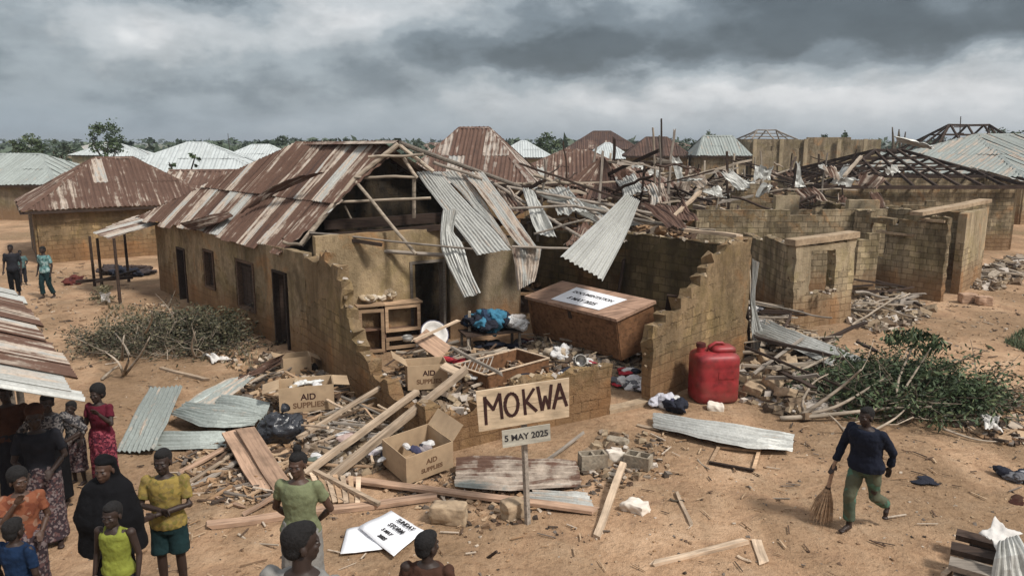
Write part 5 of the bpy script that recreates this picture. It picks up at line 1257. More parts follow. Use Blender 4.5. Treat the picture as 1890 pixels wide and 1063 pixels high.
def pot(p,r_,h_,label,mat,rx=0,ry=0,name='pot'):
    t=thing(name,p,label,'pot'); mb=MB(); rr=[]
    for (a,z) in ((.55,0),(.85,.12),(1,.45),(.92,.8),(.8,.95),(.88,1.0),(.80,1.0),(.74,.93),(.88,.5),(.5,.1),(.05,.08)): rr.append([V((a*r_*math.cos(q*.314),a*r_*math.sin(q*.314),z*h_)) for q in range(20)])
    mb.loft(rr); mb.build('vessel',M[mat],t,smooth=True); t.rotation_euler=(rx,ry,0)
    for sg in (-1,1): mb=MB(); mb.tube([(sg*r_*.85,-.03,h_*.75),(sg*r_*1.12,-.03,h_*.78),(sg*r_*1.12,.03,h_*.78),(sg*r_*.85,.03,h_*.75)],.008,6); mb.build('handle',M[mat],t)
M['alu']=plain_mat('alu',(.36,.35,.33),.45,.15,9,.3,metal=.5,dirt=.5)
q=G(1068,668,.28); pot(tuple(q),.16,.2,'dented aluminium pot tipped over before the chest','alu',R(60),R(20))
q=G(862,662,.25); pot(tuple(q),.13,.16,'small dark cooking pot left of the low table','wood_dark',R(10),R(-8))
q=G(742,548,0); q=G(745,640,1.245); pot((q.x+.02,q.y+.42,1.245),.10,.12,'little aluminium pot on top of the shelf cabinet','alu')
# ================================================================== PEOPLE
def rotx(v,a): return V((v.x,v.y*math.cos(a)-v.z*math.sin(a),v.y*math.sin(a)+v.z*math.cos(a)))
def person(loc,face,h,label,pose='down',top=None,bottom=None,bkind='trousers',skin='skin',hair='short',sleeve=.75,near=True,veil=None,headscale=1.0,headturn=0,female=False,lean=0,legs=None,topname='shirt',neck=True,voxel=.009,wrap_len=.06,extra=None,hairmat='hair',shorts=False,tank=False,bulk=0,hem=None):
    """face: heading angle of the front, 0 = towards -Y (the camera); local frame: front is -Y, x to the viewer's right"""
    t=thing('person',loc,label,'person',rz=face); s=h/1.72
    hs=headscale
    J=dict(pelvis=V((0,0,.93)),waist=V((0,0,1.06)),chest=V((0,-.005,1.27)),neckb=V((0,.01,1.43)),head=V((0,-.015,1.60)))
    if lean:
        for k in J: 
            if k!='pelvis': d=J[k]-J['pelvis']; J[k]=J['pelvis']+rotx(d,lean)
    sw=.175 if female else .195
    for sg,nm in ((-1,'L'),(1,'R')):
        sh=V((sg*sw,.01,1.385))
        if lean: sh=J['pelvis']+rotx(sh-J['pelvis'],lean)
        J['sh'+nm]=sh; J['hip'+nm]=V((sg*.09,0,.91)); J['kn'+nm]=V((sg*.10,-.01,.49)); J['an'+nm]=V((sg*.105,.02,.08)); J['toe'+nm]=V((sg*.125,-.15,.035))
    def arm(nm,el,wr,hd=None): J['el'+nm]=V(el); J['wr'+nm]=V(wr); J['hd'+nm]=V(hd) if hd else (J['wr'+nm]+(J['wr'+nm]-J['el'+nm]).normalized()*.09)
    P={'down':(((-.26,.03,1.10),(-.27,-.05,.86)),((.26,.03,1.10),(.27,-.05,.86))),
       'folded':(((-.25,-.05,1.13),(.02,-.22,1.14)),((.25,-.05,1.12),(-.04,-.25,1.10))),
       'akimbo':(((-.44,.06,1.14),(-.20,-.06,1.02)),((.44,.06,1.14),(.20,-.06,1.02))),
       'handsup':(((-.23,-.02,1.11),(-.25,-.13,.90)),((.26,-.10,1.16),(.17,-.24,1.36))),
       'face':(((-.22,-.14,1.16),(-.06,-.20,1.40)),((.24,.0,1.12),(.16,-.18,1.00))),
       'carry':(((-.25,-.02,1.12),(-.14,-.22,1.02)),((.25,-.02,1.12),(.14,-.22,1.02))),
       'back':(((-.27,.08,1.12),(-.12,.16,.95)),((.27,.08,1.12),(.12,.16,.95)))}
    if isinstance(pose,str): (a,b),(c,d)=P[pose]
    else: (a,b),(c,d)=pose
    arm('L',a,b); arm('R',c,d)
    if legs: 
        for k,v in legs.items(): J[k]=V(v)
    S=lambda p:V(p)*s
    mb=MB()
    def limb(pts,rad,n=12): mb.tube([S(p) for p in pts],[r*s for r in rad],n)
    def blob(c,r,m=None,mbb=None): (mbb or mb).ell(S(c),(r[0]*s,r[1]*s,r[2]*s),m,14,10)
    def torso(mbx,g,z0=.86,z1=1.45,fl=0):
        rows=[(.86,.150,.105),(.93,.165,.118),(1.0,.150,.108),(1.07,.138,.10),(1.16,.148,.108),(1.26,.165,.118),(1.34,.172,.115),(1.39,.150,.098),(1.425,.110,.082),(1.45,.07,.066)]
        if female: rows=[(z,a*(.94 if z>1.02 else 1.05),b) for z,a,b in rows]
        rr=[]
        for z,a,b in rows:
            if z<z0-.001 or z>z1+.001: continue
            c=V((0,0,z)); 
            if lean and z>.93: c=J['pelvis']+rotx(c-J['pelvis'],lean)
            ex=fl*max(0,(1.1-z))
            rr.append([S(c+V(((a+g+ex)*math.cos(q*.3142),(b+g+ex)*math.sin(q*.3142)-.0,0))) for q in range(20)])
        mbx.loft(rr)
    torso(mb,-.004)
    for nm in 'LR':
        sh,el,wr,hd=(J[k+nm] for k in ('sh','el','wr','hd'))
        limb([sh,sh.lerp(el,.5),el,el.lerp(wr,.3),wr],[.052,.044,.037,.036,.024]); blob(sh,(.058,.055,.055)); blob(el,(.038,.038,.038))
        hp,kn,an,toe=(J[k+nm] for k in ('hip','kn','an','toe'))
        limb([hp,hp.lerp(kn,.4),kn,kn.lerp(an,.3),an],[.085,.075,.052,.052,.034]); blob(kn,(.052,.052,.055)); blob(an,(.036,.04,.04))
        limb([an+V((0,.03,-.035)),an.lerp(toe,.5)+V((0,0,-.012)),toe],[.036,.036,.022],10); blob(toe,(.04,.045,.022))
        # hand: palm, four fingers and a thumb
        d=(hd-wr).normalized(); side=d.cross(V((0,1,0))); side=side.normalized() if side.length>.2 else V((1,0,0)); nn=side.cross(d)
        mt=Matrix((side,nn,d)).transposed()
        blob(wr+d*.045,(.036,.017,.048),mt)
        for q in range(4):
            o_=wr+d*.08+side*(-.027+.018*q); l_=(.062,.074,.070,.054)[q]; cu_=nn*(.018 if nn.y<0 else -.018)
            limb([o_-d*.015,o_+d*l_*.5+cu_*.4,o_+d*l_+cu_*1.4],[.0098,.0092,.0082],8)
        sgn=1 if (side.x>0)==(nm=='L') else -1
        limb([wr+d*.02+side*.025*sgn,wr+d*.055+side*.05*sgn,wr+d*.085+side*.055*sgn],[.013,.0115,.0095],8)
    # neck and head
    hc=J['head']; hr=Matrix.Rotation(headturn,3,'Z')
    limb([J['neckb']-V((0,0,.05)),hc-V((0,-.012,.06))],[.058,.050])
    def H(x,y,z): return hc+hr@(V((x,y,z))*hs)
    def hb(c,r): mb.ell(S(H(*c)),(r[0]*s*hs,r[1]*s*hs,r[2]*s*hs),hr,20,14)
    hb((0,.012,.035),(.076,.094,.088)); hb((0,-.022,-.035),(.058,.066,.078)); hb((0,-.045,-.085),(.032,.034,.028))   # cranium, face, chin
    hb((0,-.082,-.012),(.012,.016,.028)); hb((0,-.090,-.030),(.019,.013,.011))   # nose
    hb((0,-.078,.020),(.052,.014,.010)); hb((-.036,-.062,-.022),(.022,.02,.02)); hb((.036,-.062,-.022),(.022,.02,.02))  # brow, cheeks
    hb((0,-.080,-.058),(.024,.012,.007)); hb((0,-.079,-.069),(.021,.012,.008))   # lips
    hb((-.077,.012,-.015),(.009,.02,.03)); hb((.077,.012,-.015),(.009,.02,.03))  # ears
    body=mb.build('body',M[skin],t,smooth=True)
    def fin(o,v=voxel,sm=4,disp=0,dsc=.09):
        m=o.modifiers.new('r','REMESH'); m.mode='VOXEL'; m.voxel_size=v*s; m.use_smooth_shade=True
        m=o.modifiers.new('s','SMOOTH'); m.factor=.5; m.iterations=sm
        if disp:
            tx=bpy.data.textures.get('folds%d'%int(dsc*1000)) or bpy.data.textures.new('folds%d'%int(dsc*1000),'CLOUDS'); tx.noise_scale=dsc; tx.noise_depth=3
            m=o.modifiers.new('d','DISPLACE'); m.texture=tx; m.strength=disp; m.mid_level=.5; m.texture_coords='LOCAL'
    fin(body,.0075 if near else .016,3)
    if near:
        for sg in (-1,1):
            mb=MB(); mb.ell(S(H(sg*.030,-.0735,.000)),(.0125*s*hs,.0085*s*hs,.0050*s*hs),hr,12,8); e_=mb.build('eye',M['eye'],t,smooth=True)
            mb=MB(); mb.ell(S(H(sg*.030,-.0835,.000)),(.0072*s*hs,.003*s*hs,.0050*s*hs),hr,10,6); mb.build('iris',M['ink'],e_,smooth=True)
    # hair
    mb=MB()
    def hairb(c,r): mb.ell(S(H(*c)),(r[0]*s*hs,r[1]*s*hs,r[2]*s*hs),hr,20,14)
    if hair!='none':
        hairb((0,.026,.045),(.082,.094,.086)); hairb((0,-.010,.082),(.066,.074,.046)); hairb((0,.055,-.01),(.068,.058,.07))
        if hair=='bun': hairb((0,.03,.155),(.045,.045,.04)); hairb((0,.06,.03),(.084,.075,.085))
        if hair=='full': hairb((0,.03,.06),(.10,.108,.10)); hairb((0,.06,-.01),(.085,.075,.08))
        if hair=='wrap': hairb((0,.03,.075),(.094,.106,.080)); hairb((.0,.09,.09),(.05,.04,.04))
        o=mb.build('hair' if hair!='wrap' else 'headscarf',M[hairmat],t,smooth=True); fin(o,.010 if near else .018,2,.006,.02)
    if veil:
        mb=MB(); rr=[]
        for z,a,b,dy in ((1.755,.02,.02,.0),(1.745,.06,.07,.005),(1.69,.10,.118,.012),(1.655,.106,.118,.015),(1.60,.108,.112,.035),(1.50,.115,.11,.045),(1.45,.20,.14,.02),(1.40,.26,.16,.01),(1.34,.28,.175,0),(1.25,.31,.21,-.02),(1.10,.35,.25,-.03),(.92,.33,.25,0),(.72,.36,.27,0)):
            rr.append([S(V((a*math.cos(q*.2618),b*math.sin(q*.2618)+dy+(.036 if 1.49<z<1.66 and math.sin(q*.2618)<-.2 else 0),z))) for q in range(24)])
        mb.loft(rr); o=mb.build('veil',M[veil],t,smooth=True); fin(o,.013,3,.03,.12)
    if top:
        mb=MB(); torso(mb,.019+bulk,.86 if not bkind=='wrap' else .93,1.40 if tank else 1.44,.10)
        if not tank:
            for nm in 'LR':
                sh,el,wr=(J[k+nm] for k in ('sh','el','wr')); d=el-sh
                if sleeve<=1: limb([sh-d*.05,sh+d*.3,sh+d*sleeve],[.061,.056,.059],14); blob(sh+V((0,0,-.002)),(.063,.063,.061))
                else: limb([sh-d*.05,sh+d*.5,el,el.lerp(wr,(sleeve-1)*.5),el.lerp(wr,sleeve-1)],[.066,.062,.056,.052,.05],14); blob(sh+V((0,0,-.002)),(.069,.067,.066))
        else:
            for sg in (-1,1): limb([V((sg*.085,-.10,1.33)),V((sg*.09,-.02,1.455)),V((sg*.085,.09,1.34))],[.028,.024,.028],10)
        o=mb.build(topname,M[top],t,smooth=True); fin(o,.012 if near else .02,3,.028,.085)
    if bottom:
        mb=MB()
        if bkind=='wrap':
            rr=[]
            for z,a,b in ((1.04,.165,.13),(.93,.20,.155),(.8,.205,.165),(.55,.20,.165),(.3,.205,.17),(wrap_len+.05,.215,.18)):
                rr.append([S(V(((a+.006*math.sin(q*3))*math.cos(q*.2094),(b+.006*math.cos(q*2.3))*math.sin(q*.2094),z))) for q in range(30)])
            mb.loft(rr)
        else:
            rr=[]
            for z,a,b in ((1.02,.158,.118),(.95,.178,.135),(.86,.185,.14),(.80,.165,.125)): rr.append([S(V((a*math.cos(q*.3142),b*math.sin(q*.3142),z))) for q in range(20)])
            mb.loft(rr)
            for nm in 'LR':
                hp,kn,an=(J[k+nm] for k in ('hip','kn','an'))
                if shorts: limb([hp,hp.lerp(kn,.5),hp.lerp(kn,.85)],[.10,.105,.108],14)
                else: limb([hp,hp.lerp(kn,.5),kn,kn.lerp(an,.5),kn.lerp(an,.82)],[.10,.098,.08,.074,.078],14)
        o=mb.build('wrapper' if bkind=='wrap' else ('shorts' if shorts else 'trousers'),M[bottom],t,smooth=True); fin(o,.013 if near else .02,3,.024,.10)
    return t,J,s
def stand_old(px,pytop,h,Y=None):
    """ground point for a person whose head top shows at this pixel"""
    if Y is None:
        r=ray(px,pytop); Y=8
        for _ in range(60):
            z=gh(0,Y)+h; t=(z-CH)/r.z; Y=.6*Y+.4*(r.y*t)
    p=PY(px,pytop,Y); return V((p.x,p.y,gh(p.x,p.y)-.01))
for nm,c in ((n_,tuple(q_*.55 for q_ in c_)) for n_,c_ in (('c_dark',(.035,.036,.045)),('c_black',(.010,.010,.012)),('c_crimson',(.16,.022,.04)),('c_orange',(.33,.12,.06)),('c_blue',(.016,.04,.10)),('c_lime',(.34,.38,.07)),('c_yellow',(.38,.29,.07)),  # cloth colours scaled down to paint in the dim light on the people
             ('c_navy',(.02,.025,.045)),('c_sage',(.27,.30,.17)),('c_white',(.38,.37,.35)),('c_green',(.07,.19,.11)),('c_olive',(.13,.13,.08)),('c_camo',(.14,.24,.24)),('c_teal',(.02,.05,.055)),('c_brown',(.10,.05,.035)))): cloth(nm,c)
M['p_red']=pattern_mat('p_red',(.12,.02,.035),(.26,.06,.08),45,(.04,.01,.02))
M['p_dark']=pattern_mat('p_dark',(.035,.025,.03),(.15,.12,.12),38,(.09,.05,.05))
M['p_grey']=pattern_mat('p_grey',(.03,.03,.034),(.17,.16,.155),40,(.12,.11,.11))
M['p_orange']=pattern_mat('p_orange',(.19,.068,.036),(.14,.045,.025),18,(.22,.12,.08))
M['p_camo']=pattern_mat('p_camo',(.10,.20,.20),(.26,.36,.36),16,(.05,.10,.10))
M['p_yellow']=pattern_mat('p_yellow',(.24,.175,.05),(.19,.14,.05),26,(.15,.125,.035))
M['p_trouser']=pattern_mat('p_trouser',(.085,.09,.06),(.065,.085,.06),7,(.07,.14,.10))
def stand(px,pytop,Y):
    p=PY(px,pytop,Y); g=gh(p.x,p.y)-.01
    return (p.x,p.y,g),(p.z-g)
def crowd(px,py,Y,face,label,*a,**k):
    loc,h=stand(px,py,Y); return person(loc,face,h,label,*a,**k)
# crowd at the lower left
crowd(85,729,10.3,R(12),'man with hands on hips in a dark patterned shirt and black trousers','akimbo','p_grey','c_black','wrap',skin='skin_dark',headscale=1.12,wrap_len=.1,sleeve=1.2)
crowd(130,742,11.0,R(-10),'child in a grey speckled dress standing behind the woman in crimson','carry','p_grey','p_dark','wrap',skin='skin_dark',headscale=1.12,female=True,wrap_len=.25)
crowd(178,713,10.8,R(-8),'woman in a crimson blouse and patterned wrapper raising one hand','handsup','c_crimson','p_red','wrap',headscale=1.12,female=True,hair='full',sleeve=.6,skin='skin_dark')
crowd(8,712,10.5,R(20),'person in dark red clothes cut off at the left edge','down','c_brown','c_dark','wrap',headscale=1.05,skin='skin_dark')
crowd(32,868,6.9,R(35),'woman in an orange blouse holding her hand to her face','face','p_orange','p_dark','wrap',headscale=1.1,female=True,hair='full',headturn=R(20),sleeve=.7)
crowd(192,845,6.8,R(-2),'woman in a long black veil in the middle of the crowd',(((-.20,-.03,1.12),(-.10,-.14,1.0)),((.20,-.03,1.12),(.10,-.14,1.0))),None,'c_black','wrap',veil='c_black',headscale=1.12,female=True,hair='none')
crowd(206,932,5.9,R(-5),'child in a lime yellow sleeveless top in front of the veiled woman','down','c_lime','c_dark','trousers',headscale=1.22,shorts=True,tank=True,skin='skin_dark')
crowd(22,962,5.6,R(170),'child in a blue shirt seen from behind at the bottom left corner','down','c_blue','c_dark','trousers',headscale=1.22,skin='skin_dark')
crowd(299,832,7.45,R(6),'boy with folded arms in a yellow shirt and dark shorts','folded','p_yellow','c_teal','trousers',headscale=1.12,shorts=True,skin='skin_dark')
crowd(548,835,6.4,R(-4),'woman in a pale green shirt holding her hands behind her back','back','c_sage','c_white','wrap',headscale=1.0,female=True,hair='bun',sleeve=.55)
crowd(553,968,3.75,R(165),'person with dark hair and a white top at the bottom, below the pale green shirt','down','c_white','c_dark','wrap',headscale=1.0,hair='short',headturn=R(-45),skin='skin_dark',sleeve=.7)
crowd(788,986,4.75,R(170),'child with cropped hair and only head and neck showing at the bottom edge','down','c_brown','c_dark','trousers',headscale=1.15,headturn=R(-30),skin='skin_dark')
crowd(62,752,9.2,R(25),'woman with a brown headscarf close beside the man with hands on hips','carry','c_dark','p_dark','wrap',skin='skin_dark',headscale=1.1,female=True,hair='wrap',hairmat='c_brown')
# far walkers on the left
crowd(18,452,25.6,R(10),'far man in dark clothes at the left edge','down','c_dark','c_black','trousers',near=False,skin='skin_dark')
crowd(36,462,27.6,R(40),'far person half hidden behind the far man in dark clothes','carry','c_camo','c_dark','trousers',near=False,skin='skin_dark')
crowd(78,455,25.2,R(-15),'far man in a blue green patterned shirt walking on the sand street','down','p_camo','c_teal','trousers',near=False,skin='skin_dark',legs=dict(knL=(-.11,-.10,.50),anL=(-.12,-.06,.08),toeL=(-.13,-.22,.035),anR=(.12,.14,.09),toeR=(.13,.0,.035)))
# sweeper
sp_=G(1572,980); SWP=V((sp_.x+.12,sp_.y+.02,0))
sw_t,SJ,ss=person((SWP.x,SWP.y,0),R(-52),1.80,'man in a dark blue shirt and cropped green trousers walking with a broom',
   (((-.30,-.06,1.10),(-.33,-.16,.86)),((.27,.12,1.12),(.22,.18,.90))),'c_navy','p_trouser','trousers',skin='skin_dark',lean=R(9),sleeve=1.85,bulk=.035,headturn=R(-10),headscale=.98,
   legs=dict(knL=(-.10,-.16,.50),anL=(-.10,-.10,.08),toeL=(-.11,-.26,.035),knR=(.12,.06,.50),anR=(.14,.38,.30),toeR=(.14,.36,.12)))
# broom in the left hand
rm=Matrix.Rotation(R(-52),3,'Z'); hand=V((SWP.x,SWP.y,0))+rm@(SJ['wrL']*ss+V((0,-.02,-.05)))
tip=G(1512,960,.02); d=(tip-hand); t=thing('broom',tuple(tip),'long bundle broom of stiff brown straw held by the sweeping man','broom')
mb=MB(); a=hand-d*.12-tip; b_=hand+d*.45-tip; mb.tube([a,b_],[.022,.03],9); mb.build('handle',M['wood_red'],t)
mb=MB(); mb.tube([hand+d*.36-tip,hand+d*.42-tip],[.036,.038],9); mb.build('binding',M['wood_dark'],t)
mb=MB(); rg=random.Random(8); m_=frame_mat(d)
for k in range(150):
    a_=rg.uniform(0,6.28); q=math.sqrt(rg.random()); o_=m_@V((0,math.cos(a_)*q,math.sin(a_)*q))
    p0=hand+d*.38-tip+o_*.028; p1=hand+d*rg.uniform(.86,1.0)-tip+o_*.17; p1.z=max(p1.z,.01)
    mb.tube([p0,p0.lerp(p1,.5)+o_*.02,p1],[.006,.005,.003],4)
mb.build('bristles',M['wood'],t)
# ================================================================== DEBRIS, BRANCHES, RUBBLE
def inpoly(x,y,poly):
    c=False; n=len(poly)
    for i in range(n):
        x0,y0=poly[i]; x1,y1=poly[(i+1)%n]
        if (y0>y)!=(y1>y) and x<(x1-x0)*(y-y0)/(y1-y0)+x0: c=not c
    return c
def scatter(poly_px,n,rng):
    P=[G(*p) for p in poly_px]; pl=[(p.x,p.y) for p in P]; xs=[p[0] for p in pl]; ys=[p[1] for p in pl]; out=[]
    while len(out)<n:
        x,y=rng.uniform(min(xs),max(xs)),rng.uniform(min(ys),max(ys))
        if inpoly(x,y,pl): out.append((x,y))
    return out,pl
def edge_dist(x,y,pl):
    best=9
    for i in range(len(pl)):
        a=V((*pl[i],0)); b=V((*pl[(i+1)%len(pl)],0)); p=V((x,y,0)); d=b-a; t=max(0,min(1,(p-a).dot(d)/d.dot(d))); best=min(best,(a+d*t-p).length)
    return best
def rubble(label,poly_px,n,size,hgt,seed=1,mat='rubble',name='rubble',sticks=0,wide=1.0,mound=True,sl=(.2,.9),sw=(.012,.04)):
    rng=random.Random(seed); pts,pl=scatter(poly_px,n,rng); mb=MB()
    for (x,y) in pts:
        e_=min(1,edge_dist(x,y,pl)/wide); s=size*rng.choice((.35,.5,.5,.7,.7,1,1.3)); z=gh(x,y)+hgt*e_*(.65+.35*noise.noise(V((x*1.3,y*1.3,seed))))*rng.uniform(.55,1.0)+s*.15
        mb.rock((x,y,z),s,rng,rng.random())
    for k in range(sticks):
        x,y=pts[k%len(pts)]; e_=min(1,edge_dist(x,y,pl)/wide); z=gh(x,y)+hgt*e_*rng.uniform(.6,1.15)+.03; a=rng.uniform(0,3.14); l=rng.uniform(*sl)*rng.uniform(.5,1); d=V((math.cos(a),math.sin(a),rng.uniform(-.25,.25)*(hgt>.03)))*l*.5
        c=V((x,y,z)); w_=rng.uniform(*sw); m_=frame_mat(d); mb.box(c,(l,w_*2,w_),m_,rng.random())
    if mound and hgt>.12:
        xs=[p[0] for p in pl]; ys=[p[1] for p in pl]; n2=26; ids={}
        for j in range(n2+1):
            for i in range(n2+1):
                x=min(xs)+(max(xs)-min(xs))*i/n2; y=min(ys)+(max(ys)-min(ys))*j/n2
                e_=min(1,edge_dist(x,y,pl)/wide) if inpoly(x,y,pl) else -.3
                ids[i,j]=mb.av((x,y,gh(x,y)-.03+hgt*.72*e_*(.65+.35*noise.noise(V((x*1.3,y*1.3,seed))))),(0,0),.86)
        for j in range(n2):
            for i in range(n2): mb.af(ids[i,j],ids[i+1,j],ids[i+1,j+1],ids[i,j+1])
    o=mb.build(name,M[mat]); return tag(o,label,'rubble' if mat=='rubble' else 'litter',kind='stuff')
# main rubble bank right of the red tank
rubble('bank of broken blocks and splintered wood behind and beside the red tank',[(1368,640),(1400,560),(1445,600),(1560,650),(1610,700),(1560,770),(1460,775),(1385,745),(1350,735)],900,.19,.55,1,sticks=160)
rubble('pale rubble filling the gap behind the red tank corner',[(1372,600),(1372,545),(1440,545),(1448,605),(1420,640)],260,.2,.5,2,sticks=30)
rubble('splintered wood and blocks heaped right of the window wall',[(1562,600),(1566,530),(1650,535),(1725,575),(1690,600),(1620,620)],340,.2,.35,3,sticks=120)
rubble('debris strewn in front of the far right houses',[(1770,530),(1800,495),(1890,470),(1890,520),(1830,540)],260,.25,.25,4,sticks=90)
rubble('dark debris right of the fallen green branches',[(1780,790),(1800,740),(1890,720),(1890,820),(1830,815)],260,.12,.15,5,sticks=120,mat='litter')
rubble('broken household debris covering the floor of the open room',[(690,700),(800,640),(960,650),(1110,690),(1060,740),(900,770),(800,760)],800,.13,.22,6,sticks=200,mat='litter')
rubble('broken block rubble along the inside of the low wall',[(760,745),(800,720),(870,740),(960,715),(1060,690),(1100,690),(1060,712),(900,760),(800,765)],420,.14,.32,16,wide=.5)
rubble('rubble under the big chest and along the room floor',[(950,650),(1000,605),(1190,630),(1185,695),(1100,700),(970,672)],420,.15,.40,7,sticks=60,wide=.6)
rubble('dusty debris between the leaning beams and the broken wall',[(560,800),(620,740),(700,760),(790,800),(740,850),(640,900),(580,880)],900,.10,.18,8,sticks=150,sl=(.15,.7),sw=(.008,.025))
rubble('pale plaster crumbs under the leaning beams',[(590,830),(640,800),(700,815),(700,850),(640,870),(600,860)],200,.13,.32,18)
rubble('splinters and litter in front of the heap of sheets',[(330,840),(420,790),(560,800),(590,900),(480,940),(400,935),(340,900)],700,.07,.06,9,sticks=170,mat='litter',mound=False,sl=(.15,.8),sw=(.006,.03))
rubble('grey brown debris around the cardboard boxes',[(440,700),(480,650),(640,700),(660,760),(560,800),(470,780)],420,.12,.18,10,sticks=130,mat='litter')
rubble('small stones and chips around the sign and blocks',[(700,900),(880,860),(1080,880),(1230,800),(1240,880),(1130,900),(1000,960),(880,985),(760,940)],620,.06,.02,11,sticks=70,mat='litter',mound=False,sl=(.08,.5),sw=(.005,.02))
rubble('broken pale lumps beside the two hollow blocks',[(1060,870),(1100,800),(1190,800),(1220,870),(1150,900),(1090,900)],130,.12,.05,12,mound=False)
rubble('soil and crumbs along the foot of the left wall',[(240,560),(300,560),(600,690),(580,740),(480,700),(300,640)],620,.08,.08,13,sticks=90,mat='litter',mound=False,sl=(.1,.6),sw=(.006,.02))
rubble('collapsed debris inside the roofless block house',[(1270,515),(1380,505),(1560,505),(1560,530),(1300,545)],300,.24,.6,14,sticks=80)
rubble('scattered gravel and wood chips over the sandy yard',[(0,1063),(200,760),(300,660),(480,720),(560,900),(760,960),(1000,980),(1240,800),(1500,780),(1890,780),(1890,1063),(1400,1085),(900,1085)],1900,.028,.0,15,sticks=230,mat='litter',mound=False,sl=(.06,.38),sw=(.004,.013))
rubble('chips and rubbish strewn on the far sand street',[(0,640),(20,500),(160,480),(240,520),(300,640),(160,690)],500,.05,.0,17,sticks=90,mat='litter',mound=False,sl=(.1,.6),sw=(.006,.02))
rubble('litter strewn over the open sand at the right',[(1560,640),(1700,560),(1890,530),(1890,720),(1700,700)],420,.05,.0,19,sticks=60,mat='litter',mound=False,sl=(.1,.6),sw=(.006,.02))
def adj(d,l,ln,mt,rd):
    f=(l-ln[0])/(ln[1]-ln[0]); u=d.normalized()
    return ('short ' if f<.33 else 'long ' if f>.66 else '')+('upright ' if abs(u.z)>.8 else 'slanting ' if abs(u.z)>.22 else '')+{'wood_grey':'grey ','wood_dark':'dark ','bark_pale':'pale ','wood_pale':'cream ','wood':'tan '}[mt]+('round ' if rd else 'squared ')
# larger single blocks on the rubble bank
rng=random.Random(31)
pts,pl=scatter([(1375,640),(1420,600),(1540,660),(1580,720),(1460,760),(1385,735)],34,rng)
protos=[]
for k,(x,y) in enumerate(pts):
    e_=min(1,edge_dist(x,y,pl)/1.0); z=.12+.42*e_
    lb='broken pale mud block half buried in the rubble bank by the red tank'; gr='broken blocks on the rubble bank'
    if k<4: o=lump((x,y,z),(.38,.22,.18),rng.uniform(0,3),lb,mat='mudlump',seed=50+k,group=gr); protos.append(o)
    else:
        o=protos[k%4].copy(); COL.objects.link(o); o.location=(x,y,z); s_=rng.uniform(.6,1.1); o.scale=(s_,s_,s_)
    o.rotation_euler=(rng.uniform(-.5,.5),rng.uniform(-.5,.5),rng.uniform(0,6))
    o['label']=('large' if o.scale.x>.93 else 'middling' if o.scale.x>.76 else 'small')+(' tipped' if abs(o.rotation_euler.x)>.3 else ' flat')+' mud block '+('low' if z<.3 else 'high')+' on the rubble bank near the '+('red tank' if x<6.2 else 'green branches')
# timbers on the rubble bank
def timbers(poly,n,zr,seed,lb,gr,mats=('wood_grey','wood_dark','bark_pale'),ln=(.8,2.4),w=(.05,.12),tilt=.25,name='timber'):
    rng=random.Random(seed); pts,pl=scatter(poly,n,rng)
    for (x,y) in pts:
        a=rng.uniform(-.6,.9) if rng.random()<.6 else rng.uniform(0,3.14); l=rng.uniform(*ln); d=V((math.cos(a),math.sin(a),rng.uniform(-tilt,tilt)))*l*.5; c=V((x,y,rng.uniform(*zr)+abs(d.z)))
        ww=rng.uniform(*w); mt=rng.choice(mats); rd=rng.random()<.4; plank(c-d,c+d,ww,ww*rng.uniform(.3,.8),adj(d,l,ln,mt,rd)+lb,mt,name,'timber',gr,seed=rng.randint(0,99),bend=.04,round_=rd)
timbers([(1390,650),(1420,600),(1560,660),(1600,700),(1480,760),(1400,735)],26,(.35,.6),5,'timber on the rubble between red tank and green branches','timbers in the rubble bank')
timbers([(1566,590),(1570,540),(1650,545),(1700,580),(1620,600)],16,(.2,.45),6,'pole in the splintered heap right of the window wall','poles right of the window wall')
timbers([(1790,520),(1810,500),(1890,485),(1890,515)],9,(.15,.3),7,'pole strewn before the far right houses','poles before the far right houses')
timbers([(720,700),(800,660),(960,660),(1060,700),(900,750)],16,(.12,.45),8,'lath in the debris on the floor of the open room','laths on the room floor',ln=(.4,1.3),w=(.03,.09))
timbers([(580,830),(640,760),(760,800),(720,860),(620,890)],14,(.1,.4),9,'lath under the leaning beams','laths under the leaning beams',mats=('wood_pale','wood','wood_grey'),ln=(.4,1.2),w=(.03,.08))
plank(G(1600,560,.35),G(1700,590,.45),.06,.05,'long pale pole on top of the heap right of the window wall','bark_pale','pole','pole',round_=True)
plank(G(1572,600,.3),G(1660,545,.6),.06,.05,'long pale pole crossing another on the heap right of the window wall','bark_pale','pole','pole',round_=True,seed=3)
loose_sheet('metal_sheet',GS(((1388,612,.75),(1412,590,.85)),((1460,640,.75),(1480,615,.85)),((1535,672,.55),(1560,650,.65))),'long grey ribbed sheet lying on top of the rubble bank',.14,seed=51,crump=.04,pitch=.14,amp=.03)
loose_sheet('metal_sheet',GS(((1545,662,.6),(1562,648,.7)),((1590,680,.5),(1600,665,.6))),'small pale sheet scrap near the green branches',.08,seed=52,crump=.06,pitch=.1)
plank(G(1375,640,.95),G(1570,720,.5),.07,.05,'long dark pole resting against the red tank shoulder and the rubble bank','wood_dark','pole','pole',round_=True,seed=2)
plank(G(1378,660,.1),PY(1368,452,18.1),.22,.06,'black board added as the shade of the gap behind the right wall corner','wood_dark','board','board',seed=4)  # dark board added to paint the darkness of the corner gap
plank(G(1392,655,.1),PY(1380,455,18.3),.06,.05,'thin pale split pole standing beside the black board','bark_pale','pole','pole',round_=True,seed=5,bend=.06)
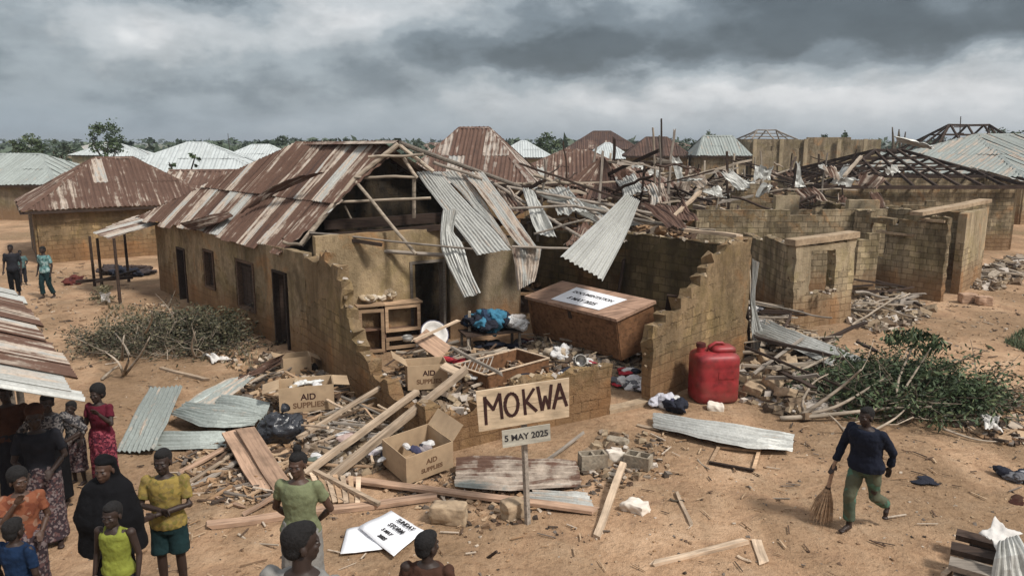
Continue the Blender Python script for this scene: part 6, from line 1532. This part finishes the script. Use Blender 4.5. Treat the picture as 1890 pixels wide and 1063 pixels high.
# cracked gap strip beside the wall corner
loose_sheet('hanging_sheet',[(B0+V((.16,.02,2.5)),B0+V((.36,.1,2.4))),(B0+V((.2,.02,1.6)),B0+V((.30,.1,1.5))),(B0+V((.22,-.05,.9)),B0+V((.5,.05,.8))),(B0+V((.3,-.1,.3)),B0+V((.75,-.05,.25)))],'narrow grey torn sheet hanging down the corner behind the red tank',.2,seed=53,crump=.08,pitch=.1)
# ---- collapsed roofs in the middle distance
def jumble(poly,n,zr,seed,lb,gr,ln=(1.5,4.5),w=(.07,.13),mats=('wood_dark','wood_grey','wood_dark','bark_pale')):
    rng=random.Random(seed)
    for k in range(n):
        px=rng.uniform(poly[0],poly[2]); py=rng.uniform(poly[1],poly[3]); Y=rng.uniform(*zr); c=PY(px,py,Y)
        a=rng.choice((rng.uniform(-.4,.4),rng.uniform(.6,1.3),rng.uniform(-1.3,-.6))); l=rng.uniform(*ln); d=V((math.cos(a),math.sin(a)*.8,rng.uniform(-.35,.35)))*l*.5
        if rng.random()<.2: d=V((rng.uniform(-.1,.1),0,1))*l*.35
        ww=rng.uniform(*w); mt=rng.choice(mats); rd=rng.random()<.5; plank(c-d,c+d,ww,ww*rng.uniform(.5,.9),adj(d,l,ln,mt,rd)+lb,mt,'fallen_rafter','rafter',gr,seed=rng.randint(0,99),bend=.06,round_=rd)
jumble((1090,295,1260,420),52,(24,31),11,'rafter in the collapsed roof behind the leaning silver sheet','rafters of the collapsed roof')
jumble((930,335,1120,440),26,(22,27),12,'rafter over the black hole right of the slipped roof sheets','rafters over the black hole',w=(.06,.1))
jumble((1280,302,1580,368),62,(34,44),13,'rafter in the tangle before the concrete building','rafters before the concrete building',ln=(1.5,4))
jumble((1250,355,1600,392),24,(28,33),14,'pole lying along the top of the long bare wall','poles on the long bare wall',ln=(1,2.8))
# masses of dark wreckage under those tangles
def wreck(lb,c,rx,ry,h,n,seed,mat='litter',size=.35):
    rng=random.Random(seed); mb=MB()
    for k in range(n):
        a=rng.uniform(0,6.28); q=math.sqrt(rng.random()); x=c[0]+rx*q*math.cos(a); y=c[1]+ry*q*math.sin(a); z=h*(1-q*q*.7)*rng.uniform(.3,1)
        if rng.random()<.45: mb.rock((x,y,z),size*rng.uniform(.5,1.2),rng,rng.random())
        else:
            d=V((rng.gauss(0,1),rng.gauss(0,1),rng.gauss(0,.35))).normalized()*rng.uniform(.5,1.6); mb.box((x,y,z),(d.length*2,.12,.07),frame_mat(d),rng.random())
    n2=18; ids={}
    for j in range(n2+1):
        for i in range(n2+1):
            u,v=i/n2*2-1,j/n2*2-1; q=u*u+v*v; ids[i,j]=mb.av((c[0]+rx*u,c[1]+ry*v,max(-.1,h*.8*(1-q)*(.7+.5*noise.noise(V((u*2,v*2,seed)))))),(0,0),.02 if mat=='litter' else .66)
    for j in range(n2):
        for i in range(n2): mb.af(ids[i,j],ids[i+1,j],ids[i+1,j+1],ids[i,j+1])
    return tag(mb.build('wreckage',M[mat]),lb,'wreckage',kind='stuff')
wreck('mound of dark wreckage behind the mouldy side wall',(4.8,27),3.2,4.5,2.4,420,1)
wreck('dark wreckage in the room behind the slipped sheets',(1.8,25.5),2.6,3.0,2.2,300,2)
wreck('wreckage piled inside the long bare wall',(10.5,31.5),4.5,3.0,2.2,420,3)
wreck('dark wreckage heap before the unfinished concrete building',(14.5,41),5.5,5.0,3.0,520,4)
wreck('brownish earth and wreckage below the green tin roof',(13.5,54),7.5,8.0,3.0,520,5,'rubble',.4)
wreck('far wreckage before the right end of the concrete building',(24,56),7.0,6.0,3.4,420,6)
wreck('wreckage behind the block ruin',(16.5,33),3.0,2.5,2.2,260,7)
# torn roof pieces standing out of the tangle
def torn(name,px,Y,pts,lb,rust=.05,mat='tin',seed=1,cat='metal sheet'):
    return loose_sheet(name,[(PY(*a,Y),PY(*b,Y+.5)) for a,b in pts],lb,rust,mat=mat,seed=seed,crump=.14,pitch=.22,amp=.03,torn=.2,cat=cat,spw=4)
torn('torn_sheet',0,30,[((1240,288),(1262,300)),((1246,312),(1262,318)),((1252,334),(1258,332))],'white torn sheet standing upright below the utility pole',.04,seed=61)
torn('torn_sheet',0,31,[((1163,300),(1184,304)),((1172,308),(1192,314))],'small white sheet scrap high in the tangle of rafters',.04,seed=62)
torn('torn_sheet',0,29,[((1197,312),(1216,316)),((1208,326),(1216,338))],'white scrap below the upright torn sheet',.06,seed=63)
torn('torn_sheet',0,27,[((1298,352),(1330,340)),((1310,360),(1336,362))],'cream triangular sheet scrap behind the long bare wall',.10,seed=64)
torn('torn_sheet',0,30,[((1393,362),(1402,364)),((1400,345),(1418,350)),((1410,335),(1428,345))],'white folded scrap on the wall top before the concrete building',.04,seed=65)
torn('torn_sheet',0,36,[((1467,345),(1488,345)),((1468,325),(1482,330)),((1470,300),(1475,302))],'pale pointed sheet standing before the concrete building',.12,seed=66)
torn('torn_sheet',0,37,[((1512,304),(1522,304)),((1528,320),(1540,316)),((1545,334),(1555,330))],'white torn strip, left arm of the star shaped scrap',.02,seed=67)
torn('torn_sheet',0,37.5,[((1568,304),(1560,306)),((1562,318),(1550,318)),((1552,334),(1540,332))],'white torn strip, right arm of the star shaped scrap',.02,seed=68)
torn('torn_sheet',0,26,[((990,310),(1002,315)),((995,325),(1008,330)),((1000,335),(1012,338))],'small white upright scrap beyond the slipped roof sheets',.04,seed=69)
torn('torn_sheet',0,25,[((968,352),(985,350)),((1000,342),(1004,350)),((1030,328),(1034,332))],'white bent sheet beyond the slipped roof sheets',.06,seed=70)
torn('torn_sheet',0,40,[((1650,255),(1662,262)),((1690,262),(1700,270)),((1720,270),(1725,275))],'pale sheet beyond the rafter house roof',.04,seed=71)
# fallen brown hip roof fragment
t=thing('roof_fragment',PY(1060,372,25),'fallen rusty brown pyramid of roof sheets in the tangle behind the room','roof fragment'); to_=t.location
mb=MB(); ap=PY(1110,292,27)-to_
sheet_mb(mb,[(ap+V((-.05,0,0)),ap+V((.05,0,0))),(PY(1050,335,25.5)-to_,PY(1098,340,25.3)-to_),(PY(1012,364,24.5)-to_,PY(1086,378,24.0)-to_)],.2,.03,.68,.05,5)
sheet_mb(mb,[(ap+V((.0,0,0)),ap+V((.1,0,0))),(PY(1098,340,25.3)-to_,PY(1135,325,26.5)-to_),(PY(1086,378,24.0)-to_,PY(1150,352,26)-to_)],.2,.03,.9,.05,6)
mb.build('roof_sheets',M['tin'],t)
plank(PY(1241,402,22.0),PY(1292,354,25),.12,.07,'pale board sticking up behind the mouldy side wall','wood_pale','board','board')
plank(PY(1268,425,19.6),PY(1366,436,18.0),.14,.08,'pale batten lying on top of the right front wall corner','wood_pale','batten','batten')
plank(PY(1206,440,20.2),PY(1362,456,18.0),.16,.07,'pale dusty beam lying along the mouldy side wall top','wood_pale','beam','beam')
plank(PY(1218,362,24),PY(1218,250,24.0),.07,.07,'slim upright pole standing in the tangle of rafters','wood_grey','pole','pole',round_=True)
torn('torn_sheet',0,33,[((1330,318),(1352,312)),((1345,335),(1372,330)),((1362,352),(1390,350))],'greyish sheet lying on the wreckage left of the star shaped scrap',.2,seed=72)
torn('torn_sheet',0,38,[((1395,318),(1425,312)),((1415,330),(1448,326))],'brown rusty sheet scrap right below the concrete building',.55,seed=73)
torn('torn_sheet',0,35,[((1590,318),(1640,330)),((1580,340),(1620,348))],'dull rusty sheet sliding at the left end of the rafter roof',.6,seed=74)
torn('torn_sheet',0,28.5,[((1118,300),(1150,296)),((1140,325),(1176,322))],'rust brown sheet tilted in the tangle right of the fallen pyramid',.62,seed=75)
torn('torn_sheet',0,24,[((1040,372),(1100,366)),((1075,395),(1130,392))],'dark grey sheet sagging over the black hole',.34,seed=76)
torn('torn_sheet',0,30,[((1268,330),(1290,318)),((1290,348),(1312,338))],'small rusty sheet scrap above the pale upright board',.5,seed=77)
rng=random.Random(88)
for k in range(26):
    px=rng.uniform(1100,1640); py=rng.uniform(300,375) if px>1250 else rng.uniform(300,400); Y=rng.uniform(26,42); w_=rng.uniform(12,38); h_=rng.uniform(6,24); sk=rng.uniform(-20,20); ru=rng.choice((.06,.12,.55,.62,.35,.66))
    col={.06:'white',.12:'pale grey',.35:'faded pinkish',.55:'rusty',.62:'dark rusty',.66:'brown'}[ru]
    o=torn('torn_sheet',0,Y,[((px,py),(px+w_,py+rng.uniform(-8,8))),((px+sk*.5,py+h_*.5),(px+w_+sk*.6,py+h_*.5)),((px+sk,py+h_),(px+w_+sk,py+h_+rng.uniform(-6,6)))],col+(' narrow' if w_<25 else ' wide')+' sheet scrap caught among the far '+('fallen rafters' if px<1260 else 'wreckage before the concrete building' if px<1560 else 'wreckage by the rafter house'),ru,seed=100+k)
    o['group']='sheet scraps in the far wreckage'
for k,(a,b_,c_,d_,Y0,Y1,ru,lb) in enumerate((((1000,352),(1050,346),(1030,398),(1085,388),23.5,21.5,.2,'crumpled grey sheet folded over the rafters above the black hole'),((905,352),(940,345),(935,400),(975,388),22.0,20.6,.5,'rusty crumpled sheet wedged behind the rightmost slipped roof sheet'),
   ((1095,402),(1150,396),(1110,440),(1158,448),21.5,20.2,.34,'dull bent sheet drooping between the silver sheet and the side wall'),((1060,420),(1100,414),(1040,448),(1085,452),20.8,19.8,.6,'brown curled sheet low in the black hole behind the silver sheet'),
   ((1210,385),(1262,372),(1225,412),(1290,404),23.5,22.0,.7,'burnt dark sheet sloping on the side wall top by the pale board'),((1130,330),(1172,322),(1150,362),(1200,352),26.5,25.0,.12,'silvery crumpled sheet thrown over the fallen rafters'),((1190,345),(1225,338),(1200,375),(1240,368),25.5,24.4,.45,'pinkish crumpled sheet beside the slim upright pole'))):
    loose_sheet('crumpled_sheet',[(PY(*a,Y0),PY(*b_,Y0)),(PY((a[0]+c_[0])/2+6,(a[1]+c_[1])/2,Y0*.5+Y1*.5),PY((b_[0]+d_[0])/2-4,(b_[1]+d_[1])/2,Y0*.5+Y1*.5)),(PY(*c_,Y1),PY(*d_,Y1))],lb,ru,seed=140+k,crump=.17,pitch=.1,torn=.15)
# extra broken walls inside the block of ruins
straight_building('broken_partition','ragged brown wall stub standing behind the long bare wall',[((9.6,33.5),(12.4,33.2),[(0,2.9),(1,3.4),(1.8,2.7),(2.8,3.0)],(),'block'),((12.4,33.4),(12.0,37),[(0,3.0),(3.6,2.6)],(),'block_mould')],'ruined wall',th=.22)
straight_building('broken_partition','ragged wall stub before the left end of the rafter house',[((15.0,34.5),(19.0,34.2),[(0,2.3),(1.5,2.7),(2.4,2.2),(4,2.6)],(),'block')],'ruined wall',th=.22)
straight_building('broken_partition','dark wall with a gap between the window wall and the block ruin',[((9.6,24.8),(12.3,25.4),[(0,2.2),(1.0,1.6),(2.8,2.3)],((1.4,2.0,.8,2.2),),'block')],'ruined wall',th=.22)
straight_building('yard_wall','low brown yard wall behind the tangle of collapsed rafters',[((5.5,36.0),(15.5,36.6),[(0,1.9),(3,2.4),(6,1.8),(10,2.2)],(),'block')],'wall',th=.22)
# ---- brush heap on the left (dry) and fallen green branches on the right
def branches(mb,rng,n,c,rx,ry,h,r0=.03,ln=(.8,2.2),up=.5):
    tips=[]
    for k in range(n):
        a=rng.uniform(0,6.28); q=math.sqrt(rng.random()); p=V((c[0]+rx*q*math.cos(a),c[1]+ry*q*math.sin(a),rng.uniform(0,h*.5*(1-q))))
        d=V((rng.gauss(0,1),rng.gauss(0,.8),rng.uniform(0,up))).normalized()*rng.uniform(*ln); pts=[p]; 
        for s_ in range(3): p=p+d/3+V((rng.gauss(0,.08),rng.gauss(0,.08),rng.gauss(.02,.06)))*1.2; p.z=max(p.z,.03); pts.append(p.copy())
        r=r0*rng.uniform(.4,1.1); mb.tube(pts,[r,r*.8,r*.55,r*.25],5)
        tips.append(pts)
        if rng.random()<.7:
            q0=pts[1]; e_=V((rng.gauss(0,1),rng.gauss(0,.8),rng.uniform(0,.8))).normalized()*d.length*.45; mb.tube([q0,q0+e_*.5,q0+e_+V((0,0,.05))],[r*.6,r*.4,r*.15],4); tips.append([q0,q0+e_*.5,q0+e_])
    return tips
def leaves_on(mb,tips,rng,per,size,aspect=2.6,droop=.5,jit=.12):
    for pts in tips:
        for k in range(per):
            f=rng.uniform(.3,1)*(len(pts)-1); i=min(int(f),len(pts)-2); p=pts[i].lerp(pts[i+1],f-i)+V((rng.gauss(0,jit),rng.gauss(0,jit),rng.gauss(0,jit*.7))); p.z=max(p.z,.03)
            a=V((rng.gauss(0,1),rng.gauss(0,1),rng.gauss(-droop,.5))).normalized()*size*rng.uniform(.6,1.3); b_=a.cross(V((rng.gauss(0,1),rng.gauss(0,1),rng.gauss(0,1)))).normalized()*size/aspect
            a*=rng.choice((.55,.8,1,1.3)); t_=rng.random()*rng.choice((.5,1,1)); i0=[mb.av(p,(0,0),t_),mb.av(p+a*.5+b_*.5,(0,0),t_),mb.av(p+a,(0,0),t_),mb.av(p+a*.5-b_*.5,(0,0),t_)]; mb.af(*i0)
c_=G(285,655); t=thing('brush_heap',(c_.x,c_.y+.8,0),'wide heap of cut dry branches and dull leaves below the left wall','brush heap'); t.scale=(.92,1,.8); rng=random.Random(41)
mb=MB(); tp=branches(mb,rng,220,(0,0),2.1,1.2,1.5,.02,(.6,1.6),.8); mb.build('twigs',M['bark'],t)['kind']='stuff'
mb=MB(); branches(mb,rng,60,(0,-.4),2.1,1.0,1.7,.014,(.6,1.5),1.0); mb.build('pale_twigs',M['bark_pale'],t)['kind']='stuff'
mb=MB(); leaves_on(mb,tp,rng,20,.12); leafcloud(mb,(-.6,.3,.5),(1.2,.7,.5),1500,.13,rng,2.2); leafcloud(mb,(.9,.3,.65),(1.1,.7,.6),2600,.13,rng,2.2); mb.build('leaves',M['leaf_mix'],t)['kind']='stuff'
for (a,b_,c2x) in (((228,690,.05),(240,640,.8),(206,600,.9)),((232,690,.05),(262,645,.7),(282,600,1.3)),((229,692,.05),(218,660,.5),(190,640,.6)),((186,700,.03),(205,680,.2),(222,668,.3)),((268,600,.9),(282,570,1.5),(285,545,1.9)),((370,660,.1),(362,630,.6),(370,595,1.1)),((224,660,.3),(226,620,.9),(228,600,1.1))):
    mb=MB(); P=[G(*a)-t.location,G(*b_)-t.location,G(*c2x)-t.location]; mb.tube([cr(P,q/6) for q in range(7)],[.04,.036,.032,.028,.024,.018,.01],6); mb.build('branch',M['bark_pale'],t,smooth=True)
c_=G(1720,778); t=thing('fallen_tree',(c_.x,c_.y+.9,0),'fallen leafy green tree crown lying across the rubble right of the sweeper','fallen tree'); t.scale=(1,1,.88); rng=random.Random(42)
mb=MB(); tp=branches(mb,rng,210,(0,0),1.6,1.0,1.5,.022,(.6,1.6),.8); mb.build('twigs',M['bark'],t)['kind']='stuff'
mb=MB(); leaves_on(mb,tp,rng,26,.15,3.2,.7,.10); leafcloud(mb,(.55,-.1,.50),(1.05,.8,.5),2900,.16,rng,3); leafcloud(mb,(-.8,.5,.5),(.8,.6,.45),1500,.14,rng,3)
mb_=mb; mb=MB(); branches(mb,random.Random(4),60,(-.5,0),1.7,1.0,1.1,.02,(.7,1.7),.6); mb.build('pale_twigs',M['bark_pale'],t)['kind']='stuff'; mb=mb_; mb.build('leaves',M['leaf_dark'],t)['kind']='stuff'
for pts_,r_ in (([(1478,765,.1),(1510,742,.35),(1560,700,.8),(1590,668,1.2)],.05),([(1470,768,.05),(1540,748,.3),(1600,712,.6),(1645,680,.9)],.045),([(1440,772,.05),(1520,765,.15),(1640,750,.3),(1720,745,.5)],.06),([(1500,770,.03),(1480,745,.3),(1500,700,.7),(1530,680,.9)],.04),
    ([(1655,745,.3),(1660,690,.8),(1690,620,1.3),(1700,605,1.6)],.03),([(1665,720,.5),(1700,660,1.1),(1720,625,1.5)],.025),([(1560,800,.0),(1545,775,.3),(1530,760,.4)],.03),([(1600,800,.05),(1650,770,.3),(1680,740,.5)],.03),([(1740,790,.1),(1800,810,.05),(1850,815,.03)],.03)):
    mb=MB(); P=[G(*a)-t.location for a in pts_]; n=9; mb.tube([cr(P,q/n) for q in range(n+1)],[r_*(1-.7*q/n) for q in range(n+1)],7); mb.build('branch',M['bark_pale'],t,smooth=True)
mb=MB(); rng=random.Random(43)
for (px,py,z_) in ((1660,600,1.6),(1685,598,1.7),(1712,603,1.6),(1730,618,1.5),(1640,610,1.3),(1700,625,1.4)):
    leaves_on(mb,[[G(px,py,z_)-t.location,G(px,py,z_)-t.location+V((.1,0,.05))]],rng,60,.20,3.4,1.6,.09)
mb.build('sprig',M['leaf_dark'],t)['kind']='stuff'
# weeds along the wall foot
mb=MB(); rng=random.Random(44); pts,pl=scatter([(200,560),(300,580),(560,690),(500,700),(300,650),(180,600)],260,rng)
for (x,y) in pts:
    for k in range(7):
        a=rng.uniform(0,6.28); l=rng.uniform(.08,.25); p=V((x,y,gh(x,y)-.01)); d=V((math.cos(a)*.6,math.sin(a)*.6,1))*l; s_=V((-math.sin(a),math.cos(a),0))*.012; t_=rng.random()
        mb.af(mb.av(p-s_,(0,0),t_),mb.av(p+s_,(0,0),t_),mb.av(p+d,(0,0),t_))
tag(mb.build('weeds',M['leaf_dry']),'thin dry weeds along the foot of the left wall','weeds',kind='stuff')
# grass patch at the right edge
mb=MB(); rng=random.Random(45); pts,pl=scatter([(1852,632),(1890,608),(1890,650)],700,rng)
for (x,y) in pts:
    a=rng.uniform(0,6.28); l=rng.uniform(.05,.16); p=V((x,y,gh(x,y)-.01)); d=V((math.cos(a)*.6,math.sin(a)*.6,1))*l; s_=V((-math.sin(a),math.cos(a),0))*.012; t_=rng.random()
    mb.af(mb.av(p-s_,(0,0),t_),mb.av(p+s_,(0,0),t_),mb.av(p+d,(0,0),t_))
tag(mb.build('grass_patch',M['leaf_dark']),'small green grass patch on the sand at the right edge','grass',kind='stuff')

# ---- haze: thin even air over the whole place
mb=MB(); mb.box((0,600,14),(7600,9400,37.2)); hz_=mb.build('haze',None)
hm=bpy.data.materials.new('haze_air'); hm.use_nodes=True; ht=NT(hm.node_tree)
pv=ht.n('ShaderNodeVolumePrincipled',None,Color=(.62,.70,.78),Density=.0005,Anisotropy=.2)
ht.t.links.new(pv.outputs[0],ht.n('ShaderNodeOutputMaterial').inputs['Volume'])
hz_.data.materials.clear(); hz_.data.materials.append(hm); tag(hz_,'thin pale haze over the village','haze',kind='stuff')

q=G(226,510); blobs('clothes_heap',(q.x,q.y+.3,0),'dark clutter heap in the shade of the small veranda',[DK,(.05,.035,.03),(.05,.045,.04),DK],r=.3,n=8,spread=.7,seed=51,flat=.7)
q=G(196,560); t=thing('low_bush',(q.x,q.y,0),'small pale green bush by the veranda posts','bush'); mb=MB(); leafcloud(mb,(0,0,.3),(.45,.35,.3),700,.1,random.Random(3),2.2); mb.build('leaves',M['leaf_dry'],t)['kind']='stuff'; mb=MB(); mb.tube([(0,0,-.05),(.03,0,.3)],[.03,.015],6); mb.build('stem',M['bark'],t)
